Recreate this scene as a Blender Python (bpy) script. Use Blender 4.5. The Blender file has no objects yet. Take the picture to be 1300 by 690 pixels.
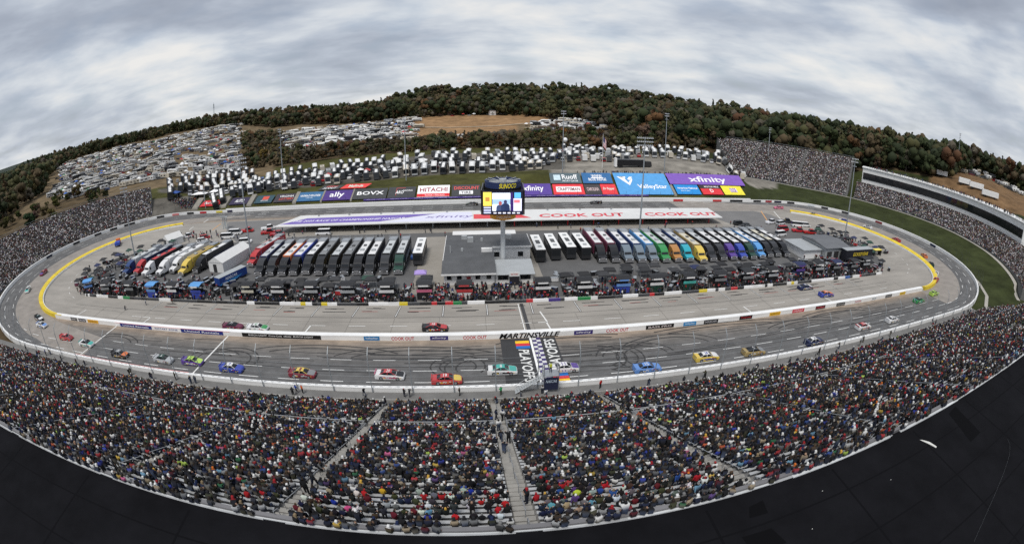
import bpy, bmesh, math, random
import numpy as np
from mathutils import Matrix, Vector

RNG = random.Random(11)
NR = np.random.default_rng(5)
sc = bpy.context.scene
COL = sc.collection
PI = math.pi
CAM = (-9.47282, -126.19136, 43.63008)
CAMROT = (0.0896167, 0.2988645, 0.0030639)

# ------------------------------------------------------------------ materials
MATS = {}

def lin(c):
    return tuple(((v / 255.0) / 12.92 if v <= 10 else (((v / 255.0) + 0.055) / 1.055) ** 2.4) for v in c)

def mat(name, col=(0.5, 0.5, 0.5), rough=0.7, metal=0.0, var=0.0, scale=1.0, bump=0.0, obj=False, attr=None, prop=None, emit=0.0, stretch=None, spec=0.5):
    """Principled material; var adds large and fine noise to the base colour."""
    if name in MATS:
        return MATS[name]
    m = bpy.data.materials.new(name)
    m.use_nodes = True
    nt = m.node_tree
    b = nt.nodes['Principled BSDF']
    b.inputs['Base Color'].default_value = (*col, 1)
    b.inputs['Roughness'].default_value = rough
    b.inputs['Metallic'].default_value = metal
    b.inputs['Specular IOR Level'].default_value = spec
    src = None
    if obj:
        src = nt.nodes.new('ShaderNodeObjectInfo').outputs['Color']
    elif attr or prop:
        a = nt.nodes.new('ShaderNodeAttribute')
        a.attribute_name = attr or prop
        a.attribute_type = 'GEOMETRY' if attr else 'OBJECT'
        src = a.outputs['Color']
    if var > 0:
        tc = nt.nodes.new('ShaderNodeTexCoord')
        vec = tc.outputs['Object']
        if stretch:
            mp = nt.nodes.new('ShaderNodeMapping')
            mp.inputs['Scale'].default_value = stretch
            nt.links.new(vec, mp.inputs['Vector'])
            vec = mp.outputs['Vector']
        n1 = nt.nodes.new('ShaderNodeTexNoise')
        n1.inputs['Scale'].default_value = scale
        n1.inputs['Detail'].default_value = 6
        n1.inputs['Roughness'].default_value = 0.65
        nt.links.new(vec, n1.inputs['Vector'])
        mr = nt.nodes.new('ShaderNodeMapRange')
        mr.inputs['From Min'].default_value = 0.25
        mr.inputs['From Max'].default_value = 0.75
        mr.inputs['To Min'].default_value = 1 - var
        mr.inputs['To Max'].default_value = 1 + var
        nt.links.new(n1.outputs['Fac'], mr.inputs['Value'])
        mx = nt.nodes.new('ShaderNodeVectorMath')
        mx.operation = 'SCALE'
        if src is not None:
            nt.links.new(src, mx.inputs[0])
        else:
            mx.inputs[0].default_value = col
        nt.links.new(mr.outputs['Result'], mx.inputs['Scale'])
        src = mx.outputs['Vector']
        if bump > 0:
            bp = nt.nodes.new('ShaderNodeBump')
            bp.inputs['Strength'].default_value = bump
            nt.links.new(n1.outputs['Fac'], bp.inputs['Height'])
            nt.links.new(bp.outputs['Normal'], b.inputs['Normal'])
    if src is not None:
        nt.links.new(src, b.inputs['Base Color'])
    if emit > 0:
        b.inputs['Emission Color'].default_value = (*col, 1)
        b.inputs['Emission Strength'].default_value = emit
    MATS[name] = m
    return m

M_WHITE = mat('white_paint', (0.80, 0.80, 0.79), 0.5, var=0.08, scale=0.6)
M_WALLW = mat('wall_white', (0.79, 0.79, 0.78), 0.6, var=0.16, scale=0.5, stretch=(0.3, 1, 3))
M_STEEL = mat('galvanised_steel', (0.42, 0.44, 0.46), 0.45, 0.6, var=0.1, scale=2)
M_ALU = mat('bench_aluminium', (0.38, 0.39, 0.40), 0.6, 0.1, var=0.2, scale=0.7)
M_POLE = mat('pole_grey', (0.33, 0.36, 0.38), 0.5, 0.3, var=0.06, scale=2)
M_AISLE = mat('aisle_concrete', (0.26, 0.25, 0.23), 0.9, var=0.2, scale=0.6)
M_POLED = mat('pole_dark', (0.07, 0.075, 0.08), 0.6, 0.2)
M_CONC = mat('stand_concrete', (0.15, 0.147, 0.142), 0.85, var=0.22, scale=0.5)
M_PITC = mat('pit_concrete', (0.285, 0.265, 0.237), 0.85, var=0.26, scale=0.2, stretch=(0.3, 1, 1))
M_GROOVE = mat('groove_concrete', (0.255, 0.23, 0.205), 0.8, var=0.24, scale=0.25)
M_PADD = mat('paddock_asphalt', (0.105, 0.104, 0.104), 0.85, var=0.22, scale=0.12)
M_APRON = mat('garage_apron', (0.26, 0.24, 0.21), 0.85, var=0.14, scale=0.2)
M_RUBBER = mat('black_rubber', (0.018, 0.018, 0.019), 0.75)
M_BLACK = mat('black_fabric', (0.022, 0.022, 0.024), 0.8, var=0.25, scale=1.5)
M_BLACKP = mat('black_gloss', (0.015, 0.015, 0.017), 0.3)
M_GLASS = mat('dark_glass', (0.012, 0.014, 0.017), 0.08)
M_CHROME = mat('chrome', (0.7, 0.7, 0.72), 0.2, 0.9)
M_LINE = mat('line_white', (0.70, 0.70, 0.68), 0.7, var=0.2, scale=1.5)
M_YEL = mat('kerb_yellow', (0.70, 0.52, 0.03), 0.6, var=0.25, scale=0.5)
M_OBJ = mat('painted_body', obj=True, rough=0.32)
M_OBJM = mat('matte_body', obj=True, rough=0.65, var=0.08, scale=0.8)
M_BARK = mat('bark', (0.09, 0.075, 0.06), 0.9)
M_LEAF = mat('leaf', obj=True, rough=0.9, var=0.3, scale=0.35, spec=0.1)
M_LEAFA = mat('forest_leaf', attr='Col', rough=0.85, spec=0.2)
M_CROWD = mat('crowd_cloth', attr='Col', rough=0.85, spec=0.2)
M_ROOFG = mat('roof_grey', (0.082, 0.085, 0.09), 0.75, var=0.3, scale=0.25)
M_METALR = mat('metal_roof', (0.40, 0.42, 0.43), 0.5, 0.2, var=0.1, scale=0.5)
M_RED = mat('red_paint', (0.55, 0.02, 0.03), 0.4)
M_LAMP = mat('lamp_lens', (0.8, 0.82, 0.85), 0.15)
M_JACK = mat('jacket', obj=True, rough=0.85, var=0.15, scale=6, spec=0.2)
M_HAT = mat('hat', prop='hat_colour', rough=0.8, spec=0.2)
M_LEGS = mat('trousers', prop='leg_colour', rough=0.85, spec=0.2)
M_SKIN = mat('skin', (0.42, 0.25, 0.17), 0.6)

def flat(rgb, rough=0.6):
    k = 'flat_%d_%d_%d' % tuple(int(v) for v in rgb)
    return mat(k, lin(rgb), rough)

def cloth(rgb):
    return mat('banner_cloth_%d_%d_%d' % tuple(rgb), lin(rgb), 0.8, var=0.16, scale=0.5, bump=.15)

def glow(rgb, s=0.55):
    return mat('screen_%d_%d_%d' % tuple(rgb), lin(rgb), 0.6, emit=s)

# ------------------------------------------------------------------ mesh helpers
class MB:
    def __init__(self):
        self.v, self.f, self.m = [], [], []
        self.T = Matrix.Identity(4)

    def add(self, vs, fs, mi=0):
        b = len(self.v)
        self.v += [tuple(self.T @ Vector(p)) for p in vs]
        self.f += [tuple(b + i for i in f) for f in fs]
        self.m += [mi] * len(fs)

    def box(self, x0, x1, y0, y1, z0, z1, mi=0, tx=1.0, ty=1.0, ox=0.0, oy=0.0):
        """box; tx, ty scale the top, ox, oy shift it"""
        cx, cy = (x0 + x1) / 2, (y0 + y1) / 2
        t = lambda x, y: ((x - cx) * tx + cx + ox, (y - cy) * ty + cy + oy, z1)
        vs = [(x0, y0, z0), (x1, y0, z0), (x1, y1, z0), (x0, y1, z0), t(x0, y0), t(x1, y0), t(x1, y1), t(x0, y1)]
        self.add(vs, [(3, 2, 1, 0), (4, 5, 6, 7), (0, 1, 5, 4), (1, 2, 6, 5), (2, 3, 7, 6), (3, 0, 4, 7)], mi)

    def cyl(self, p0, p1, r0, r1=None, n=10, mi=0, caps=True):
        r1 = r0 if r1 is None else r1
        p0, p1 = Vector(p0), Vector(p1)
        d = (p1 - p0).normalized()
        a = d.orthogonal().normalized()
        b = d.cross(a)
        vs = []
        for p, r in ((p0, r0), (p1, r1)):
            for i in range(n):
                t = 2 * PI * i / n
                vs.append(tuple(p + a * math.cos(t) * r + b * math.sin(t) * r))
        fs = [(i, (i + 1) % n, n + (i + 1) % n, n + i) for i in range(n)]
        if caps:
            fs += [tuple(range(n - 1, -1, -1)), tuple(range(n, 2 * n))]
        self.add(vs, fs, mi)

    def quad(self, a, b, c, d, mi=0):
        self.add([a, b, c, d], [(0, 1, 2, 3)], mi)

    def loft(self, rings, mi=0, caps=True):
        n = len(rings[0])
        vs = [p for r in rings for p in r]
        fs = []
        for k in range(len(rings) - 1):
            for i in range(n):
                j = (i + 1) % n
                fs.append((k * n + i, k * n + j, (k + 1) * n + j, (k + 1) * n + i))
        if caps:
            fs += [tuple(range(n - 1, -1, -1)), tuple((len(rings) - 1) * n + i for i in range(n))]
        self.add(vs, fs, mi)

    def mesh(self, name, mats, smooth=False):
        me = bpy.data.meshes.new(name)
        me.from_pydata(self.v, [], self.f)
        for m in (mats if isinstance(mats, (list, tuple)) else [mats]):
            me.materials.append(m)
        me.polygons.foreach_set('material_index', self.m)
        if smooth:
            me.polygons.foreach_set('use_smooth', [True] * len(self.f))
        me.update()
        return me

def ob(name, me, parent=None, loc=(0, 0, 0), rot=(0, 0, 0), color=None, **pr):
    o = bpy.data.objects.new(name, me)
    COL.objects.link(o)
    o.parent = parent
    o.location = loc
    o.rotation_euler = rot
    if color is not None:
        o.color = (*color, 1)
    for k, v in pr.items():
        o[k] = v
    return o

def thing(name, label, cat, loc=(0, 0, 0), rz=0.0, group=None, me=None, color=None):
    o = ob(name, me, None, loc, (0, 0, rz), color, label=label, category=cat)
    if group:
        o['group'] = group
    return o

def struct(name, me, **k):
    return ob(name, me, kind='structure', **k)

def np_mesh(name, V, F, mats, colors=None):
    """triangle mesh from arrays, with an optional point colour attribute"""
    V = np.asarray(V, np.float32)
    F = np.asarray(F, np.int32)
    me = bpy.data.meshes.new(name)
    me.vertices.add(len(V))
    me.vertices.foreach_set('co', V.ravel())
    k = F.shape[1]
    me.loops.add(F.size)
    me.loops.foreach_set('vertex_index', F.ravel())
    me.polygons.add(len(F))
    me.polygons.foreach_set('loop_start', np.arange(0, F.size, k, dtype=np.int32))
    me.update(calc_edges=True)
    for m in (mats if isinstance(mats, (list, tuple)) else [mats]):
        me.materials.append(m)
    if colors is not None:
        a = me.color_attributes.new('Col', 'FLOAT_COLOR', 'POINT')
        c = np.ones((len(V), 4), np.float32)
        c[:, :3] = colors
        a.data.foreach_set('color', c.ravel())
    return me

TEXTS = {}

def text_mesh(s, w, h, m, shear=0.0, bold=0.012, space=1.0):
    """lettering fitted into a w x h box, centred, in the XY plane"""
    key = (s, round(w, 2), round(h, 2), m.name, shear)
    if key in TEXTS:
        return TEXTS[key]
    cu = bpy.data.curves.new('lettering', 'FONT')
    cu.body = s
    cu.align_x = 'CENTER'
    cu.shear = shear
    cu.offset = bold
    cu.space_character = space
    cu.space_line = 0.85
    cu.resolution_u = 2
    o = bpy.data.objects.new('lettering_tmp', cu)
    COL.objects.link(o)
    dg = bpy.context.evaluated_depsgraph_get()
    dg.update()
    me = bpy.data.meshes.new_from_object(o.evaluated_get(dg))
    bpy.data.objects.remove(o)
    n = len(me.vertices)
    co = np.empty(n * 3, np.float32)
    me.vertices.foreach_get('co', co)
    co = co.reshape(n, 3)
    lo, hi = co.min(0), co.max(0)
    sz = np.maximum(hi - lo, 1e-4)
    co[:, 0] = (co[:, 0] - (lo[0] + hi[0]) / 2) * (w / sz[0])
    co[:, 1] = (co[:, 1] - (lo[1] + hi[1]) / 2) * (h / sz[1])
    co[:, 2] = 0
    me.vertices.foreach_set('co', co.ravel())
    me.materials.clear()
    me.materials.append(m)
    me.update()
    TEXTS[key] = me
    return me

def lettering(s, w, h, rgb, parent, loc, rot=(0, 0, 0), shear=0.0, bold=0.012, m=None):
    return ob('lettering', text_mesh(s, w, h, m or flat(rgb), shear, bold), parent, loc, rot)

# ------------------------------------------------------------------ track geometry
AL, AR = -123.0, 123.0
YI_F, YO_F, YI_B, YO_B = -48.7, -65.2, 47.4, 64.2
SL = (43.2, 64.0)      # inner / outer half length of the left turn
SR = (36.2, 57.5)
ZB = (1.6, 0.9)

def ring(u, w):
    """u: 0..4 around the loop: 0-1 front straight (left to right), 1-2 right turn, 2-3 back straight, 3-4 left turn; w: 0 inner, 1 outer"""
    u = u % 4.0
    k, t = int(u), u - int(u)
    yf, yb = YI_F + (YO_F - YI_F) * w, YI_B + (YO_B - YI_B) * w
    if k == 0:
        return (AL + (AR - AL) * t, yf, 0.0)
    if k == 2:
        return (AR + (AL - AR) * t, yb, 0.0)
    a = -PI / 2 + PI * t
    c, h = (yf + yb) / 2, (yb - yf) / 2
    bank = min(1.0, (PI / 2 - abs(a)) / 0.6)
    bank = bank * bank * (3 - 2 * bank)
    if k == 1:
        sx = SR[0] + (SR[1] - SR[0]) * w
        return (AR + sx * math.cos(a), c + h * math.sin(a), max(w, 0) * ZB[1] * bank)
    sx = SL[0] + (SL[1] - SL[0]) * w
    return (AL - sx * math.cos(a), c - h * math.sin(a), max(w, 0) * ZB[0] * bank)

US = [i / 60.0 for i in range(60)] + [1 + i / 48.0 for i in range(48)] + [2 + i / 60.0 for i in range(60)] + [3 + i / 48.0 for i in range(49)]

def strip(us, wf, dz, nw=6, closed=False):
    """sheet over the track between wf(u)=(w0,w1); attributes hold w"""
    mb = MB()
    rows = []
    ws = []
    for u in us:
        w0, w1 = wf(u)
        r = []
        for j in range(nw + 1):
            w = w0 + (w1 - w0) * j / nw
            p = ring(u, w)
            r.append((p[0], p[1], p[2] + dz))
            ws.append((u, w))
        rows.append(r)
    vs = [p for r in rows for p in r]
    fs = []
    n = nw + 1
    for i in range(len(rows) - 1):
        for j in range(nw):
            fs.append((i * n + j, i * n + j + 1, (i + 1) * n + j + 1, (i + 1) * n + j))
    mb.add(vs, [f[::-1] for f in fs])
    return mb, ws

def track_z(x, y):
    best = 0.0
    if x > AR or x < AL:
        k = 1 if x > AR else 3
        bd = 1e9
        for i in range(60):
            for j in range(8):
                p = ring(k + i / 60, j / 7)
                d = (p[0] - x) ** 2 + (p[1] - y) ** 2
                if d < bd:
                    bd, best = d, p[2]
    return best

def track_material():
    m = bpy.data.materials.new('track_asphalt')
    m.use_nodes = True
    nt = m.node_tree
    N, L = nt.nodes, nt.links
    b = N['Principled BSDF']
    b.inputs['Roughness'].default_value = 0.8
    uv = N.new('ShaderNodeUVMap')
    uv.uv_map = 'lane'
    sep = N.new('ShaderNodeSeparateXYZ')
    L.new(uv.outputs['UV'], sep.inputs[0])
    ramp = N.new('ShaderNodeValToRGB')
    cr = ramp.color_ramp
    _tk = 1.12
    pts = [(0.0, (0.27, 0.215, 0.165)), (0.10, (0.215, 0.175, 0.14)), (0.2, (0.150, 0.135, 0.120)), (0.36, (0.112, 0.106, 0.101)), (0.6, (0.092, 0.091, 0.091)), (0.9, (0.102, 0.101, 0.101)), (1.0, (0.15, 0.147, 0.142))]
    pts = [(p_, tuple(q_ * _tk for q_ in c_)) for p_, c_ in pts]
    cr.elements[0].position, cr.elements[0].color = 0, (*pts[0][1], 1)
    cr.elements[1].position, cr.elements[1].color = 1, (*pts[-1][1], 1)
    for p, c in pts[1:-1]:
        e = cr.elements.new(p)
        e.color = (*c, 1)
    # wobble of the wear bands
    mp = N.new('ShaderNodeMapping')
    mp.inputs['Scale'].default_value = (60, 26, 1)
    L.new(uv.outputs['UV'], mp.inputs['Vector'])
    n1 = N.new('ShaderNodeTexNoise')
    n1.inputs['Scale'].default_value = 1.0
    n1.inputs['Detail'].default_value = 5
    L.new(mp.outputs['Vector'], n1.inputs['Vector'])
    ad = N.new('ShaderNodeMath')
    ad.operation = 'MULTIPLY_ADD'
    L.new(n1.outputs['Fac'], ad.inputs[0])
    ad.inputs[1].default_value = 0.14
    L.new(sep.outputs['Y'], ad.inputs[2])
    su = N.new('ShaderNodeMath')
    su.operation = 'SUBTRACT'
    L.new(ad.outputs[0], su.inputs[0])
    su.inputs[1].default_value = 0.07
    L.new(su.outputs[0], ramp.inputs['Fac'])
    tc = N.new('ShaderNodeTexCoord')
    n2 = N.new('ShaderNodeTexNoise')
    n2.inputs['Scale'].default_value = 0.35
    n2.inputs['Detail'].default_value = 8
    n2.inputs['Roughness'].default_value = 0.7
    L.new(tc.outputs['Object'], n2.inputs['Vector'])
    mp2 = N.new('ShaderNodeMapping')
    mp2.inputs['Scale'].default_value = (14, 70, 1)
    L.new(uv.outputs['UV'], mp2.inputs['Vector'])
    n3 = N.new('ShaderNodeTexNoise')
    n3.inputs['Scale'].default_value = 1.0
    n3.inputs['Detail'].default_value = 3
    L.new(mp2.outputs['Vector'], n3.inputs['Vector'])
    mu = N.new('ShaderNodeMath')
    mu.operation = 'MULTIPLY'
    L.new(n2.outputs['Fac'], mu.inputs[0])
    L.new(n3.outputs['Fac'], mu.inputs[1])
    mr = N.new('ShaderNodeMapRange')
    mr.inputs['From Min'].default_value = 0.1
    mr.inputs['From Max'].default_value = 0.42
    mr.inputs['To Min'].default_value = 0.55
    mr.inputs['To Max'].default_value = 1.42
    L.new(mu.outputs[0], mr.inputs['Value'])
    vm = N.new('ShaderNodeVectorMath')
    vm.operation = 'SCALE'
    L.new(ramp.outputs['Color'], vm.inputs[0])
    L.new(mr.outputs['Result'], vm.inputs['Scale'])
    L.new(vm.outputs['Vector'], b.inputs['Base Color'])
    return m

def lane_mesh(name, us, wf, dz, m, nw=8):
    mb, ws = strip(us, wf, dz, nw)
    me = mb.mesh(name, m)
    uvl = me.uv_layers.new(name='lane')
    idx = np.empty(len(me.loops), np.int32)
    me.loops.foreach_get('vertex_index', idx)
    uvl.data.foreach_set('uv', np.array(ws, np.float32)[idx].ravel())
    return me

struct('race_track', lane_mesh('race_track', US, lambda u: (0.0, 1.0), 0.012, track_material()))

# concrete groove through each pair of turns
def interp(u, xs, ys):
    return float(np.interp(u, xs, ys))

# right: u 0.985 (front) .. 2.18 (back)
def grR(u):
    if u > 2:
        return (interp(u, [2.0, 2.13, 2.19], [0.0, 0.0, 0.0]), interp(u, [2.0, 2.07, 2.12, 2.185], [0.72, 0.9, 1.0, 1.0]))
    return (0.0, interp(u, [0.99, 1.0, 1.08, 1.16, 1.3, 1.55, 1.8, 2.0], [0.0, 0.66, 0.62, 0.56, 0.54, 0.55, 0.6, 0.72]))

def grL(u):
    if u >= 4:
        return (interp(u, [4.0, 4.02, 4.105], [0.1, 0.16, 0.38]), interp(u, [4.0, 4.03, 4.105], [0.74, 0.86, 0.95]))
    return (interp(u, [2.92, 3.02, 3.1, 3.94, 4.0], [0.5, 0.12, 0.0, 0.0, 0.1]), interp(u, [2.92, 3.0, 3.1, 3.25, 3.5, 3.72, 3.9, 4.0], [0.52, 0.56, 0.52, 0.5, 0.52, 0.52, 0.62, 0.74]))

uR = [0.99] + [1 + i / 50 for i in range(51)] + [2 + 0.185 * i / 10 for i in range(1, 11)]
uL = [2.92, 2.94, 2.96, 2.98] + [3 + i / 50 for i in range(51)] + [4 + 0.105 * i / 8 for i in range(1, 9)]
struct('concrete_groove', lane_mesh('concrete_groove', uR, grR, 0.022, M_GROOVE, 10))
struct('concrete_groove', lane_mesh('concrete_groove', uL, grL, 0.022, M_GROOVE, 10))

# ------------------------------------------------------------------ infield ground
def sheet(pts, z):
    mb = MB()
    mb.add([(x, y, z) for x, y in pts], [tuple(range(len(pts)))])
    return mb

inner = [ring(u, 0.02)[:2] for u in US[:-1]]
struct('pit_road', sheet(inner, 0.0).mesh('pit_road', M_PITC))
pad = [(-128, -30.5), (112, -31), (124, -27), (131, -18), (131, 2), (126, 16), (112, 15), (96, 15), (90, 22), (84, 22.5), (-66, 22.5), (-74, 21), (-82, 15), (-92, 17), (-110, 20), (-125, 12), (-139, -6), (-139, -22)]
struct('paddock_asphalt', sheet(pad, 0.006).mesh('paddock_asphalt', M_PADD))
struct('back_asphalt', sheet([(-112, 46.6), (-104, 30), (-92, 17), (-82, 15), (-80, 26), (-70, 41), (84, 41), (90, 22), (96, 15), (112, 15), (119, 22), (119, 40), (113, 46.6)], 0.010).mesh('back_asphalt', mat('back_asphalt', (0.165, 0.162, 0.160), 0.85, var=0.16, scale=0.12)))
struct('garage_apron', sheet([(-72, 22.5), (84, 22.5), (84, 27.5), (-78, 27.5)], 0.016).mesh('garage_apron', M_APRON))
struct('garage_apron', sheet([(-24, -27), (8, -27), (8, 18), (-24, 18)], 0.014).mesh('garage_apron', M_APRON))

# ------------------------------------------------------------------ painted markings
mk = MB()
def mark(x0, y0, x1, y1, w, z=0.034):
    d = Vector((x1 - x0, y1 - y0, 0))
    n = Vector((-d.y, d.x, 0)).normalized() * (w / 2)
    a, b = Vector((x0, y0, z)), Vector((x1, y1, z))
    mk.add([a - n, b - n, b + n, a + n], [(0, 1, 2, 3)])

for y, off in ((-55.8, -27.6), (-59.25, -20.1 - 8.1), (-62.75, -27.6)):
    x = off - 8.1 * 8
    while x < 124:
        if not (-5.4 < x + 2 < 6.5) and x > -96:
            mark(x, y, x + 4.1, y, 0.17)
        x += 8.1
for y in (53.4, 56.8, 60.3):
    x = -118
    while x < 74:
        mark(x, y, x + 4.1, y, 0.2)
        x += 8.1
for u0, u1 in ((1.0, 2.18), (2.9, 4.1)):
    for w in (0.64, 0.85):
        u = u0
        while u < u1:
            turn = 1 <= u % 4 < 2 or u % 4 >= 3
            du = 4.0 / (170 if turn else 246)
            p, q = ring(u, w), ring(u + du, w)
            mark(p[0], p[1], q[0], q[1], 0.2, (p[2] + q[2]) / 2 + 0.045)
            u += 2 * du
mark(1.0, -48.8, 1.0, -64.9, 0.35)
mark(-97.1, -48.8, -98.3, -64.9, 0.35)
mark(-61.2, -48.8, -62.2, -64.9, 0.35)
mark(-126, 47.5, -128.5, 64, 0.35, 0.05)
# pit road
mark(-92, -42.7, -88.6, -42.7, 0.2)
for i in range(24):
    x = -96 + i * 8.7
    mark(x, -42.7, x + 3.6, -42.7, 0.16)
for x in (-88.9, -43.5, 5.0, 51.4, 78.5):
    mark(x, -42.6, x - 0.5 if x < 0 else x + 0.5, -47.0, 0.3)
mark(-118.3, -45.4, -117.5, -41.7, 0.3)
mark(4.4, -37.7, 5.2, -42.7, 0.3)
mark(2.0, -42.7, 5.2, -42.7, 0.2)
mark(0.2, -33.5, 0.35, -47.2, 0.22)
for i in range(14):
    a = -PI * 0.42 + i * PI * 0.84 / 13
    for sx, c, s in ((29, AL - 1, -1), (24, AR + 1, 1)):
        p = (c + s * sx * math.cos(a), 36 * math.sin(a))
        q = (c + s * sx * math.cos(a + 0.07), 36 * math.sin(a + 0.07))
        mark(p[0], p[1], q[0], q[1], 0.18)
mark(-139.5, 50.5, -135.5, 42.9, 0.3, 0.06)
mark(-128, 41.3, -126.9, 36.1, 0.3)
mark(124.9, 46.2, 118.4, 31.3, 0.4)
for i in range(10):
    x = -98 + i * 5.2
    mark(x, -25.6, x + 2.8, -22.6, 0.12)
struct('painted_markings', mk.mesh('painted_markings', M_LINE))
mk = MB()
mark(117.5, 46.6, 110.3, 31.5, 0.5)
mark(-113.6, 34.7, -114.7, 44.3, 0.45)
struct('orange_line_marking', mk.mesh('orange_line_marking', mat('line_orange', (0.62, 0.33, 0.12), 0.7)))
mk = MB()
mark(0.9, -33.4, 1.15, -47.2, 0.75, 0.03)
STALLX = [-15.9 - 9.45 * i for i in range(9)] + [-6.6, 2.9] + [12.6 + 9.3 * i for i in range(10)]
for x in STALLX:
    mark(x, -33.3, x + (-0.5 if x < -20 else 0.4 if x > 5 else 0.0), -38.6, 0.42, 0.026)
mark(-126, -38.9, 112, -38.9, 0.1, 0.026)
struct('black_stall_markings', mk.mesh('black_stall_markings', mat('line_black', (0.05, 0.05, 0.052), 0.8, var=0.3, scale=2)))
mk = MB()
for x in STALLX:
    mark(x, -33.4, x + (-0.5 if x < -20 else 0.4 if x > 5 else 0.0), -38.5, 0.14, 0.031)
struct('stall_line_marking', mk.mesh('stall_line_marking', M_LINE))
# rubber left in the stalls, on the straight
mk = MB()
for x in STALLX:
    for q in range(5):
        y = RNG.choice((-34.4, -36.1)) + RNG.uniform(-0.25, 0.25)
        x0 = x + RNG.uniform(1.2, 4.0)
        mark(x0, y, x0 + RNG.uniform(1.5, 4.6), y + RNG.uniform(-0.12, 0.12), RNG.uniform(0.14, 0.34), 0.028 + 0.0005 * q)
def arc(cx, cy, r, a0, a1, w, sx=1.0, z=0.03):
    n = 22
    P = [(cx + sx * r * math.cos(a0 + (a1 - a0) * i / n), cy + r * math.sin(a0 + (a1 - a0) * i / n)) for i in range(n + 1)]
    for p, q in zip(P, P[1:]):
        mark(p[0], p[1], q[0], q[1], w, z)
z = 0.020
for cx, cy, r, a0, a1, sx in [(-8, -58.6, 3.0, 0.4, 3.5, 1.6), (-12.5, -58, 2.4, -0.6, 4.4, 1.3), (-20, -56.5, 4.2, 0.6, 2.8, 3.0), (16, -58, 3.2, -2.2, 2.9, 1.0), (21, -58.4, 3.6, 0.2, 3.9, 1.2), (12.5, -57.5, 3.0, -1.4, 1.5, 1.1), (27, -57, 4.5, 0.3, 2.6, 1.9), (8, -56, 6.5, 1.0, 2.4, 2.4), (-38, -56, 4, 0.5, 2.6, 3.2), (-56, -57.5, 3, -0.5, 2.6, 1.4), (-60, -58, 2.6, 0.6, 3.4, 1.6), (-92, -57, 3.6, 0.4, 2.4, 1.8), (62, -57, 4, 0.5, 2.5, 2.6), (74, -56, 5, 0.6, 2.2, 2.8), (40, -55, 5, 0.8, 2.2, 4.0)]:
    for dr in (0, 1.5):
        z += 0.0006
        arc(cx, cy, r + dr * 0.8, a0, a1, 0.30, sx, z)
for q in range(80):
    x0 = RNG.uniform(-95, 90)
    y = RNG.uniform(-60.5, -51)
    z += 0.0002
    mark(x0, y, x0 + RNG.uniform(8, 26), y + RNG.uniform(-1.0, 1.0), RNG.uniform(0.12, 0.3), 0.0165 + q * 0.00004)
struct('tyre_marks_on_ground', mk.mesh('tyre_marks', mat('tyre_mark', (0.034, 0.033, 0.033), 0.85, var=0.4, scale=0.8)))
mk = MB()
for x in STALLX[::1]:
    if RNG.random() < 0.75:
        y = -36.6 + RNG.uniform(-0.3, 0.9)
        x0 = x + RNG.uniform(0.8, 3)
        mark(x0, y, x0 + RNG.uniform(2, 5), y, 0.16, 0.033)
mkr = mk
mk = MB()
for i in range(26):
    x = -124 + i * 9.4 + 4.1
    mark(x, -39.2, x, -47.3, .07, .0245)
for y in (-40.9, -44.8):
    mark(-126, y, 118, y, .06, .0252)
struct('joint_marks_on_ground', mk.mesh('joint_marks', mat('joint_dark', (.17, .16, .145), .9, var=.3, scale=1)))
mk = mkr
struct('red_tape_markings', mk.mesh('red_tape_markings', mat('line_red', (0.42, 0.13, 0.11), 0.8, var=0.3, scale=1)))

# start-finish paint
fin = MB()
fin.add([(-4.7, -64.9, 0.040), (5.8, -64.9, 0.040), (5.6, -48.9, 0.040), (-4.7, -48.9, 0.040)], [(0, 1, 2, 3)])
pan = struct('finish_line_panel', fin.mesh('finish_line_panel', mat('panel_black', (0.035, 0.035, 0.037), 0.75, var=0.2, scale=0.6)))
def paint(rgb):
    return mat('paint_%d_%d_%d' % rgb, lin(rgb), 0.7, var=0.12, scale=1.2)
q = MB()
for i, _c in enumerate(range(3)):
    q.box(-2.0, 0.55, -50.8 - 0.95 * i, -49.87 - 0.95 * i, 0.041, 0.046, i)
    q.box(3.1, 5.7, -62.3 - 0.85 * i, -61.47 - 0.85 * i, 0.041, 0.046, 2 - i)
struct('finish_line_stripes', q.mesh('finish_line_stripes', [paint((236, 190, 40)), paint((205, 48, 60)), paint((28, 105, 180))]))
q = MB()
for r in range(20):
    for c in range(2):
        q.box(1.25 + c * 0.75, 2.0 + c * 0.75, -49.7 - 0.75 * r, -48.95 - 0.75 * r, 0.041, 0.046, (r + c) % 2)
struct('finish_line_checks', q.mesh('finish_line_checks', [paint((205, 205, 205)), paint((58, 44, 104))]))
q = MB()
q.box(0.75, 1.15, -64.9, -48.9, 0.041, 0.046)
struct('finish_line_stripe', q.mesh('finish_line_stripe', paint((238, 238, 236))))
struct('finish_line_wording', text_mesh('PLAYOFFS', 10.6, 1.9, M_LINE, 0.15, 0.02), loc=(-0.75, -58.3, 0.046), rot=(0, 0, -PI / 2))
struct('finish_line_wording', text_mesh('PLAYOFFS', 11.2, 2.0, M_LINE, 0.15, 0.02), loc=(4.3, -55.2, 0.046), rot=(0, 0, PI / 2))

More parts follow.
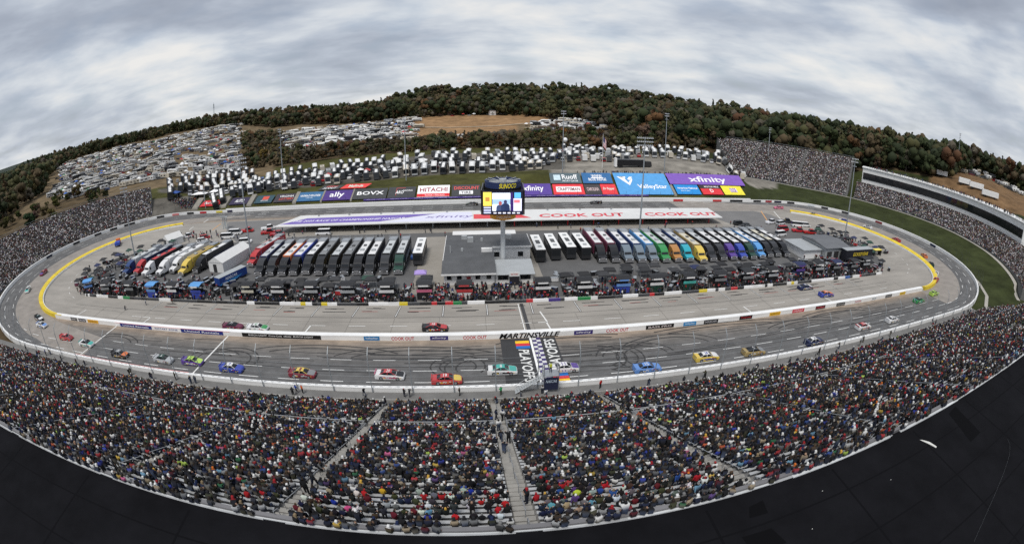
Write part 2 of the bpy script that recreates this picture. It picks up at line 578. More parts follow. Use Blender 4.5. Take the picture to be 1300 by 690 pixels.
# ------------------------------------------------------------------ terrain
TAZ = np.array([-3.2, -1.9, -1.4, -1.052, -0.933, -0.709, -0.498, -0.243, -0.06, 0.089, 0.271, 0.422, 0.53, 0.57, 0.678, 0.944, 1.131, 1.231, 1.5, 1.9, 3.2])
TROW = [
    [(200, 0), (900, 0)], [(200, 0), (900, 0)],
    [(240, 0.3), (300, 6), (420, 9), (900, 10), (1500, 6)],
    [(257, .4), (285, 7), (420, 9.5), (600, 10.5), (900, 9.8), (1500, 4.4)],
    [(264, .4), (290, 8), (330, 9.8), (500, 9.8), (700, 11.4), (1000, 16.3), (1500, 18.9)],
    [(236, .5), (262, 7.2), (310, 8), (450, 9.2), (650, 13.8), (850, 20.3), (1000, 22.4), (1400, 25.6)],
    [(214, .4), (262, 1.7), (285, 2.2), (310, 4), (420, 2), (520, 6.4), (700, 13.8), (860, 23.5), (1050, 30.7)],
    [(194, .5), (215, 4.3), (240, 4.2), (255, 3.6), (290, 5.1), (320, 6.4), (410, 2.8), (590, 9.4), (740, 17.8), (1000, 21.6)],
    [(191, .5), (207, 4.4), (232, 5.9), (262, 8.1), (300, 8.5), (360, 6.4), (450, 4.6), (520, 8.2), (640, 18.3), (880, 48.4)],
    [(192, .5), (207, 4.4), (228, 5.9), (262, 7.4), (300, 8.3), (360, 7.3), (450, 5.9), (530, 9), (640, 19), (880, 49.6)],
    [(198, .5), (222, 8.6), (235, 8.9), (258, 9.3), (300, 8.8), (350, 7.1), (440, 10.2), (520, 13.7), (860, 49.9)],
    [(211, .5), (234, 8.9), (240, 11.2), (262, 11.5), (310, 10.8), (340, 12.7), (430, 19.5), (800, 37.1)],
    [(211, .5), (240, 9.2), (262, 10.5), (310, 10.8), (340, 12.7), (430, 19.5), (800, 34)],
    [(324, 3.3), (340, 15), (360, 18), (430, 21), (800, 32)],
    [(336, 3.3), (350, 18), (380, 22), (800, 25.8)],
    [(312, 3.3), (328, 21), (345, 24.2), (420, 25.3), (800, 24.6)],
    [(294, 3.3), (310, 20.5), (330, 25.4), (500, 27.4), (850, 26)],
    [(270, 3.3), (288, 17.5), (330, 22.1), (500, 24), (900, 27.6)],
    [(250, 3), (275, 10), (400, 20), (900, 26)],
    [(250, 0), (900, 0)], [(250, 0), (900, 0)]]
def hill_noise(x, y):
    return 1.2 * np.sin(x * 0.021 + 1.3) * np.cos(y * 0.017) + 0.6 * np.sin(x * 0.053 + y * 0.041)

def outside(x, y):
    """rough distance outside the outer wall"""
    c, h = (YO_F + YO_B) / 2, (YO_B - YO_F) / 2
    ex = np.where(x > AR, (x - AR) / SR[1], np.where(x < AL, (AL - x) / SL[1], 0.0))
    r = np.hypot(ex, (y - c) / h)
    return (r - 1) * h

def terrain(x, y):
    x, y = np.asarray(x, float), np.asarray(y, float)
    dx, dy = x - CAM[0], y - CAM[1]
    D = np.hypot(dx, dy)
    az = np.arctan2(dx, dy)
    tab = np.stack([np.interp(D, [p[0] for p in r], [p[1] for p in r]) for r in TROW])
    i = np.clip(np.searchsorted(TAZ, az) - 1, 0, len(TAZ) - 2)
    t = (az - TAZ[i]) / (TAZ[i + 1] - TAZ[i])
    t = np.clip(t, 0, 1)
    t = t * t * (3 - 2 * t)
    n = np.arange(D.size).reshape(D.shape)
    tb = tab.reshape(len(TROW), -1)
    z = (tb[i.ravel(), n.ravel()] * (1 - t.ravel()) + tb[(i + 1).ravel(), n.ravel()] * t.ravel()).reshape(D.shape)
    z = z + hill_noise(x, y) * np.clip((D - 330) / 300, 0, 1)
    # embankment behind the back straight
    top = np.interp(x, [-140, -60, -20, 0, 22, 40, 140], [4.2, 4.8, 5.6, 6.4, 8.6, 9.0, 9.0])
    zn = np.interp(y, [65.5, 69, 78.5, 87, 110], [0.2, 0.7, 4.3, 8.0, 9.0])
    zn = np.minimum(zn, top) - 0.25
    wgt = np.clip((112 - y) / 20, 0, 1) * np.clip((150 - np.abs(x + 5)) / 14, 0, 1) * (y > 60)
    z = z * (1 - wgt) + zn * wgt
    o = outside(x, y)
    k = np.clip((o - 1.5) / 6.0, 0, 1)
    z = np.where(y > 66.5, np.minimum(z, np.where(np.abs(x) < 135, z, z)), z)
    ang = np.arctan2((y + .5) / 64.7, (x - AR) / SR[1])
    kr = np.clip((o - 4) / 32.0, 0, 1) ** 1.2
    bl_ = np.clip((1.46 - ang) / .1, 0, 1) * (x > AR)
    z = z * (1 - bl_) + z * kr * bl_
    side = (np.abs(x) > 128)
    z = np.where(side, z * k, z)
    z = np.where(o < 1.0, -0.35, z)
    z = np.where((y < -64), np.minimum(z, -0.3 + 0.3 * np.clip((np.abs(x) - 132) / 6, 0, 1)), z)
    return z

def tz(x, y):
    return float(terrain(np.array([x]), np.array([y]))[0])

def build_terrain():
    az = np.concatenate([np.linspace(-PI, -1.5, 30)[:-1], np.linspace(-1.5, 1.5, 300), np.linspace(1.5, PI, 30)[1:]])
    D = np.concatenate([[8, 40, 80, 110, 130], np.arange(140, 345, 3.0), np.geomspace(348, 1600, 80), [2200, 3500, 6000]])
    A, DD = np.meshgrid(az, D)
    X, Y = CAM[0] + DD * np.sin(A), CAM[1] + DD * np.cos(A)
    Z = terrain(X, Y)
    Z = np.where(DD < 139, -0.35, Z)
    V = np.stack([X, Y, Z], -1).reshape(-1, 3)
    r, c = X.shape
    I = np.arange(r * c).reshape(r, c)
    F = np.stack([I[:-1, :-1], I[:-1, 1:], I[1:, 1:], I[1:, :-1]], -1).reshape(-1, 4)[:, ::-1]
    # ground cover by place: grass near the track, tan fields, forest floor, gravel lots
    x, y = V[:, 0], V[:, 1]
    d = np.hypot(x - CAM[0], y - CAM[1])
    a = np.arctan2(x - CAM[0], y - CAM[1])
    grass = np.array([0.062, 0.062, 0.020])
    rich = np.array([0.036, 0.044, 0.016])
    tan = np.array([0.27, 0.165, 0.085])
    dry = np.array([0.145, 0.108, 0.064])
    floor = np.array([0.085, 0.062, 0.035])
    lot = np.array([0.21, 0.195, 0.17])
    nz = (np.sin(x * 0.11 + np.sin(y * 0.13) * 2) * np.cos(y * 0.09 + x * 0.03) + 1) / 2
    C = grass[None] * (0.8 + 0.4 * nz[:, None])
    def put(mask, col):
        C[mask] = np.array(col) * (0.85 + 0.3 * nz[mask][:, None])
    put((x > 100) & (d < 335) & (a > .5), rich)
    put((d > 330), floor)
    put((a < -0.42) & (d > 300) & (d < 1000), dry)
    put((a > -0.42) & (a < -0.1) & (d > 400) & (d < 760), dry)
    put((a > -0.15) & (a < 0.2) & (d > 415) & (d < 690), dry)
    put((a > -0.13) & (a < 0.10) & (d > 468) & (d < 650), tan)
    put((a > 0.10) & (a < 0.17) & (d > 545) & (d < 650), tan)
    put((a > 0.05) & (a < 0.66) & (d > 248) & (d < 305) & (y > 88), lot)
    put((a > 0.17) & (a < 0.64) & (y > 88.5) & (d < 262), lot * 1.1)
    put((a > -0.68) & (a < 0.2) & (d > 231) & (d < 296) & (y > 92), lot * 0.5)
    put((a > 1.0) & (d > 300) & (d < 430), tan * 0.6)
    put((a > 0.9) & (d > 430) & (d < 560), dry)
    put((a < -0.60) & (a > -0.8) & (d > 205) & (d < 262), lot * 0.55)
    put((d > 1150), np.array([.035, .045, .035]))
    put((a < -.80) & (d < 350), floor)
    me = np_mesh('ground', V, F, ground_mat(), C)
    struct('ground', me)

def ground_mat():
    m = mat('ground_cover', attr='Col', rough=0.95, var=0.5, scale=0.12, spec=0.1)
    return m

build_terrain()

# a pale dirt track through the camp field and the walkway round the right bank
def ribbon(name, pts, w, m, dz=0.12):
    mb = MB()
    P = [Vector((x, y, 0)) for x, y in pts]
    dense = []
    for a, b in zip(P, P[1:]):
        n = max(2, int((b - a).length / 5))
        dense += [a.lerp(b, i / n) for i in range(n)]
    dense.append(P[-1])
    L = []
    for i, p in enumerate(dense):
        d = (dense[min(i + 1, len(dense) - 1)] - dense[max(i - 1, 0)]).normalized()
        n = Vector((-d.y, d.x, 0)) * (w / 2)
        for s in (-1, 1):
            r = p + n * s
            L.append((r.x, r.y, tz(r.x, r.y) + dz))
    fs = [(2 * i, 2 * i + 2, 2 * i + 3, 2 * i + 1) for i in range(len(dense) - 1)]
    mb.add(L, fs)
    struct(name, mb.mesh(name, m))
M_PATH = mat('path_concrete', (0.36, 0.34, 0.30), 0.9, var=0.15, scale=0.4)
M_DIRT = mat('dirt_track', (0.34, 0.27, 0.19), 0.95, var=0.2, scale=0.3)
ribbon('walkway_path', [(138, -72), (141, -67.5), (152.5, -62), (163, -52.4), (173.5, -38.5), (180, -26.7), (184, -14)], 1.5, M_PATH)
_g = lambda a: float(np.interp(a, [-.91, -.73, -.49, -.28, -.03, .13, .49, .67, .88, 1.04, 1.29, 1.4], [24, 27.5, 32, 35.5, 39.5, 40.5, 41, 43, 43.5, 46, 58, 62])) - 1.6
ribbon('walkway_path', [(AR + (SR[1] + _g(a)) * math.cos(a), -.5 + (64.7 + _g(a)) * math.sin(a)) for a in [-.95 + i * .05 for i in range(47)]], 1.8, M_PATH)
def polar(az, D):
    return (CAM[0] + D * math.sin(az), CAM[1] + D * math.cos(az))
ribbon('dirt_track', [polar(-0.36, 690), polar(-0.40, 610), polar(-0.45, 500), polar(-0.49, 420), polar(-0.55, 370)], 6, M_DIRT, 0.4)
ribbon('dirt_track', [polar(-0.22, 640), polar(-0.15, 560), polar(-0.05, 530), polar(0.06, 540), polar(0.14, 560)], 5, M_DIRT, 0.4)

# ------------------------------------------------------------------ walls
def wall_mesh(us, w0, w1, h, name, m, zb=0.0):
    """solid wall on the ring between lateral positions w0 and w1"""
    mb = MB()
    rings = []
    for u in us:
        a, b = ring(u, w0), ring(u, w1)
        z0, z1 = min(a[2], b[2]) - 0.3 + zb, max(a[2], b[2]) + h
        rings.append([(a[0], a[1], z0), (b[0], b[1], z0), (b[0], b[1], z1), (a[0], a[1], z1)])
    mb.loft(rings)
    bm = bmesh.new()
    me = mb.mesh(name, m)
    bm.from_mesh(me)
    bmesh.ops.recalc_face_normals(bm, faces=bm.faces)
    bm.to_mesh(me)
    bm.free()
    return me

uF = [i / 40 for i in range(41)]
uTR = [1 + i / 48 for i in range(49)]
uB = [2 + i / 40 for i in range(41)]
uTL = [3 + i / 48 for i in range(49)]
thing('retaining_wall', 'white retaining wall with pale grey top between the front straight and the front grandstand', 'wall', me=wall_mesh(uF, 1.0, 1.038, 1.05, 'retaining_wall', M_WALLW))
wtr = thing('retaining_wall', 'white curved outer wall round the turn below the green bank', 'wall', me=wall_mesh(uTR, 1.0, 1.035, 1.15, 'retaining_wall', M_WALLW))
wtb = thing('retaining_wall', 'plain white outer wall of the back straight below the advertising banners', 'wall', me=wall_mesh(uB, 1.0, 1.05, 1.65, 'retaining_wall', M_WALLW))
wtl = thing('retaining_wall', 'white curved outer wall round the turn below the left grandstand', 'wall', me=wall_mesh(uTL, 1.0, 1.035, 1.15, 'retaining_wall', M_WALLW))

def wall_ad(parent, u0, u1, w, h0, h1, mats, n=5, name='ad_panel', txt=None, rgb=None):
    """thin panel following the inner face of an outer wall"""
    mb = MB()
    rg = []
    for i in range(n + 1):
        u = u0 + (u1 - u0) * i / n
        p, q = ring(u, w), ring(u, w - 0.004)
        zb = p[2]
        rg.append([(p[0], p[1], zb + h0), (q[0], q[1], zb + h0), (q[0], q[1], zb + h1), (p[0], p[1], zb + h1)])
    mb.loft(rg)
    return ob(name, mb.mesh(name, mats), parent)

for k, (u0, wd, rgb) in enumerate([(2.155, 0.02, (190, 40, 45)), (2.07, 0.02, (196, 52, 52)), (2.02, 0.03, (25, 25, 28)), (1.965, 0.025, (28, 28, 30)), (1.93, 0.02, (150, 30, 40)), (1.9, 0.022, (28, 26, 50)), (1.86, 0.022, (24, 24, 28)), (1.8, 0.02, (200, 205, 210)), (1.76, 0.02, (30, 30, 34)), (1.7, 0.02, (28, 28, 34)), (1.6, 0.02, (120, 30, 34)), (1.42, 0.02, (30, 44, 70))]):
    wall_ad(wtr if u0 < 2 else wtb, u0, u0 + wd, 0.997, 0.15, 1.05, flat(rgb))
for k, (u0, wd, rgb) in enumerate([(2.985, 0.012, (40, 40, 66)), (3.01, 0.018, (214, 196, 70)), (3.055, 0.018, (180, 26, 40)), (3.09, 0.018, (24, 24, 26)), (3.13, 0.018, (206, 120, 120)), (3.17, 0.02, (28, 28, 30)), (3.215, 0.02, (200, 200, 204)), (3.25, 0.03, (30, 30, 34)), (3.3, 0.02, (28, 28, 30)), (3.345, 0.02, (34, 34, 36)), (3.41, 0.02, (28, 28, 30)), (3.5, 0.02, (30, 40, 60))]):
    wall_ad(wtl if u0 > 3 else wtb, u0, u0 + wd, 0.997, 0.15, 1.05, flat(rgb))

# inner pit wall of the front straight
mb = MB()
mb.box(-126.5, 121.5, YI_F, YI_F + 1.25, -0.1, 1.04)
pitwall = thing('pit_wall', 'long white pit wall carrying small sponsor panels along the front straight', 'wall', me=mb.mesh('pit_wall', M_WALLW))
def wall_panel(x0, x1, rgb, txt=None, trgb=(245, 245, 245), z0=0.1, z1=0.95, tw=0.82, th=0.5, shear=0.0, wave=None):
    mb = MB()
    mb.box(x0, x1, YI_F - 0.03, YI_F - 0.004, z0, z1)
    p = ob('ad_panel', mb.mesh('ad_panel', flat(rgb)), pitwall)
    if txt:
        lettering(txt, (x1 - x0) * tw, (z1 - z0) * th, trgb, p, ((x0 + x1) / 2, YI_F - 0.04, (z0 + z1) / 2), (PI / 2, 0, 0), shear)
    return p
WP = [(-118, -114.8, (26, 26, 28), 'XFINITY', (235, 235, 235)), (-114, -110.5, (30, 34, 46), 'NASCAR', (230, 230, 235)), (-109.6, -104.7, (236, 178, 40), 'SUNOCO', (30, 30, 60)),
      (-97.4, -95.9, (238, 238, 238), None, None), (-95.5, -83.9, (26, 46, 128), 'United Rentals', (245, 245, 245)), (-83.6, -74.6, (238, 238, 238), 'RESTART ZONE', (26, 46, 128)), (-74.4, -62.4, (26, 46, 128), 'United Rentals', (245, 245, 245)),
      (-57.5, -39.4, (14, 14, 15), 'BUSCH LIGHT  Coca-Cola  xfinity  BUSCH LIGHT', (240, 240, 240)), (-30.6, -27.5, (30, 118, 178), 'ValleyStar', (240, 245, 250)), (-17.8, -14.4, (44, 32, 112), 'xfinity', (245, 245, 245)),
      (9.4, 13.1, (44, 32, 112), 'xfinity', (245, 245, 245)), (24.1, 30.3, (14, 14, 15), 'BASS PRO', (225, 215, 215)), (32.5, 35.5, (40, 136, 196), 'ValleyStar', (240, 245, 250)), (37.4, 40.9, (20, 18, 20), 'NASCAR', (200, 200, 205)),
      (46.5, 50.0, (22, 18, 18), 'Toyota', (214, 40, 60)), (55.0, 58.3, (236, 184, 30), 'SUNOCO', (40, 40, 60)), (62.1, 66.0, (200, 34, 60), 'CHEVROLET', (244, 230, 232)), (70, 73.5, (20, 16, 18), 'FORD', (230, 90, 100)),
      (77.8, 81.2, (20, 16, 16), 'MOOG', (190, 190, 190)), (85.2, 88.4, (214, 214, 214), 'NAPA', (190, 30, 40)), (93.1, 95.4, (214, 216, 216), 'MOBIL', (120, 140, 150)), (99.8, 103.1, (22, 22, 24), 'GOOD', (200, 200, 200)), (107.5, 110.8, (226, 190, 60), 'SUNOCO', (90, 60, 40))]
for x0, x1, rgb, t, tr in WP:
    wall_panel(x0, x1, rgb, t, tr)
wall_panel(-97.5, -60.6, (226, 92, 92), None, z0=0.955, z1=1.03)
for x0, x1 in ((-25.2, -20.8), (-11.6, -7.2), (15.8, 20.4)):
    lettering('COOK OUT', x1 - x0, 0.72, (196, 34, 48), pitwall, ((x0 + x1) / 2, YI_F - 0.02, 0.5), (PI / 2, 0, 0), 0.05, 0.02)
lettering('MARTINSVILLE', 11.6, 1.15, (16, 16, 18), pitwall, (0.9, YI_F - 0.03, 0.56), (PI / 2, 0, 0), 0.35, 0.03)
# red band on the outer wall through the restart zone
mb = MB()
mb.box(-98.5, -62.0, YO_F + 0.003, YO_F + 0.05, 0.7, 1.08)
w0 = [o for o in bpy.data.objects if o.name == 'retaining_wall'][0]
ob('ad_panel', mb.mesh('red_band', flat((220, 70, 60))), w0)
# cap rail with dark fixings on the outer front wall
mb = MB()
for i in range(180):
    x = -122 + i * 1.37
    mb.box(x, x + 0.5, YO_F - 0.30, YO_F - 0.22, 1.05, 1.10)
ob('cap_fixing', mb.mesh('cap_fixing', M_STEEL), w0)

# inner barriers and yellow kerbs in the turns
for us, side, s0 in ((uTR, 'right', 0), (uTL, 'left', 0)):
    lo, hi = (us[0], us[0] + 0.9) if side == 'right' else (us[0] + 0.1, us[-1])
    uu = [lo + (hi - lo) * i / 44 for i in range(45)]
    if side == 'right':
        uu2 = [1 + 0.90 * i / 44 for i in range(45)]
    else:
        uu2 = uu
    mbk = MB()
    rg = []
    for i, u in enumerate(uu2):
        wdt = 0.088 * min(1, ((len(uu2) - 1 - i) if side == 'right' else i) / 20 + 0.45)
        a, b = ring(u, 0.0), ring(u, -wdt)
        rg.append([(a[0], a[1], 0.0), (a[0], a[1], 1.15), (b[0], b[1], 0.80), (b[0], b[1], 0.0)])
    mbk.loft(rg)
    thing('kerb', 'yellow painted kerb along the inside of the %s' % ('turn below the green bank' if side == 'right' else 'turn below the left grandstand'), 'kerb', me=mbk.mesh('kerb', M_YEL))
    mbk = MB()
    rg = []
    for u in uu2:
        a, b = ring(u, -0.0895), ring(u, -0.105)
        rg.append([(a[0], a[1], 0), (a[0], a[1], 0.62), (b[0], b[1], 0.62), (b[0], b[1], 0)])
    mbk.loft(rg)
    thing('inner_barrier', 'low white barrier behind the yellow kerb in the %s' % ('turn below the green bank' if side == 'right' else 'turn below the left grandstand'), 'barrier', me=mbk.mesh('inner_barrier', M_WALLW))

# ------------------------------------------------------------------ catch fences
def fence(us, n, w, label, h=7.6, lean=0.05, m=None, rs=1.0, zc=(1.4, 2.4, 3.4, 4.4, 5.4, 6.4)):
    t = thing('catch_fence', label, 'fence')
    lo, hi = us
    pm = {}
    for i in range(n):
        u = lo + (hi - lo) * i / (n - 1)
        a, b = ring(u, w), ring(u, w - lean * 1.6)
        mb = MB()
        zb = a[2] + 0.3
        mb.cyl((a[0], a[1], zb), (a[0], a[1], zb + h - 2.0), 0.085 * rs, 0.075 * rs, 6)
        c = [a[k] * 0.72 + b[k] * 0.28 for k in range(2)]
        mb.cyl((a[0], a[1], zb + h - 2.0), (c[0], c[1], zb + h - 0.9), 0.075 * rs, 0.07 * rs, 6)
        mb.cyl((c[0], c[1], zb + h - 0.9), (b[0], b[1], zb + h), 0.07 * rs, 0.06 * rs, 6)
        ob('post', mb.mesh('post', m or M_POLE), t)
    cm_ = m or M_POLE
    m = 120
    for z in zc:
        mb = MB()
        P = [ring(lo + (hi - lo) * i / m, w) for i in range(m + 1)]
        for p, q in zip(P, P[1:]):
            mb.cyl((p[0], p[1], p[2] + z), (q[0], q[1], q[2] + z), 0.012, None, 3, 0, False)
        ob('cable', mb.mesh('cable', cm_), t)
    return t
fence((0.0, 1.0), 39, 1.05, 'tall grey catch fence of bent posts along the front grandstand wall')
fence((3.78, 3.985), 7, 1.05, 'dark catch fence posts at the exit of the turn below the left grandstand')
fence((3.02, 3.76), 26, 1.05, 'catch fence round the turn in front of the left grandstand', 5.0, 0.03, M_POLED, .6)
fence((1.03, 1.97), 34, 1.05, 'catch fence round the turn in front of the green bank', 4.5, 0.03, M_POLED, .6)
fence((2.0, 3.0), 46, 1.07, 'thin catch fence between the back straight and the banners', 4.2, 0.01, M_POLED, .7, zc=(1.8, 2.6, 3.4))

# ------------------------------------------------------------------ banners on the back stand
SLP = math.atan(0.45)
def banner(x0, x1, y0, y1, rgb, label, skew=0.0, texts=(), strips=(), zoff=0.0, slope=SLP, zbase=None):
    """flat advertising sheet laid on the slope; skew shifts the top edge in x"""
    z = (lambda y: 1.0 + 0.45 * (y - 69) + zoff) if zbase is None else (lambda y: zbase + math.tan(slope) * (y - y0))
    rz0 = z(y0)
    L = (y1 - y0) / math.cos(slope)
    cx = (x0 + x1) / 2
    w = x1 - x0
    mb = MB()
    mb.add([(-w / 2, 0, 0), (w / 2, 0, 0), (w / 2 + skew, L, 0), (-w / 2 + skew, L, 0), (-w / 2, 0, -0.12), (w / 2, 0, -0.12), (w / 2 + skew, L, -0.12), (-w / 2 + skew, L, -0.12)],
           [(0, 1, 2, 3), (7, 6, 5, 4), (0, 4, 5, 1), (1, 5, 6, 2), (2, 6, 7, 3), (3, 7, 4, 0)])
    o = thing('advertising_banner', label, 'banner', (cx, y0, rz0), group=None, me=mb.mesh('advertising_banner', cloth(rgb)))
    o.rotation_euler = (slope, 0, 0)
    for (fx0, fx1, fy0, fy1, c) in strips:
        s = MB()
        s.quad((-w / 2 + fx0 * w + skew * fy0, fy0 * L, 0.02), (-w / 2 + fx1 * w + skew * fy0, fy0 * L, 0.02), (-w / 2 + fx1 * w + skew * fy1, fy1 * L, 0.02), (-w / 2 + fx0 * w + skew * fy1, fy1 * L, 0.02))
        ob('colour_block', s.mesh('colour_block', cloth(c)), o)
    for (txt, fx, fy, tw, th, c, sh) in texts:
        lettering(txt, tw * w, th * L, c, o, ((fx - 0.5) * w + skew * fy, fy * L, 0.04), (0, 0, 0), sh + skew * 0.02, 0.015)
    return o

WHT = (245, 245, 245)
DK = (58, 62, 66)
banner(-143.5, -131.5, 71.3, 75.6, (200, 44, 52), 'red banner with white slanted script at the far left of the back straight', 1.5, [('Bud Light', .5, .5, .74, .5, WHT, .3)])
banner(-125.5, -115, 71.3, 76.2, (52, 46, 72), 'dark navy banner with white italic word beside the red one', .8, [('AUTO', .5, .5, .5, .42, WHT, .3)])
banner(-111, -101.5, 71.3, 76.6, (48, 76, 88), 'teal grey banner with an orange and white badge', .6, [('PIT STOP', .55, .28, .4, .16, (226, 226, 230), 0)], [(.38, .72, .42, .85, (204, 84, 70))])
banner(-100.5, -89.8, 71.3, 77, (60, 56, 64), 'dark banner with a white line over an orange red line of writing', .4, [('VIRGINIA', .55, .68, .7, .22, (226, 226, 226), 0), ('LOTTERY', .58, .36, .7, .22, (206, 80, 60), 0)])
banner(-88.5, -76.6, 71.1, 77.3, (56, 104, 146), 'steel blue banner with small white writing', .5, [('VIRGINIA IS FOR LOVERS', .5, .58, .84, .22, WHT, .1), ('COME VISIT', .5, .34, .3, .1, (200, 215, 228), 0)])
banner(-75.6, -62.4, 70.9, 77.6, (74, 52, 122), 'purple banner with one white lower case word ally', .3, [('ally', .47, .5, .52, .62, WHT, 0)])
banner(-61.4, -46.2, 70.9, 77.9, (64, 66, 68), 'dark grey banner with wide white letters BOVX', .2, [('BOVX', .5, .55, .8, .34, WHT, 0)])
banner(-45.6, -33.5, 70.9, 78.2, (62, 64, 67), 'dark grey banner with a thin red frame and small white writing', .1, [('ARO', .42, .5, .3, .28, WHT, .15), ('RACING', .72, .64, .34, .14, (230, 230, 230), 0)], [(.28, .62, .86, .93, (150, 70, 66)), (.28, .31, .2, .9, (150, 70, 66))])
banner(-32.6, -18.6, 70.9, 78.6, (240, 240, 240), 'white banner with dark red HITACHI over a red strip', .1, [('HITACHI', .5, .62, .86, .36, (150, 28, 50), 0), ('ROCK STRONG', .55, .14, .6, .13, (250, 210, 212), 0)], [(0, 1, 0.02, .28, (220, 50, 56))])
banner(-17.6, -5.2, 70.9, 78.6, (64, 66, 68), 'dark grey banner reading DISCOUNT TIRE in red and white', 0, [('DISCOUNT', .52, .70, .88, .28, (226, 90, 84), 0), ('TIRE', .5, .3, .34, .2, (40, 40, 44), 0)], [(.26, .74, .16, .46, (240, 240, 240))])
banner(-4.4, 10.5, 70.9, 78.4, (62, 64, 68), 'plain dark banner hidden behind the scoreboard tower', 0)
banner(11.2, 25.8, 70.9, 78.5, (88, 66, 148), 'smaller purple banner with white word xfinity', 0, [('xfinity', .46, .52, .62, .6, WHT, 0)])
banner(26.4, 40.4, 70.9, 78.0, (222, 60, 68), 'coral red banner with white framed word CRAFTSMAN', .3, [('CRAFTSMAN', .5, .5, .72, .3, (120, 24, 30), 0)], [(.1, .9, .24, .76, (240, 236, 236))])
banner(40.8, 48.2, 70.9, 78.0, (66, 62, 64), 'dark banner with red and white badge lettering', .3, [('CAROLINA', .5, .5, .76, .34, (214, 190, 190), 0)])
banner(48.4, 55.6, 70.9, 78.0, (222, 60, 68), 'small coral red banner with pale teal script', .3, [('Dr Pepper', .5, .52, .76, .32, (222, 232, 222), .3)])
banner(26.2, 40.6, 78.7, 86.2, (84, 100, 108), 'grey banner reading Ruoff Mortgage', .4, [('Ruoff', .64, .62, .5, .46, WHT, 0), ('MORTGAGE', .64, .22, .5, .16, (222, 228, 230), 0)], [(.12, .34, .3, .82, (196, 216, 224))])
banner(41.2, 55.4, 78.7, 86.4, (50, 104, 156), 'royal blue banner with a white crowned emblem', .6, [('BLUE RIDGE', .5, .36, .6, .26, WHT, 0), ('WWW', .5, .68, .36, .3, WHT, 0)], [(.3, .7, .48, .56, WHT)])
vs = banner(56.4, 83.2, 70.8, 86.6, (84, 156, 214), 'large sky blue banner with white V emblem and word ValleyStar', .8, [('ValleyStar', .66, .34, .56, .24, WHT, 0)])
L_ = 15.8 / math.cos(SLP)
s = MB()
for tri in [((-11.4, 14.2), (-8.2, 14.2), (-6.8, 9.2), (-6.6, 7.0)), ((-10.6, 14.2), (-7.2, 14.2), (-7.2, 13.0), (-9.6, 13.0)), ((-6.6, 7.0), (-6.8, 9.2), (-3.9, 13.2), (-4.4, 11.0)), ((-6.6, 12.0), (-5.2, 14.0), (-3.6, 14.0), (-5.6, 11.2))]:
    s.quad(*[(x, y, 0.04) for x, y in tri])
ob('emblem', s.mesh('emblem', flat(WHT)), vs)
banner(84.4, 128.6, 78.6, 87.0, (124, 88, 178), 'largest purple banner with white word xfinity', .5, [('xfinity', .51, .42, .5, .66, WHT, 0)])
banner(85.4, 98.4, 71.2, 78.2, (34, 136, 208), 'bright blue banner with white bank name writing', .4, [('American National', .52, .64, .84, .2, WHT, 0), ('BANK', .4, .36, .4, .1, (200, 225, 240), 0)])
banner(99.4, 111.2, 71.2, 78.2, (214, 52, 60), 'red banner with dark top band and white mark', .4, [('MOTOR MILE', .58, .82, .7, .16, (240, 235, 235), 0), ('D', .5, .4, .16, .34, WHT, 0)], [(0, 1, .62, 1.0, (52, 46, 48))])
banner(112, 124.4, 71.2, 78.0, (232, 220, 66), 'yellow banner with a purple and white badge', .4, [('DUDE', .52, .5, .3, .5, (120, 70, 140), .1)], [(.36, .7, .28, .74, (226, 214, 224))])
for (x0, x1, rgb, lab, tx, zb, y0, y1) in [(-80.5, -70.2, (66, 68, 70), 'grey banner on the grass with a red word over white slanted word', [('DENNY', .5, .74, .6, .26, (222, 64, 60), .5), ('SCOUT', .5, .34, .7, .4, (238, 238, 238), .5)], 4.95, 80.2, 84.2), (-69.4, -57.2, (222, 72, 70), 'red banner on the grass with pale mint script', [('Melinda', .5, .52, .58, .56, (206, 236, 222), .2)], 5.05, 80.4, 84.6)]:
    banner(x0, x1, y0, y1, rgb, lab, 2.4, tx, slope=0.26, zbase=zb)
# purple skirt strip
for x0, x1, c, lab in ((-56, 70, (64, 48, 118), 'long narrow purple banner strip at the foot of the back straight banners'),):
    banner(x0, x1, 69.7, 70.7, c, lab, 0, [('xfinity series     ' * 12, .5, .5, .98, .45, (190, 180, 220), 0)])
mb = MB()
for x in (-130.5, -113, -88.2 - 1.2, -76.1, -61.9):
    mb.box(x - 0.9, x + 0.9, 70.6, 77.4, 0, 0.1)
def stair(x, w, y0=70.4, y1=78.0):
    mb = MB()
    n = 16
    for i in range(n):
        y = y0 + (y1 - y0) * i / n
        mb.box(x - w / 2 + 0.02 * i, x + w / 2 + 0.02 * i, y, y + (y1 - y0) / n, 0.2, 1.25 + 0.45 * (y - 69))
    return mb.mesh('concrete_steps', M_PATH)
for x, w, l in ((-128.6, 4.0, 'after the red banner'), (-113.2, 2.6, 'before the teal badge banner'), (-145.8, 3.6, 'before the red banner'), (-76.0, 0.8, 'before the ally banner'), (-61.9, 0.7, 'after the ally banner'), (-89.2, 1.8, 'before the steel blue banner'), (84.0, 1.2, 'between the sky blue and purple banners')):
    thing('concrete_steps', 'pale concrete stairway up the back slope ' + l, 'steps', me=stair(x, w))

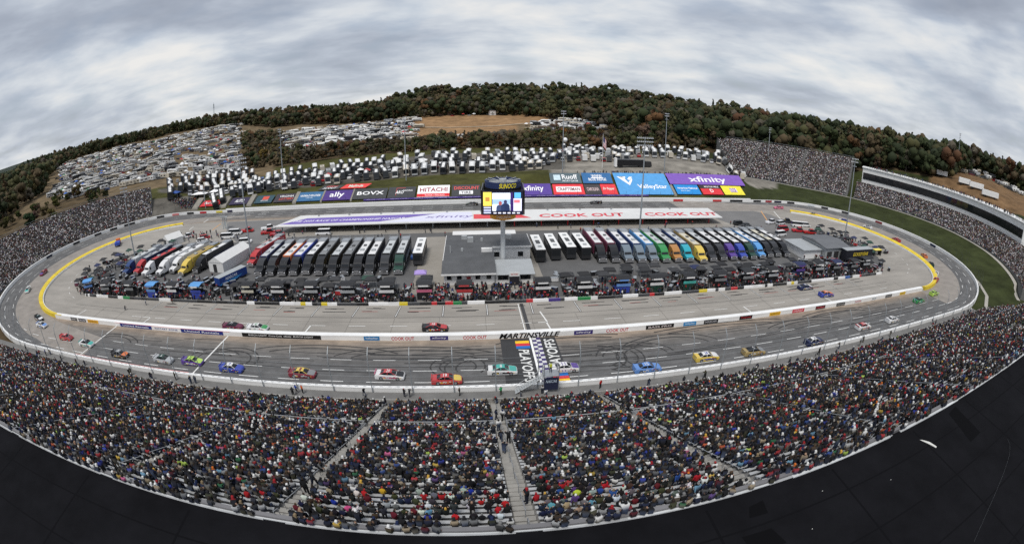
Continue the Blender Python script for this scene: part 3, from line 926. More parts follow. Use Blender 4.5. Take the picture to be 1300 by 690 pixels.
# ------------------------------------------------------------------ garage
g = thing('garage_pavilion', 'long open garage under a white roof with huge painted words beside the back straight', 'garage')
mb = MB()
mb.add([(-80.5, 26, 2.75), (84, 26, 2.75), (84, 38.6, 3.3), (-74, 38.6, 3.3), (-80.5, 26, 2.45), (84, 26, 2.45), (84, 38.6, 3.0), (-74, 38.6, 3.0)],
       [(0, 1, 2, 3), (7, 6, 5, 4), (0, 4, 5, 1), (1, 5, 6, 2), (2, 6, 7, 3), (3, 7, 4, 0)])
roof = ob('roof', mb.mesh('roof', mat('garage_roof_white', (0.66, 0.66, 0.65), 0.55, var=0.1, scale=0.2)), g)
rs = math.atan(0.55 / 12.6)
def roof_z(y):
    return 2.75 + (y - 26) * 0.55 / 12.6
def roof_paint(pts, rgb, dz=0.015):
    m_ = MB()
    m_.add([(x, y, roof_z(y) + dz) for x, y in pts], [tuple(range(len(pts)))])
    return ob('painted_panel', m_.mesh('painted_panel', flat(rgb, 0.55)), roof)
pp = roof_paint([(-79, 28.2), (-41, 28.2), (-22, 35.6), (-30, 35.6), (-70, 34.8)], (112, 92, 172))
lettering('THE 2023 RACE OF CHAMPIONSHIP NASCAR', 42, 1.9, (232, 230, 244), pp, (-53.5, 31.4, roof_z(31.4) + 0.035), (rs, 0, 0), 0.25)
roof_paint([(-39, 27.2), (-9.2, 27.2), (-9.2, 36.6), (-20, 36.6)], (216, 216, 236), 0.012)
lettering('xfinity', 17, 3.4, (116, 100, 160), roof, (-17.0, 31.6, roof_z(31.6) + 0.03), (rs, 0, 0), 0.2, 0.0)
roof_paint([(-8.6, 28.4), (11.0, 28.4), (6.4, 33.8), (-8.6, 33.8)], (214, 70, 76))
for x in (29.5, 68.5):
    lettering('COOK OUT', 31, 4.2, (206, 66, 78), roof, (x, 30.6, roof_z(30.6) + 0.03), (rs, 0, 0), 0.1, 0.03)
for i in range(18):
    x = -78 + i * 9.25
    mb = MB()
    mb.box(-0.16, 0.16, -0.16, 0.16, 0, 2.5)
    ob('post', mb.mesh('post', M_RED if i > 8 else M_POLE), g, (x, 28.4, 0.016))
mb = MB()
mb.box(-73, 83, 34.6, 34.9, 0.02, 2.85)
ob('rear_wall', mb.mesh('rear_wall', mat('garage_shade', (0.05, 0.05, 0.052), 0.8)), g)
for i in range(12):
    mb = MB()
    mb.box(-0.3, 0.3, -0.3, 0.3, 0, 0.35)
    ob('roof_vent', mb.mesh('roof_vent', M_STEEL), roof, (-66 + 12 * i, 37.2, roof_z(37.2)))

# ------------------------------------------------------------------ media centre and other infield buildings
t = thing('infield_building', 'low white building with dark grey flat roof beside the scoreboard tower', 'building')
mb = MB()
mb.box(-16.3, -4.2, -17.0, 4.0, 0.02, 4.2)
mb.box(-16.3, -4.2, -22, -17.002, 0.02, 2.95)
mb.box(-4.2, 6.2, -6.5, 4.0, 0.02, 4.2)
ob('wall', mb.mesh('wall', M_WHITE), t)
mb = MB()
mb.box(-16.6, -4.0, -17.0, 4.4, 4.2, 4.45)
mb.box(-4.0, 6.5, -6.8, 4.4, 4.2, 4.45)
r_ = ob('roof', mb.mesh('roof', M_ROOFG), t)
mb = MB()
mb.add([(-16.8, -17.02, 4.45), (-3.9, -17.02, 4.45), (-3.9, -23.0, 3.2), (-16.8, -23.0, 3.2), (-16.8, -17.02, 4.1), (-3.9, -17.02, 4.1), (-3.9, -23, 3.0), (-16.8, -23, 3.0)],
       [(3, 2, 1, 0), (4, 5, 6, 7), (0, 1, 5, 4), (1, 2, 6, 5), (2, 3, 7, 6), (3, 0, 4, 7)])
ob('lean_to_roof', mb.mesh('lean_to_roof', M_ROOFG), t)
for nm_, bx in (('fascia', (-16.86, -3.84, -23.12, -23.0, 2.85, 3.22)), ('fascia', (-4.0, 6.56, -6.92, -6.8, 4.05, 4.5)), ('fascia', (-16.72, -16.6, -17.0, 4.4, 4.1, 4.5)), ('fascia', (6.5, 6.62, -6.8, 4.4, 4.1, 4.5))):
    mb = MB()
    mb.box(*bx)
    ob(nm_, mb.mesh(nm_, M_WHITE), t)
for x, y, sx, sy, sz in [(-11.5, 0.6, 1.6, 1.2, 1.0), (-9.8, -2.0, 1.7, 1.4, 1.3), (-6.7, -1.5, 0.6, 0.6, 0.8), (1.0, 0.4, 1.4, 1.4, 1.2), (-12, -9.8, 0.6, 0.6, 0.7), (-15, -11, .25, .25, 1.8)]:
    mb = MB()
    mb.box(-sx / 2, sx / 2, -sy / 2, sy / 2, 0, sz, 0, 0.92, 0.92)
    ob('roof_unit', mb.mesh('roof_unit', M_METALR), r_, (x, y, 4.45))
mb = MB()
mb.box(-1.4, 1.4, -0.5, 0.5, 0, 0.9)
ob('roof_curb', mb.mesh('roof_curb', M_WHITE), r_, (-5.6, -10.6, 4.45))
for x in (-15, -12.6, -8.2, -5.6):
    mb = MB()
    mb.box(-0.55, 0.55, -0.03, 0.03, 0, 1.0)
    f_ = ob('window', mb.mesh('window', M_GLASS), t, (x, -22.04, 1.4))
mb = MB()
mb.box(-0.5, 0.5, -0.04, 0.04, 0, 2.1)
ob('door', mb.mesh('door', flat((150, 30, 36))), t, (-10.4, -22.05, 0.02))
for x in (-2.8, 3.6):
    mb = MB()
    mb.box(-0.7, 0.7, -0.03, 0.03, 0, 1.3)
    ob('window', mb.mesh('window', M_GLASS), t, (x, -6.55, 1.5))

t = thing('infield_building', 'small hut with pale metal roof and black front openings right of the main building', 'building')
mb = MB()
mb.box(-4.0, 5.0, -21.8, -14.4, 0.02, 2.5)
ob('wall', mb.mesh('wall', M_WHITE), t)
mb = MB()
mb.add([(-4.4, -22.7, 2.5), (5.4, -22.7, 2.5), (5.4, -14.2, 3.3), (-4.4, -14.2, 3.3), (-4.4, -22.7, 2.62), (5.4, -22.7, 2.62), (5.4, -14.2, 3.42), (-4.4, -14.2, 3.42)],
       [(3, 2, 1, 0), (4, 5, 6, 7), (0, 1, 5, 4), (1, 2, 6, 5), (2, 3, 7, 6), (3, 0, 4, 7)])
ob('roof', mb.mesh('roof', M_METALR), t)
for x in (-2.2, 3.2):
    mb = MB()
    mb.box(-1.2, 1.2, -0.05, 0.05, 0, 1.3)
    ob('window', mb.mesh('window', M_GLASS), t, (x, -21.83, 1.0))
mb = MB()
mb.box(-1.1, 1.1, -1.2, 0, 0, 2.6)
d_ = ob('porch', mb.mesh('porch', flat((36, 32, 40))), t, (0.4, -21.9, 0.02))
mb = MB()
mb.box(-1.2, 1.2, -0.06, 0.06, 0, 1.0)
s_ = ob('sign_board', mb.mesh('sign_board', M_WHITE), d_, (0, -1.2, 2.3))
lettering('VICTORY', 1.8, 0.5, (190, 70, 70), s_, (0, -0.08, 0.5), (PI / 2, 0, 0))
for k, x in enumerate((-1.2, 0.6, 2.0, 4.4)):
    mb = MB()
    mb.box(-0.6, 0.6, -0.45, 0.45, 0, 1.3)
    thing('equipment_cabinet', ['white cabinet', 'tall white cabinet', 'dark red cabinet', 'pale grey cabinet'][k] + ' behind the small hut under the main building wall', 'cabinet', (x, -10.6, 0.02), me=mb.mesh('equipment_cabinet', [M_WHITE, M_WHITE, flat((110, 34, 44)), M_METALR][k]))

t = thing('infield_building', 'grey roofed tyre building near the right turn', 'building')
mb = MB()
mb.box(101.5, 113.5, -17.0, -3.0, 0.02, 4.0)
ob('wall', mb.mesh('wall', M_METALR), t)
mb = MB()
mb.add([(101, -17.6, 4.0), (114, -17.6, 4.0), (114, -10, 4.9), (101, -10, 4.9), (101, -2.6, 4.0), (114, -2.6, 4.0)], [(0, 1, 2, 3), (3, 2, 5, 4), (0, 3, 4), (1, 5, 2)])
ob('roof', mb.mesh('roof', mat('shed_roof', (0.13, 0.135, 0.145), 0.6, var=0.15, scale=0.4)), t)
mb = MB()
mb.box(93.0, 101.0, -15, -4, 0.02, 2.9)
ob('annex_wall', mb.mesh('annex_wall', M_WHITE), t)
mb = MB()
mb.box(92.4, 101.0, -15.6, -3.4, 2.9, 3.1)
ob('annex_roof', mb.mesh('annex_roof', M_METALR), t)
for x in (103.5, 107, 110.5):
    mb = MB()
    mb.box(-1.2, 1.2, -0.04, 0.04, 0, 2.6)
    ob('roller_door', mb.mesh('roller_door', M_BLACK), t, (x, -17.04, 0.1))
t = thing('display_trailer', 'black trailer with yellow lettering parked end on to the tyre building', 'trailer', (115.6, -19.6, 0.006), 0.0)
mb = MB()
mb.box(-7.4, 7.4, -1.4, 1.4, 0.9, 4.2)
bd = ob('body', mb.mesh('body', flat((22, 24, 34))), t)
lettering('GOODYEAR', 8.4, 1.2, (232, 204, 40), bd, (0.6, -1.43, 2.7), (PI / 2, 0, 0), 0.25)
mb = MB()
mb.box(-7.5, 7.5, -1.5, 1.5, 4.2, 4.3)
ob('roof', mb.mesh('roof', M_METALR), t)
for x in (-5, -3.8, 5):
    mb = MB()
    mb.cyl((x, -1.3, 0.5), (x, 1.3, 0.5), 0.5, n=14)
    ob('wheel', mb.mesh('wheel', M_RUBBER), t)

def white_tent(name, label, cx, cy, L, W, rz, h=3.0, ridge=4.6):
    t = thing(name, label, 'tent', (cx, cy, 0.01), rz)
    mb = MB()
    mb.box(-W / 2, W / 2, -L / 2, L / 2, 0, h)
    ob('side_wall', mb.mesh('side_wall', mat('tent_canvas', (0.66, 0.66, 0.65), 0.7, var=0.06, scale=0.8)), t)
    mb = MB()
    a, b = W / 2 + 0.1, L / 2 + 0.1
    mb.add([(-a, -b, h), (a, -b, h), (a, b, h), (-a, b, h), (0, -b, ridge), (0, b, ridge)], [(0, 4, 5, 3), (4, 1, 2, 5), (0, 1, 4), (2, 3, 5)])
    ob('roof', mb.mesh('roof', MATS['tent_canvas']), t)
    mb = MB()
    mb.box(-0.7, 0.7, -0.05, 0.05, 0, 2.4)
    ob('doorway', mb.mesh('doorway', M_BLACK), t, (-0.4, -L / 2 - 0.03, 0))
    return t
white_tent('marquee', 'long white marquee with black doorway among the left haulers', -83.2, -4.2, 15.5, 6.0, -0.17)
white_tent('marquee', 'long white awning just behind the dark roofed building', -5.6, 13.0, 19.0, 4.0, 0.0, 2.6, 3.0).rotation_euler.z = PI / 2
t = bpy.data.objects['marquee.001']
t.scale = (1, 1, 1)
white_tent('marquee', 'small white peaked tent behind the red roofed trailer', -122.6, 17.6, 7.0, 5.0, -0.5, 2.4, 4.2)

# ------------------------------------------------------------------ scoreboard tower
t = thing('scoreboard_tower', 'scoreboard tower with four big screens between navy and orange rings on a pale pole', 'scoreboard', (-1.6, -13.2, 0.0))
mb = MB()
mb.cyl((0, 0, 0), (0, 0, 23.2), 0.62, 0.55, 16)
ob('pole', mb.mesh('pole', mat('tower_pole', (0.55, 0.57, 0.58), 0.5, var=0.08, scale=0.6)), t)
R_ = 4.9
for k in range(4):
    a = k * PI / 2 - 0.07
    sc_ = MB()
    sc_.box(-4.85, 4.85, -0.25, 0.0, 16.0, 21.9)
    s_ = ob('screen_frame', sc_.mesh('screen_frame', M_BLACKP), t, (0, 0, 0), (0, 0, a))
    s_.location = (R_ * math.sin(a), -R_ * math.cos(a), 0)
    def px(x0, x1, z0, z1, rgb, s=0.62, d=0.27):
        m_ = MB()
        m_.quad((x0, -d, z0), (x1, -d, z0), (x1, -d, z1), (x0, -d, z1))
        return ob('display', m_.mesh('display', glow(rgb, s)), s_)
    px(-4.7, 4.7, 16.15, 21.75, (22, 22, 46), 0.3, 0.262)
    px(-4.6, -2.65, 18.2, 21.5, (238, 214, 90), 0.7)
    px(-4.1, -3.1, 19.3, 20.3, (196, 140, 70), 0.5, 0.28)
    for i in range(3):
        px(-4.5, -2.8, 16.4 + i * 0.6, 16.75 + i * 0.6, (200, 205, 240), 0.6)
    px(-2.45, 1.75, 17.0, 21.3, (226, 236, 246), 0.9)
    px(-2.45, 1.75, 18.6, 19.8, (150, 180, 220), 0.7, 0.275)
    for (cx, w_, zt, c) in ((-0.6, 1.0, 19.0, (60, 74, 110)), (0.6, 1.1, 19.3, (34, 48, 84))):
        m_ = MB()
        n = 14
        pts = [(cx - w_, -0.285, 17.0), (cx + w_, -0.285, 17.0), (cx + w_ * 0.9, -0.285, zt - 0.9), (cx + w_ * 0.4, -0.285, zt - 0.5), (cx - w_ * 0.4, -0.285, zt - 0.5), (cx - w_ * 0.9, -0.285, zt - 0.9)]
        m_.add(pts, [tuple(range(6))])
        ob('display', m_.mesh('display', glow(c, 0.5)), s_)
        m_ = MB()
        m_.add([(cx + 0.4 * math.cos(2 * PI * i / n), -0.287, zt - 0.15 + 0.5 * math.sin(2 * PI * i / n)) for i in range(n)], [tuple(range(n))])
        ob('display', m_.mesh('display', glow((170, 90, 90) if cx < 0 else (60, 60, 90), 0.5)), s_)
    px(2.5, 4.4, 17.0, 20.0, (222, 222, 244), 0.8)
    px(2.7, 4.2, 20.1, 21.4, (90, 170, 230), 0.7)
    px(2.6, 4.0, 18.9, 19.7, (226, 120, 130), 0.6, 0.28)
    px(1.85, 2.4, 17.0, 21.4, (60, 36, 110), 0.4, 0.275)
    for i in range(6):
        px(-2.2 + i * 1.1, -1.5 + i * 1.1, 16.35, 16.65, (220, 220, 240), 0.7)
mb = MB()
n = 40
for r, z0, z1, mi in ((4.4, 22.0, 23.5, 0),):
    mb.loft([[(rr * math.cos(2 * PI * i / n), rr * math.sin(2 * PI * i / n), z) for i in range(n)] for rr, z in ((r, z0), (r, z1), (r - 0.35, z1), (r - 0.35, z0))], caps=False)
ring1 = ob('upper_ring', mb.mesh('upper_ring', flat((30, 46, 88))), t)
mb = MB()
for i in range(10):
    a = 2 * PI * i / 10
    mb.cyl((0.6 * math.cos(a), 0.6 * math.sin(a), 23.2), (4.2 * math.cos(a), 4.2 * math.sin(a), 23.7), 0.09, n=5)
mb.cyl((0, 0, 22.6), (0, 0, 22.75), 4.04, 4.04, 32)
mb.cyl((0, 0, 22.75), (0, 0, 23.8), 1.0, 0.9, 16)
ob('ring_bracing', mb.mesh('ring_bracing', M_METALR), t)
mb = MB()
mb.loft([[(rr * math.cos(2 * PI * i / n), rr * math.sin(2 * PI * i / n), z) for i in range(n)] for rr, z in ((3.2, 14.2), (3.2, 15.7), (2.8, 15.7), (2.8, 14.2))], caps=False)
ring2 = ob('lower_ring', mb.mesh('lower_ring', flat((250, 176, 60))), t)
mb = MB()
for i in range(28):
    a = 2 * PI * i / 28
    mb.cyl((3.0 * math.cos(a), 3.0 * math.sin(a), 15.7), (3.0 * math.cos(a), 3.0 * math.sin(a), 16.0), 0.07, n=5)
    mb.cyl((0.5 * math.cos(a), 0.5 * math.sin(a), 15.5), (3.0 * math.cos(a), 3.0 * math.sin(a), 15.65), 0.05, n=4)
ob('ring_railing', mb.mesh('ring_railing', M_METALR), t)
def curved_text(s, R, w, h, z, rgb, a0, parent, shear=0):
    src = text_mesh(s, w, h, flat(rgb), shear, 0.02)
    me = src.copy()
    bm = bmesh.new()
    bm.from_mesh(me)
    bmesh.ops.subdivide_edges(bm, edges=[e for e in bm.edges if e.calc_length() > 0.25], cuts=2, use_grid_fill=False)
    for v in bm.verts:
        a = v.co.x / R + a0
        zz = v.co.y + z
        v.co = Vector((R * math.sin(a), -R * math.cos(a), zz))
    bm.to_mesh(me)
    bm.free()
    ob('lettering', me, parent)
curved_text('SUNOCO', 4.46, 4.4, 1.15, 22.75, (250, 232, 50), 0.22, ring1, 0.25)
curved_text('SUNOCO', 4.46, 4.2, 1.25, 22.95, (246, 226, 40), 0.22 + PI, ring1, 0.25)
curved_text('CHALLENGER', 3.25, 3.8, 0.75, 14.95, (250, 226, 210), 0.0, ring2, 0.1)

# ------------------------------------------------------------------ light poles and flag
def mb_join(mb, extra):
    """the bars so far and the extra boxes as one welded frame"""
    for e in extra:
        mb.box(*e)
    return mb
def light_pole(x, y, z, h, label, rows=3, cols=8, rz=0.0, r=0.28, lampw=0.62):
    t = thing('light_pole', label, 'light pole', (x, y, z), rz)
    mb = MB()
    mb.cyl((0, 0, -0.5), (0, 0, h), r, r * 0.55, 10)
    ob('pole', mb.mesh('pole', M_POLE), t)
    mb = MB()
    for i in range(rows):
        zz = h - 0.4 - i * 1.15
        mb.box(-cols * lampw / 2, cols * lampw / 2, -0.08, 0.08, zz - 0.06, zz + 0.06)
    mb.box(-0.9, 0.9, -0.5, 0.3, h - 1.15 * rows - 0.9, h - 1.15 * rows - 0.75)
    mb = mb_join(mb, [(-0.1, 0.1, -0.12, 0.12, h - 1.15 * rows - 0.8, h - 0.3)])
    bank = ob('lamp_bank', mb.mesh('lamp_bank', M_STEEL), t)
    lm = MB()
    lm.cyl((0, 0.1, 0), (0, -0.32, -0.14), 0.15, 0.26, 8)
    lm.quad((-0.17, -0.335, -0.30), (0.17, -0.335, -0.30), (0.17, -0.335, 0.02), (-0.17, -0.335, 0.02), 1)
    me = lm.mesh('lamp', [M_STEEL, M_LAMP])
    for i in range(rows):
        for j in range(cols):
            ob('lamp', me, bank, ((j - (cols - 1) / 2) * lampw, -0.12, h - 0.4 - i * 1.15 + 0.3))
    return t
light_pole(43.7, 10.7, 0, 32.6, 'tallest floodlight pole with a wide bank of lamps among the right haulers', 3, 9)
light_pole(-75.0, -5.0, 0, 31.3, 'grey floodlight pole beside the long white marquee', 3, 7, 0.3)
light_pole(-127.5, -2.4, 0, 26.0, 'grey floodlight pole among the haulers nearest the left turn', 2, 5, 0.5)
light_pole(133.3, 4.5, 0, 31.7, 'grey floodlight pole beside the tyre building near the right turn', 2, 5, -0.6)
for x, y, tz_, lab, n in [(33.4, 88.5, 37.6, 'thin floodlight pole behind the grey and blue upper banners', 4), (88.6, 96.5, 38.4, 'thin floodlight pole behind the large purple banner', 4), (-101, 88.0, 34.2, 'thin floodlight pole on the grass behind the teal badge banner', 3), (-40.2, 95.5, 34.4, 'thin floodlight pole on the grass behind the HITACHI banner', 3)]:
    z = tz(x, y)
    light_pole(x, y, z, tz_ - z, lab, 2, n, 0, 0.26)
light_pole(-139, 60.8 + 10, tz(-139, 70.8), 9.5, 'short pale light pole beside the spectators at the left end of the banners', 1, 3)
light_pole(172, 119, 18, 17, 'thin floodlight pole behind the top of the far right grandstand', 2, 3)
light_pole(330, 62, tz(330, 62), 30, 'dark floodlight pole on the tan hilltop behind the suites', 2, 4)
t = thing('flagpole', 'white flagpole with a hanging striped flag behind the royal blue banner', 'flagpole', (56.5, 102, tz(56.5, 102)))
mb = MB()
mb.cyl((0, 0, 0), (0, 0, 17.5), 0.12, 0.07, 8)
ob('pole', mb.mesh('pole', M_WHITE), t)
fl = MB()
for i in range(13):
    for k in range(6):
        x0, x1 = k * 0.36, (k + 1) * 0.36
        wv = lambda x: 0.22 * math.sin(x * 3.1)
        za, zb = 11.4 - 0.0 + i * 0.38, 11.4 + (i + 1) * 0.38
        canton = i >= 6 and k < 3
        fl.quad((0.12 + x0 * 0.8, wv(x0), za - x0 * 1.1), (0.12 + x1 * 0.8, wv(x1), za - x1 * 1.1), (0.12 + x1 * 0.8, wv(x1), zb - x1 * 1.1), (0.12 + x0 * 0.8, wv(x0), zb - x0 * 1.1), 2 if canton else i % 2)
ob('flag', fl.mesh('flag', [flat((178, 38, 52)), flat((238, 238, 238)), flat((40, 50, 100))]), t)
t = thing('balloon_light', 'round white balloon light on a mast behind the grey Ruoff banner', 'lamp', (37.5, 104, tz(37.5, 104)))
mb = MB()
mb.cyl((0, 0, 0), (0, 0, 13.6), 0.1, 0.08, 8)
ob('mast', mb.mesh('mast', M_POLE), t)
bm = bmesh.new()
bmesh.ops.create_icosphere(bm, subdivisions=3, radius=1.15)
me = bpy.data.meshes.new('balloon')
bm.to_mesh(me)
bm.free()
me.materials.append(M_WHITE)
ob('balloon', me, t, (0, 0, 14.4))

# ------------------------------------------------------------------ people
def skin_body(name, joints, edges, sub=1):
    """one continuous body grown over a skeleton. joints: name -> (pos, rx, ry, region)"""
    names = list(joints)
    me = bpy.data.meshes.new('skeleton')
    me.from_pydata([joints[n][0] for n in names], [(names.index(a), names.index(b)) for a, b in edges], [])
    o = bpy.data.objects.new('skeleton', me)
    COL.objects.link(o)
    md = o.modifiers.new('skin', 'SKIN')
    sv = me.skin_vertices[0].data
    for i, n in enumerate(names):
        sv[i].radius = (joints[n][1], joints[n][2])
        sv[i].use_root = (i == 0)
    if sub:
        ss = o.modifiers.new('sub', 'SUBSURF')
        ss.levels = ss.render_levels = sub
    dg = bpy.context.evaluated_depsgraph_get()
    dg.update()
    out = bpy.data.meshes.new_from_object(o.evaluated_get(dg))
    out.name = name
    bpy.data.objects.remove(o)
    bpy.data.meshes.remove(me)
    J = np.array([joints[n][0] for n in names])
    Rr = np.array([max(joints[n][1], joints[n][2]) for n in names])
    reg = [joints[n][3] for n in names]
    hd = np.array(joints['head'][0])
    out.materials.clear()
    for m in (M_JACK, M_LEGS, M_SKIN, M_HAT):
        out.materials.append(m)
    fwd = joints['head'][4] if len(joints['head']) > 4 else (0, 1)
    def region(c):
        d = np.linalg.norm(J - c, axis=1) / Rr
        r = reg[int(d.argmin())]
        if r == 3:
            q = c - hd
            front = q[0] * fwd[0] + q[1] * fwd[1]
            return 2 if (q[2] < 0.05 and front > 0.02) else 3
        return r
    for p in out.polygons:
        p.material_index = region(np.array(p.center))
        p.use_smooth = True
    return out

BE = [('hip', 'waist'), ('waist', 'chest'), ('chest', 'neck'), ('neck', 'head'), ('head', 'crown'), ('chest', 'shl'), ('shl', 'ell'), ('ell', 'hal'), ('chest', 'shr'), ('shr', 'elr'), ('elr', 'har'),
      ('hip', 'thl'), ('thl', 'knl'), ('knl', 'anl'), ('anl', 'tol'), ('hip', 'thr'), ('thr', 'knr'), ('knr', 'anr'), ('anr', 'tor')]

def seated(lean=0.0, arms='lap', turn=0.0):
    s = lean
    J = {'hip': ((0, 0, .50), .155, .14, 1), 'waist': ((0, .02 + s * .3, .68), .165, .135, 0), 'chest': ((0, .03 + s * .7, .92), .175, .13, 0), 'neck': ((0, .06 + s, 1.10), .075, .075, 0),
         'head': ((turn * .03, .09 + s * 1.1, 1.235), .098, .11, 3, (turn, 1)), 'crown': ((turn * .03, .08 + s * 1.1, 1.315), .075, .085, 3),
         'thl': ((-.11, .16, .52), .10, .095, 1), 'knl': ((-.13, .44, .53), .082, .08, 1), 'anl': ((-.13, .42, .12), .055, .06, 1), 'tol': ((-.14, .57, .07), .048, .04, 1),
         'thr': ((.11, .16, .52), .10, .095, 1), 'knr': ((.13, .44, .53), .082, .08, 1), 'anr': ((.13, .42, .12), .055, .06, 1), 'tor': ((.14, .57, .07), .048, .04, 1)}
    for sd, l, r_, e, h in ((-1, 'shl', 'x', 'ell', 'hal'), (1, 'shr', 'x', 'elr', 'har')):
        J[l] = ((sd * .18, .03 + s * .8, 1.01), .075, .075, 0)
        a = arms if arms != 'one' else ('up' if sd > 0 else 'lap')
        if a == 'lap':
            J[e], J[h] = ((sd * .235, .10 + s * .6, .76), .058, .058, 0), ((sd * .10, .30 + s * .3, .68), .045, .045, 2)
        elif a == 'up':
            J[e], J[h] = ((sd * .26, .20 + s, .98), .058, .058, 0), ((sd * .16, .20 + s, 1.26), .045, .045, 2)
        else:
            J[e], J[h] = ((sd * .25, .06 + s * .6, .74), .058, .058, 0), ((sd * .20, .40, .60), .045, .045, 2)
    return J

def standing(stride=0.0, arms='down', lean=0.0, crouch=0.0):
    c = crouch
    z = lambda v: v - c * 0.45
    J = {'hip': ((0, -c * .15, z(.92)), .16, .13, 1), 'waist': ((0, lean * .2, z(1.08)), .165, .13, 0), 'chest': ((0, lean * .5, z(1.32)), .185, .13, 0), 'neck': ((0, lean * .75, z(1.49)), .07, .07, 0),
         'head': ((0, lean * .85 + .02, z(1.62)), .092, .105, 3, (0, 1)), 'crown': ((0, lean * .85 + .01, z(1.71)), .072, .08, 3),
         'thl': ((-.10, stride * .06, z(.85)), .095, .095, 1), 'knl': ((-.11, stride * .24 + c * .35, max(.48 - c * .02, .1)), .07, .07, 1), 'anl': ((-.11, stride * .30, .10), .05, .055, 1), 'tol': ((-.12, stride * .30 + .16, .05), .045, .04, 1),
         'thr': ((.10, -stride * .06, z(.85)), .095, .095, 1), 'knr': ((.11, -stride * .16 + c * .35, .48), .07, .07, 1), 'anr': ((.11, -stride * .36, .12), .05, .055, 1), 'tor': ((.12, -stride * .36 + .15, .05), .045, .04, 1)}
    for sd, l, e, h in ((-1, 'shl', 'ell', 'hal'), (1, 'shr', 'elr', 'har')):
        J[l] = ((sd * .20, lean * .6, z(1.42)), .075, .075, 0)
        if arms == 'down':
            J[e], J[h] = ((sd * .26, -.03 + sd * stride * .15 + lean * .5, z(1.14)), .055, .055, 0), ((sd * .25, .06 + sd * stride * .3 + lean * .6, z(.90)), .042, .042, 2)
        elif arms == 'fold':
            J[e], J[h] = ((sd * .27, .10 + lean * .6, z(1.16)), .055, .055, 0), ((sd * .06, .24 + lean * .7, z(1.20)), .042, .042, 2)
        else:
            J[e], J[h] = ((sd * .27, .22 + lean * .8, z(1.24)), .055, .055, 0), ((sd * .17, .46 + lean, z(1.22)), .042, .042, 2)
    return J

SEAT_POSES = [seated(), seated(.10), seated(.16, 'knee'), seated(-.02, 'one', .6), seated(.05, 'lap', -.7), seated(.08, 'up'), seated(.2, 'lap', .5)]
STAND_POSES = [standing(), standing(.8), standing(0, 'fold'), standing(.3, 'reach', .15), standing(.2, 'reach', .35, .8), standing(.5, 'down', .05)]
SEAT_FULL = [skin_body('person_seated', j, BE, 1) for j in SEAT_POSES]
STAND_FULL = [skin_body('person_standing', j, BE, 1) for j in STAND_POSES]
SEAT_LOW = [skin_body('person_seated_low', j, BE, 0) for j in SEAT_POSES[:5]]
STAND_LOW = [skin_body('person_standing_low', j, BE, 0) for j in STAND_POSES]

def arrays(me):
    me.calc_loop_triangles()
    V = np.empty(len(me.vertices) * 3, np.float32)
    me.vertices.foreach_get('co', V)
    F = np.empty(len(me.loop_triangles) * 3, np.int32)
    me.loop_triangles.foreach_get('vertices', F)
    reg = np.zeros(len(me.vertices), np.int32)
    for p in me.polygons:
        for v in p.vertices:
            reg[v] = max(reg[v], p.material_index)
    return V.reshape(-1, 3), F.reshape(-1, 3), reg
SEAT_A = [arrays(m) for m in SEAT_LOW]
STAND_A = [arrays(m) for m in STAND_LOW]
# far spectator: tapering torso with a head, a few faces
def far_person():
    V = [(-.24, -.12, .35), (.24, -.12, .35), (.24, .12, .35), (-.24, .12, .35), (-.22, -.1, 1.0), (.22, -.1, 1.0), (.22, .14, 1.0), (-.22, .14, 1.0), (-.2, .55, .4), (.2, .55, .4), (-.2, .5, .62), (.2, .5, .62),
         (-.1, -.02, 1.02), (.1, -.02, 1.02), (.1, .18, 1.02), (-.1, .18, 1.02), (-.08, 0, 1.3), (.08, 0, 1.3), (.08, .15, 1.3), (-.08, .15, 1.3)]
    q = [(0, 1, 5, 4), (1, 2, 6, 5), (2, 3, 7, 6), (3, 0, 4, 7), (4, 5, 6, 7), (3, 2, 11, 10), (10, 11, 9, 8), (12, 13, 17, 16), (13, 14, 18, 17), (14, 15, 19, 18), (15, 12, 16, 19), (16, 17, 18, 19)]
    F = []
    for a, b, c, d in q:
        F += [(a, b, c), (a, c, d)]
    reg = np.array([0] * 8 + [1] * 4 + [2] * 4 + [3] * 4)
    return np.array(V, np.float32), np.array(F, np.int32), reg
FAR_A = [far_person()]

JACKETS = [((.010, .010, .012), 40, 'black'), ((.035, .037, .04), 15, 'charcoal'), ((.11, .115, .12), 8, 'grey'), ((.30, .31, .32), 4, 'pale grey'), ((.010, .016, .045), 10, 'navy'), ((.02, .06, .24), 2.6, 'blue'), ((.012, .03, .30), 1.6, 'royal blue'),
           ((.05, .033, .02), 6, 'brown'), ((.04, .045, .022), 5, 'olive'), ((.28, .22, .14), 2.6, 'tan'), ((.60, .60, .59), 4.2, 'white'), ((.34, .012, .018), 4, 'red'), ((.10, .010, .018), 4, 'maroon'), ((.55, .09, .01), .9, 'orange'), ((.50, .33, .02), .7, 'yellow'),
           ((.38, .56, .05), .5, 'neon green'), ((.02, .12, .05), 1.0, 'green'), ((.50, .08, .22), .5, 'pink'), ((.08, .04, .16), 1.2, 'purple'), ((.10, .24, .36), 1.6, 'light blue')]
HATS = [((.012, .012, .014), 30, 'black cap'), ((.022, .016, .012), 24, 'dark hair'), ((.06, .04, .025), 10, 'brown hair'), ((.20, .15, .09), 3, 'fair hair'), ((.62, .62, .61), 10, 'white cap'), ((.15, .15, .15), 6, 'grey hair'), ((.26, .015, .02), 4, 'red cap'), ((.012, .02, .06), 8, 'navy cap'),
        ((.5, .3, .05), .6, 'yellow cap'), ((.5, .13, .02), .6, 'orange cap'), ((.30, .19, .13), 1.5, 'bald head')]
LEGS = [((.02, .024, .04), 8), ((.012, .012, .013), 6), ((.045, .06, .10), 6), ((.12, .11, .09), 2), ((.05, .05, .03), 1)]
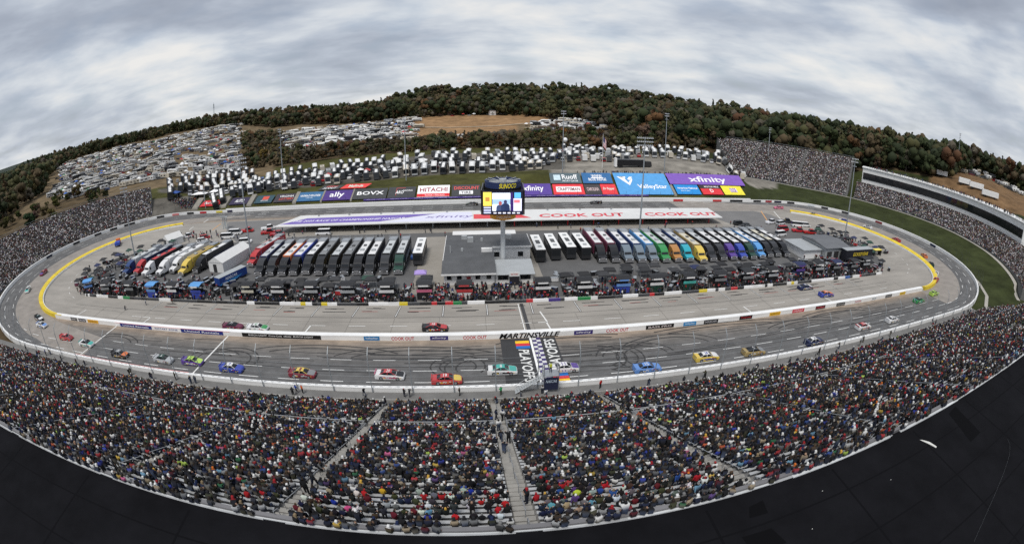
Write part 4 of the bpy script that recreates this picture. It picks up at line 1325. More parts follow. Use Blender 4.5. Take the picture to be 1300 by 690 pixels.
def pick(tab, r=None):
    r = r or RNG
    return r.choices(tab, [t[1] for t in tab])[0]
JC, JW = np.array([j[0] for j in JACKETS]), np.array([j[1] for j in JACKETS]); JW = JW / JW.sum()
HC, HW = np.array([j[0] for j in HATS]), np.array([j[1] for j in HATS]); HW = HW / HW.sum()
LC, LW = np.array([j[0] for j in LEGS]), np.array([j[1] for j in LEGS], float); LW = LW / LW.sum()

def crowd_mesh(name, pos, yaw, variants, jac=None, scale=None, hatw=None):
    """one mesh out of many low figures. pos (n,3), yaw (n)"""
    n = len(pos)
    pos = np.asarray(pos, float)
    yaw = np.asarray(yaw, float)
    which = NR.integers(0, len(variants), n)
    jac = JC[NR.choice(len(JC), n, p=JW)] * NR.uniform(.55, 1.1, (n, 1)) if jac is None else jac
    jac = .84 * jac + .16 * np.asarray(jac).mean(1, keepdims=True)
    hat = HC[NR.choice(len(HC), n, p=HW if hatw is None else hatw)]
    leg = LC[NR.choice(len(LC), n, p=LW)]
    skin = np.array([.34, .21, .15])[None] * NR.uniform(.35, 1.0, (n, 1))
    sc_ = NR.uniform(.86, 1.02, n) if scale is None else scale
    Vs, Fs, Cs, base = [], [], [], 0
    for k, (V, F, reg) in enumerate(variants):
        idx = np.where(which == k)[0]
        if not len(idx):
            continue
        c, s = np.cos(yaw[idx]), np.sin(yaw[idx])
        X = (V[None, :, 0] * c[:, None] - V[None, :, 1] * s[:, None]) * sc_[idx, None] + pos[idx, 0, None]
        Y = (V[None, :, 0] * s[:, None] + V[None, :, 1] * c[:, None]) * sc_[idx, None] + pos[idx, 1, None]
        Z = V[None, :, 2] * sc_[idx, None] + pos[idx, 2, None]
        Vs.append(np.stack([X, Y, Z], -1).reshape(-1, 3))
        Fs.append((F[None] + (base + np.arange(len(idx)) * len(V))[:, None, None]).reshape(-1, 3))
        T = np.stack([jac[idx], leg[idx], skin[idx], hat[idx]], 1)
        Cs.append(T[:, reg].reshape(-1, 3))
        base += len(idx) * len(V)
    me = np_mesh(name, np.concatenate(Vs), np.concatenate(Fs), M_CROWD, np.concatenate(Cs))
    me.polygons.foreach_set('use_smooth', [True] * len(me.polygons))
    return me

# ------------------------------------------------------------------ front grandstand
ROWD, ROWR, SY0, SZ0 = 0.80, 0.40, -70.5, 1.2
ROWS = []
y, z = SY0, SZ0
for k in range(47):
    if k == 15:
        y -= 1.5
        z += 0.75
    ROWS.append((y, z))
    y -= ROWD
    z += ROWR
X0, X1 = -150.0, 131.0
AISLES = [-6.9 + 15.5 * i for i in range(-9, 9)]
def near_aisle(x, w=0.85):
    return any(abs(x - a) < w for a in AISLES)

stand = thing('grandstand', 'huge front grandstand of aluminium benches rising from the front straight to the black roof', 'grandstand')
mb = MB()
mb.box(X0, X1, SY0, -66.0, -0.2, 0.32)
prev = None
for k, (y, z) in enumerate(ROWS):
    d = ROWD if k != 14 else ROWD + 1.5
    mb.box(X0, X1, y - d, y, z - 1.6, z)
ob('tiers', mb.mesh('tiers', M_CONC), stand)
mb = MB()
mb.box(X0, X1, SY0 + 0.02, SY0 + 0.12, 0.3, 2.2)
ob('front_wall', mb.mesh('front_wall', mat('front_rail', (0.34, 0.33, 0.31), 0.8, var=0.2, scale=0.4)), stand)
ya, za = ROWS[14][0] - ROWD, ROWS[14][1]
mb = MB()
segs = [X0] + AISLES + [X1]
for a, b in zip(segs, segs[1:]):
    mb.box(a + 0.8, b - 0.8, ya - 0.02, ya + 0.06, za + 0.95, za + 1.03)
    mb.box(a + 0.8, b - 0.8, ya - 0.02, ya + 0.06, za + 0.05, za + 0.62)
ob('aisle_parapet', mb.mesh('aisle_parapet', M_ALU), stand)
for k, (y, z) in enumerate(ROWS):
    mb = MB()
    for a, b in zip(segs, segs[1:]):
        if b - a < 2:
            continue
        mb.box(a + 0.78, b - 0.78, y - 0.56, y - 0.30, z + 0.42, z + 0.46)
        mb.box(a + 0.78, b - 0.78, y - 0.79, y - 0.76, z + 0.02, z + 0.10)
        x = a + 1.5
        while x < b - 1:
            mb.box(x - 0.03, x + 0.03, y - 0.46, y - 0.40, z, z + 0.42)
            x += 2.4
    ob('bench', mb.mesh('bench', M_ALU), stand)
steps = MB()
for a in AISLES:
    hw = 0.66 if abs(a + 6.9) < 1 else 0.5 if abs(a + 6.9) < 20 else 0.42
    for lo_, hi_ in ((0, 15), (15, 47)):
        mb = MB()
        for k, (y, z) in list(enumerate(ROWS))[lo_:hi_]:
            mb.box(a - hw, a + hw, y - 0.40, y - 0.0, z + 0.003, z + 0.2)
            mb.box(a - hw, a + hw, y - ROWD + 0.002, y - 0.40, z + 0.003, z + 0.03)
        ob('aisle_steps', mb.mesh('aisle_steps', M_AISLE), stand)
    mb = MB()
    for k, (y, z) in []:
        mb.box(a - 0.66, a + 0.66, y - 0.40, y - 0.0, z + 0.003, z + 0.2)
        mb.box(a - 0.66, a + 0.66, y - ROWD + 0.002, y - 0.40, z + 0.003, z + 0.03)
    k = 0
    while k < 46:
        mb = MB()
        (ya_, za_), (yb_, zb_) = ROWS[k], ROWS[min(k + 4, 46)]
        if not (k <= 14 <= k + 4):
            mb.cyl((a, ya_ - .3, za_ + .1), (a, ya_ - .3, za_ + 1.0), .03, n=5)
            mb.cyl((a, yb_ - .1, zb_ + .1), (a, yb_ - .1, zb_ + 1.0), .03, n=5)
            mb.cyl((a, ya_ - .3, za_ + 1.0), (a, yb_ - .1, zb_ + 1.0), .035, n=5)
            ob('handrail', mb.mesh('handrail', M_STEEL), stand)
        k += 5
    for s in (-1, 1):
        mb = MB()
        for dz in (0.55, 1.0):
            mb.cyl((a + s * .74, ya + 0.9, za - 0.3 + dz), (a + s * .74, ya - 2.0, za + .75 + dz), .03, n=5)
        for yy, zz in ((ya + 0.9, za - .3), (ya - .5, za + .1), (ya - 2.0, za + .75)):
            mb.cyl((a + s * .74, yy, zz), (a + s * .74, yy, zz + 1.0), .03, n=5)
        ob('side_rail', mb.mesh('side_rail', M_STEEL), stand)

# who sits where
SPEC = []
blob = [(RNG.uniform(X0, X1), RNG.uniform(0, 46), RNG.uniform(3, 9), RNG.uniform(.8, 2.6)) for _ in range(34)]
for k, (y, z) in enumerate(ROWS):
    x = X0 + 0.6
    while x < X1 - 0.5:
        x += 0.50 + abs(RNG.gauss(0, 0.045))
        if near_aisle(x, .95 if abs(x + 6.9) < 4 else .78 if abs(x + 6.9) < 22 else .64):
            continue
        p = 0.91
        for bx, bk, rx, rk in blob:
            if abs(x - bx) < rx and abs(k - bk) < rk:
                p = 0.5
                break
        if k > 34 and abs(x + 10) < 70:
            p -= 0.019 * min(k - 34, 8)
        if RNG.random() < p:
            SPEC.append((x, y - 0.43 + RNG.uniform(-.04, .04), z + 0.0, k))
cam = np.array(CAM)
SP = np.array([s[:3] for s in SPEC])
dist = np.linalg.norm(SP + [0, 0, .8] - cam, axis=1)
vis = (SP[:, 1] > -108.3)
order = np.argsort(np.where(vis, dist, 1e9))
N_SPEC = 232
near = set(order[:N_SPEC].tolist())
ORD = ['first', 'second', 'third', 'fourth', 'fifth', 'sixth', 'seventh', 'eighth', 'ninth', 'tenth', 'eleventh', 'twelfth', 'thirteenth', 'fourteenth', 'fifteenth', 'sixteenth', 'seventeenth', 'eighteenth', 'nineteenth', 'twentieth'] + ['last'] * 30
kmax = max(SPEC[i][3] for i in near)
AN = {}
for i, a in enumerate(AISLES):
    AN[i] = {-1: 'far left', 0: 'left', 1: 'centre', 2: 'right', 3: 'far right'}.get(int(round((a + 22.4) / 15.5)), 'outer')
byrow = {}
for i in near:
    x, y, z, k = SPEC[i]
    ai = min(range(len(AISLES)), key=lambda q: abs(AISLES[q] - x))
    byrow.setdefault((k, ai, x < AISLES[ai]), []).append(i)
for (k, ai, left), ids in byrow.items():
    ids.sort(key=lambda i: abs(SPEC[i][0] - AISLES[ai]))
    for n, i in enumerate(ids):
        x, y, z, _ = SPEC[i]
        jc, _, jn = pick(JACKETS)
        hc, _, hn = pick(HATS)
        up = RNG.random() < 0.06
        me = RNG.choice(STAND_FULL[:3] if up else SEAT_FULL)
        o = ob('person', me, None, (x, y + (0.32 if up else 0), z), (0, 0, RNG.gauss(0, .22)), tuple(c * RNG.uniform(.85, 1.15) for c in jc))
        s = RNG.uniform(.88, 1.0)
        o.scale = (s * RNG.uniform(.95, 1.08), s, s)
        o['hat_colour'] = hc
        o['leg_colour'] = pick(LEGS)[0]
        o['label'] = '%s jacket, %s, %s row from roof, %s %s of %s aisle' % (jn, hn, ORD[kmax - k], ORD[n], 'left' if left else 'right', AN[ai])
        o['category'] = 'spectator'
        o['group'] = 'spectators in the front grandstand'
rest = [i for i in range(len(SPEC)) if i not in near]
P = SP[rest]
yaw = NR.normal(0, .25, len(P))
st = NR.random(len(P)) < 0.05
cm = crowd_mesh('crowd', P[~st], yaw[~st], SEAT_A)
thing('crowd', 'dense crowd of seated spectators filling the front grandstand', 'crowd', me=cm)['kind'] = 'stuff'
Pst = P[st] + [0, .30, 0]
walk = []
for a in AISLES:
    for k, (y, z) in enumerate(ROWS):
        if RNG.random() < 0.13:
            walk.append((a + RNG.choice((-.35, .35)), y - .2, z + .2))
for i in range(55):
    walk.append((RNG.uniform(-128, 128), RNG.uniform(-70.0, -66.6), .32))
Pw = np.array(walk)
cm = crowd_mesh('crowd', np.concatenate([Pst, Pw]), np.concatenate([yaw[st], NR.uniform(-2, 2, len(Pw))]), STAND_A)
thing('crowd', 'people standing and walking along the aisles and the fence of the front grandstand', 'crowd', me=cm)['kind'] = 'stuff'

# ------------------------------------------------------------------ stands in the turns
def gap_at(side, a):
    """distance from the outer wall to the foot of the stand"""
    if side == 'left':
        return 6.5 + 0 * np.asarray(a, float)
    return np.interp(a, [-.91, -.73, -.49, -.28, -.03, .13, .49, .67, .88, 1.04, 1.29, 1.4], [24, 27.5, 32, 35.5, 39.5, 40.5, 41, 43, 43.5, 46, 58, 62])
def turn_stand(side, a0, a1, rows, label, z0=0.6, rd=0.9, rr=0.45, fill=0.9, crowd_label='', x0c=None, skip=None):
    cx, sx, sgn = (AR, SR[1], 1) if side == 'right' else (AL, SL[1], -1)
    c, h = (YO_F + YO_B) / 2, (YO_B - YO_F) / 2
    def pt(a, d):
        gap = float(gap_at(side, a))
        return (cx + sgn * (sx + gap + d) * math.cos(a), c + (h + gap + d) * math.sin(a))
    st = thing('grandstand', label, 'grandstand')
    n = 48
    A = [a0 + (a1 - a0) * i / n for i in range(n + 1)]
    mb = MB()
    rg = []
    for a in A:
        r = [(*pt(a, 0), -0.6)]
        for k in range(rows):
            r.append((*pt(a, k * rd), z0 + k * rr))
            r.append((*pt(a, (k + 1) * rd), z0 + k * rr))
        r.append((*pt(a, rows * rd), z0 + (rows - 1) * rr + 1.1))
        r.append((*pt(a, rows * rd + .3), z0 + (rows - 1) * rr + 1.1))
        r.append((*pt(a, rows * rd + .3), -0.6))
        rg.append(r)
    mb.loft(rg)
    me = mb.mesh('tiers', M_CONC)
    bm = bmesh.new()
    bm.from_mesh(me)
    bmesh.ops.recalc_face_normals(bm, faces=bm.faces)
    bm.to_mesh(me)
    bm.free()
    ob('tiers', me, st)
    for k in range(rows):
        mb = MB()
        rg = []
        for a in A:
            p, q = pt(a, k * rd + .35), pt(a, k * rd + .62)
            zz = z0 + k * rr + .4
            rg.append([(*p, zz), (*q, zz), (*q, zz + .05), (*p, zz + .05)])
        mb.loft(rg)
        ob('bench', mb.mesh('bench', M_ALU), st)
    mb = MB()
    for a in A:
        p, q = pt(a, 0), pt(a, rows * rd)
    for a, b in zip(A, A[1:]):
        p, q = pt(a, rows * rd), pt(b, rows * rd)
        zz = z0 + (rows - 1) * rr + 2.0
        mb.cyl((*p, zz), (*q, zz), .06, n=4)
        mb.cyl((*p, zz - 1), (*p, zz), .05, n=4)
    ob('rear_rail', mb.mesh('rear_rail', M_STEEL), st)
    pos, yw = [], []
    for k in range(rows):
        L = 0.0
        N = 4000
        aa = np.linspace(a0, a1, N)
        gap = gap_at(side, aa)
        X = cx + sgn * (sx + gap + k * rd + .5) * np.cos(aa)
        Y = c + (h + gap + k * rd + .5) * np.sin(aa)
        s = np.concatenate([[0], np.cumsum(np.hypot(np.diff(X), np.diff(Y)))])
        t = np.arange(.4, s[-1], .56)
        ai = np.interp(t, s, aa)
        keep = NR.random(len(t)) < fill
        keep &= (t % 17.0) > 1.3
        ai = ai[keep]
        gap = gap_at(side, ai)
        x = cx + sgn * (sx + gap + k * rd + .5) * np.cos(ai)
        y = c + (h + gap + k * rd + .5) * np.sin(ai)
        pos.append(np.stack([x, y, np.full(len(x), z0 + k * rr)], -1))
        nx, ny = -sgn * np.cos(ai), -np.sin(ai)
        yw.append(np.arctan2(-nx, ny))
    pos, yw = np.concatenate(pos), np.concatenate(yw)
    n = len(pos)
    jj = JC[NR.choice(len(JC), n, p=JW)]
    jj = (jj * .5 + jj.mean(1, keepdims=True) * .5) * NR.uniform(.45, 1.15, (n, 1))
    pale = NR.random(n) < .16
    jj[pale] = NR.uniform(.3, .62, (pale.sum(), 1)) * np.array([1, .98, 1.02])
    cm = crowd_mesh('crowd', pos, yw + NR.normal(0, .2, n), FAR_A, jac=np.clip(jj, 0, .7))
    thing('crowd', crowd_label, 'crowd', me=cm)['kind'] = 'stuff'
    return st
turn_stand('left', -0.95, 0.93, 27, 'curved left grandstand packed with spectators behind the left turn', crowd_label='far crowd packed into the curved left grandstand')
turn_stand('right', -0.92, 0.66, 17, 'curved right grandstand packed with spectators in front of the white suite building', crowd_label='far crowd packed into the curved right grandstand', z0=3.5)
turn_stand('right', 0.70, 1.36, 43, 'tallest right grandstand packed with spectators at the end of the purple banner', crowd_label='far crowd packed into the tallest right grandstand', z0=3.5)

# suites behind the right stand
def gp(a):
    return float(gap_at('right', a))
def arc_box(a0, a1, d0, d1, z0, z1, n=30, dz=(0, 0)):
    c, h = (YO_F + YO_B) / 2, (YO_B - YO_F) / 2
    rg = []
    for i in range(n + 1):
        a = a0 + (a1 - a0) * i / n
        p = (AR + (SR[1] + gp(a) + d0) * math.cos(a), c + (h + gp(a) + d0) * math.sin(a))
        q = (AR + (SR[1] + gp(a) + d1) * math.cos(a), c + (h + gp(a) + d1) * math.sin(a))
        rg.append([(*p, z0), (*q, z0), (*q, z1), (*p, z1)])
    m_ = MB()
    m_.loft(rg)
    return m_
def fixn(me):
    bm = bmesh.new()
    bm.from_mesh(me)
    bmesh.ops.recalc_face_normals(bm, faces=bm.faces)
    bm.to_mesh(me)
    bm.free()
    return me
t = thing('suite_building', 'long curved white suite building with one black glass band above the right grandstand', 'building')
ob('wall', fixn(arc_box(-0.44, 0.635, 16.2, 25, 10.6, 20.6).mesh('wall', M_WHITE)), t)
gl = ob('window', fixn(arc_box(-0.435, 0.63, 15.9, 16.15, 13.9, 17.8).mesh('window', M_GLASS)), t)
ob('roof', fixn(arc_box(-0.445, 0.64, 15.6, 25.5, 20.6, 20.95).mesh('roof', M_WHITE)), t)
mb = arc_box(-0.44, 0.635, 15.7, 15.8, 21.6, 21.66)
ob('roof_rail', fixn(mb.mesh('roof_rail', M_STEEL)), t)
pos = []
for i in range(170):
    a = RNG.uniform(-0.42, 0.6)
    c_, h_ = (YO_F + YO_B) / 2, (YO_B - YO_F) / 2
    d = RNG.uniform(16.4, 19)
    pos.append((AR + (SR[1] + gp(a) + d) * math.cos(a), c_ + (h_ + gp(a) + d) * math.sin(a), 20.95))
pos = np.array(pos)
cm = crowd_mesh('crowd', pos, NR.uniform(-3, 3, len(pos)), STAND_A)
thing('crowd', 'thin row of people along the roof of the white suite building', 'crowd', me=cm)['kind'] = 'stuff'
# crowd on the bleacher at the left end of the back straight and along the top of the banners
pos, yw = [], []
bl = thing('bleacher', 'small dark bleacher of spectators between the left grandstand and the red banner', 'bleacher')
mb = MB()
for k in range(9):
    mb.box(-178 + k * .8, -147.5, 70 + k * .85, 70.85 + k * .85, 0, 1.0 + k * .42)
    for x in np.arange(-177 + k * .8, -148, .62):
        if RNG.random() < .8:
            pos.append((x, 70.4 + k * .85, 1.0 + k * .42))
            yw.append(PI + RNG.gauss(0, .3))
ob('tiers', mb.mesh('tiers', M_CONC), bl)
for i in range(90):
    x = RNG.uniform(40, 128)
    pos.append((x, 88.6 + RNG.uniform(0, 2.4), tz(x, 89.5)))
    yw.append(RNG.uniform(-3, 3))
cm = crowd_mesh('crowd', np.array(pos), np.array(yw), STAND_A)
thing('crowd', 'people on the small bleacher and along the top edge of the banners', 'crowd', me=cm)['kind'] = 'stuff'
for cx, cy, w, l, c, lab in [(-166, 82, 5, 4, (36, 76, 150), 'blue canopy at the end of the small bleacher'), (-152, 86, 10, 4, (238, 238, 238), 'long white canopy behind the small bleacher'), (-143, 88, 5, 5, (238, 238, 238), 'pointed white canopy behind the small bleacher')]:
    z = tz(cx, cy)
    t = thing('canopy_tent', lab, 'canopy', (cx, cy, z))
    mb = MB()
    mb.add([(-w / 2, -l / 2, 2.4), (w / 2, -l / 2, 2.4), (w / 2, l / 2, 2.4), (-w / 2, l / 2, 2.4), (0, 0, 3.6)], [(0, 1, 4), (1, 2, 4), (2, 3, 4), (3, 0, 4)])
    ob('roof', mb.mesh('roof', flat(c)), t)
    for sx in (-1, 1):
        for sy in (-1, 1):
            mb = MB()
            mb.cyl((sx * w * .48, sy * l * .48, 0), (sx * w * .48, sy * l * .48, 2.4), .05, n=5)
            ob('leg', mb.mesh('leg', M_STEEL), t)

# flag stand over the outer wall at the finish line
t = thing('flag_stand', 'small steel flag stand with stairs over the wall at the finish line', 'stand', (1.9, -66.3, 0.32))
mb = MB()
mb.box(-1.2, 1.2, -0.9, 0.9, 3.0, 3.12)
ob('platform', mb.mesh('platform', M_STEEL), t)
for x in (-1.15, 1.15):
    for y in (-.85, .85):
        mb = MB()
        mb.cyl((x, y, 0), (x, y, 4.2 if y > 0 else 5.2), .07, n=6)
        ob('post', mb.mesh('post', M_STEEL), t)
mb = MB()
for z in (3.6, 4.15):
    mb.cyl((-1.15, .85, z), (1.15, .85, z), .04, n=5)
    mb.cyl((-1.15, -.85, z), (-1.15, .85, z), .04, n=5)
    mb.cyl((1.15, -.85, z), (1.15, .85, z), .04, n=5)
ob('guard_rail', mb.mesh('guard_rail', M_STEEL), t)
mb = MB()
for i in range(12):
    mb.box(-1.5 - i * .36, -1.15 - i * .36, -.8, .1, 2.75 - i * .235, 2.8 - i * .235)
mb.cyl((-1.2, -.8, 3.9), (-5.5, -.8, 1.0), .05, n=5)
mb.cyl((-1.2, .1, 3.9), (-5.5, .1, 1.0), .05, n=5)
mb.cyl((-1.2, -.8, 2.9), (-5.5, -.8, .1), .08, n=5)
mb.cyl((-1.2, .1, 2.9), (-5.5, .1, .1), .08, n=5)
ob('stairs', mb.mesh('stairs', M_METALR), t)
mb = MB()
mb.box(-1.1, 1.1, -.95, -.9, .6, 2.9)
pn = ob('sign_panel', mb.mesh('sign_panel', flat((34, 40, 66))), t)
lettering('NASCAR', 1.7, .5, (200, 215, 230), pn, (0, -.97, 2.2), (PI / 2, 0, 0), .2)
o = ob('person', STAND_FULL[3], None, (1.9, -66.2, 3.44), (0, 0, 0), (.42, .46, .05), label='flagman in neon yellow jacket on the steel flag stand', category='official')
o['hat_colour'] = (.35, .42, .05)
o['leg_colour'] = (.02, .02, .03)
for x, jc, lab in [(-37.5, (.55, .09, .01), 'person in bright orange jacket on the walkway by the fence'), (-38.6, (.02, .06, .3), 'person in blue jacket beside the orange jacket on the walkway'), (-27.0, (.01, .01, .012), 'person all in black leaning at the front fence on the left walkway'), (-20.6, (.012, .012, .014), 'black clad person of a pair by the front wall'), (-19.8, (.03, .03, .035), 'charcoal clad person of the same pair by the front wall'), (-5.8, (.02, .3, .1), 'person in green jacket by the fence left of the flag stand'), (9.8, (.4, .02, .02), 'person in red jacket on the walkway right of the flag stand')]:
    o = ob('person', RNG.choice(STAND_FULL[:4]), None, (x, -67.2, .32), (0, 0, RNG.uniform(-1, 1)), jc, label=lab, category='spectator')
    o['hat_colour'] = pick(HATS)[0]
    o['leg_colour'] = pick(LEGS)[0]

# ------------------------------------------------------------------ black roof below the camera
M_MEMB = mat('roof_membrane', (0.0072, 0.0072, 0.0088), 0.9, var=0.4, scale=0.22, spec=0.06)
t = thing('black_roof', 'black membrane roof with a pale metal edge at the foot of the photo', 'roof')
mb = MB()
mb.box(-150, 131, -150, -109.15, 17, 20.72)
dk = ob('deck', mb.mesh('deck', M_MEMB), t)
mb = MB()
mb.box(-150, 131, -109.15, -108.82, 20.0, 21.0)
ob('coping', mb.mesh('coping', mat('coping_metal', (0.19, 0.185, 0.19), 0.55, 0.3, var=0.25, scale=0.6, stretch=(.2, 1, 1))), t)
x = -150
mf = mat('flashing_white', (0.55, 0.57, 0.58), 0.5, var=0.25, scale=0.8, stretch=(.25, 1, 1))
while x < 130:
    L = RNG.uniform(7, 15)
    g_ = RNG.choice((0.1, 0.1, 1.6))
    mb = MB()
    dd = RNG.uniform(0.12, .26) if x > -8 else RNG.uniform(.03, .09)
    mb.box(x, min(x + L, 131), -109.17 - dd, -109.153, 20.73, 20.82)
    ob('flashing', mb.mesh('flashing', mf), t)
    x += L + g_
mb = MB()
for i in range(26):
    x0 = -150 + i * 11
    mb.quad((x0, -150, 20.725), (x0 + .18, -150, 20.725), (x0 + .18, -109.9, 20.725), (x0, -109.9, 20.725))
for y in (-112.4, -116.8, -121, -126):
    mb.quad((-150, y, 20.727), (131, y, 20.727), (131, y + .14, 20.727), (-150, y + .14, 20.727))
ob('seam', mb.mesh('seam', mat('seam_black', (0.0052, 0.0052, 0.0064), 0.9, spec=0.05)), t)
mb = MB()
mb.add([(32.6, -110.3, 20.73), (34.6, -109.9, 20.73), (34.0, -114.6, 20.73), (31.4, -114.8, 20.73)], [(3, 2, 1, 0)])
mb.add([(5.4, -112.8, 20.73), (7.6, -112.9, 20.73), (8.0, -114.4, 20.73), (5.6, -114.5, 20.73)], [(3, 2, 1, 0)])
mb.add([(7.0, -110.6, 20.73), (8.2, -110.4, 20.73), (8.0, -111.6, 20.73), (6.6, -111.5, 20.73)], [(3, 2, 1, 0)])
mb.add([(-20.0, -110.8, 20.73), (-17.4, -110.6, 20.73), (-17.6, -112.4, 20.73), (-19.4, -112.2, 20.73)], [(3, 2, 1, 0)])
ob('patch', mb.mesh('patch', mat('patch_black', (0.0042, 0.0042, 0.005), 0.9, spec=0.05)), t)
def blotch(pts, z, name, label, cat, m):
    mb = MB()
    n = len(pts)
    mb.add([(x, y, z) for x, y in pts] + [(x * .7 + sum(p[0] for p in pts) / n * .3, y * .7 + sum(p[1] for p in pts) / n * .3, z + .05) for x, y in pts], [tuple(range(n, 2 * n))] + [(i, (i + 1) % n, n + (i + 1) % n, n + i) for i in range(n)])
    thing(name, label, cat, me=mb.mesh(name, m))
blotch([(25.8, -111.2), (26.05, -111.35), (26.3, -111.65), (26.62, -112.0), (26.78, -112.5), (26.9, -112.9), (26.66, -113.0), (26.5, -112.6), (26.3, -112.15), (26.0, -111.6)], 20.73, 'plastic_sheet', 'crumpled white plastic sheet lying on the black roof', 'plastic sheet', mat('plastic_white', (0.62, 0.62, 0.58), 0.5, var=.15, scale=4))
for x, y, l in [(12.9, -111.5, 'small white litter scrap near the plastic sheet on the black roof'), (10.2, -114.2, 'tiny pale litter scrap near the bottom seam of the roof'), (19.2, -113.4, 'tiny white litter speck left of the plastic sheet'), (-19.2, -112.9, 'pale litter scrap on the roof below the left aisle')]:
    blotch([(x, y), (x + .06, y + .02), (x + .07, y - .04), (x + .01, y - .05)], 20.73, 'litter_scrap', l, 'litter', MATS['plastic_white'])
mb = MB()
pts = [(36.6 - 14.8 * (i / 24) , -117.6 - 4.6 * (i / 24) ** .55 - .9 * (i / 24) ** 3) for i in range(25)]
for p, q in zip(pts, pts[1:]):
    mb.cyl((*p, 20.76), (*q, 20.76), .012, n=5)
thing('cable', 'thin pale cable snaking over the black roof in the corner', 'cable', me=mb.mesh('cable', M_POLED))

# ------------------------------------------------------------------ copies of a built thing
def clone(root, loc, rz, rx=0.0, ry=0.0, **pr):
    r = root.copy()
    COL.objects.link(r)
    r.location = loc
    r.rotation_euler = (rx, ry, rz)
    sc3 = pr.pop('scale_', None)
    if sc3:
        r.scale = (1.12, 1.12, 1.22)
    for k, v in pr.items():
        r[k] = v
    mp = {}
    for ch in root.children:
        c = ch.copy()
        COL.objects.link(c)
        c.parent = r
        mp.setdefault(ch.name.split('.')[0], []).append(c)
        for gch in ch.children:
            d = gch.copy()
            COL.objects.link(d)
            d.parent = c
            mp.setdefault(gch.name.split('.')[0], []).append(d)
    return r, mp
BUILT = {}

# ------------------------------------------------------------------ race cars
def hull(stations, zb=0.14):
    rg = []
    for x, w, h, sh in stations:
        rg.append([(x, -w, zb), (x, -w, .34), (x, -w * .985, h * .78), (x, -w * sh, h), (x, w * sh, h), (x, w * .985, h * .78), (x, w, .34), (x, w, zb)])
    return rg
def make_race_car():
    t = thing('race_car', 'x', 'race car', (0, 0, -50))
    mb = MB()
    mb.loft(hull([(-2.48, .84, .80, .9), (-2.3, .93, .96, .92), (-1.6, .99, .97, .92), (-.9, .97, .93, .92), (0, .96, .90, .92), (.9, .97, .88, .92), (1.5, .99, .82, .9), (2.1, .96, .72, .88), (2.42, .86, .58, .84), (2.5, .7, .42, .8)]))
    ob('body', mb.mesh('body', M_OBJ), t)
    # glasshouse: glass band under a painted roof
    mb = MB()
    lo = [(-1.75, .74, .955), (-.85, .80, .93), (.35, .80, .89), (1.2, .76, .86)]
    hi = [(-.95, .56, 1.235), (-.6, .59, 1.29), (.15, .59, 1.30), (.38, .56, 1.255)]
    rg = []
    for (x, w, z), (x2, w2, z2) in zip(lo, hi):
        rg.append([(x, -w, z - .06), (x2, -w2, z2), (x2, w2, z2), (x, w, z - .06)])
    mb.loft(rg)
    ob('glasshouse', mb.mesh('glasshouse', M_GLASS), t)
    mb = MB()
    mb.add([(-.98, -.56, 1.24), (-.6, -.60, 1.30), (.15, -.60, 1.31), (.40, -.56, 1.262), (.40, .56, 1.262), (.15, .60, 1.31), (-.6, .60, 1.30), (-.98, .56, 1.24)], [(0, 1, 6, 7), (1, 2, 5, 6), (2, 3, 4, 5)])
    for sd in (-1, 1):
        for a, b in (((-1.75, sd * .75, .93), (-.98, sd * .57, 1.245)), ((1.2, sd * .765, .85), (.40, sd * .57, 1.265)), ((-.3, sd * .815, .9), (-.25, sd * .6, 1.3))):
            mb.cyl(a, b, .05, n=4)
    ob('roof', mb.mesh('roof', M_OBJ), t)
    mb = MB()
    mb.add([(1.15, -.72, .882), (1.5, -.84, .838), (2.1, -.78, .738), (2.36, -.62, .64), (2.36, .62, .64), (2.1, .78, .738), (1.5, .84, .838), (1.15, .72, .882)], [(0, 1, 6, 7), (1, 2, 5, 6), (2, 3, 4, 5)])
    ob('hood', mb.mesh('hood', M_OBJ), t)
    sides = []
    for sd in (-1, 1):
        mb = MB()
        mb.add([(-1.1, sd * 1.0, .36), (1.05, sd * .995, .36), (1.3, sd * .995, .62), (-1.2, sd * .992, .70)], [(0, 1, 2, 3)] if sd < 0 else [(3, 2, 1, 0)])
        sides.append(ob('side_panel', mb.mesh('side_panel', M_OBJ), t))
    rr_ = random.Random(3)
    for sp_, sd in zip(sides, (-1, 1)):
        mb = MB()
        for q in range(11):
            x, z_ = rr_.uniform(-2.1, 1.9), rr_.uniform(.36, .66)
            w_, h_ = rr_.uniform(.12, .34), rr_.uniform(.07, .14)
            v = [(x, sd * 1.008, z_), (x + w_, sd * 1.008, z_), (x + w_, sd * 1.004, z_ + h_), (x, sd * 1.004, z_ + h_)]
            mb.add(v, [(0, 1, 2, 3)] if sd < 0 else [(3, 2, 1, 0)], q % 4)
        ob('decal', mb.mesh('decal', [flat((235, 235, 235)), flat((24, 24, 26)), flat((226, 190, 50)), flat((190, 40, 40))]), sp_)
    mb = MB()
    mb.box(-2.5, -2.38, -.78, .78, .96, 1.17)
    ob('spoiler', mb.mesh('spoiler', M_OBJ), t)
    mb = MB()
    mb.box(2.1, 2.58, -.84, .84, .10, .17)
    mb.box(-2.2, 2.2, -.9, .9, .1, .16)
    ob('splitter', mb.mesh('splitter', M_RUBBER), t)
    for x in (-1.42, 1.42):
        for s in (-1, 1):
            mb = MB()
            mb.cyl((x, s * .72, .34), (x, s * 1.0, .34), .34, n=16)
            w = ob('wheel', mb.mesh('wheel', M_RUBBER), t)
            mb = MB()
            mb.cyl((x, s * .99, .34), (x, s * 1.015, .34), .21, n=12)
            ob('rim', mb.mesh('rim', M_STEEL), w)
    return t
car0 = make_race_car()
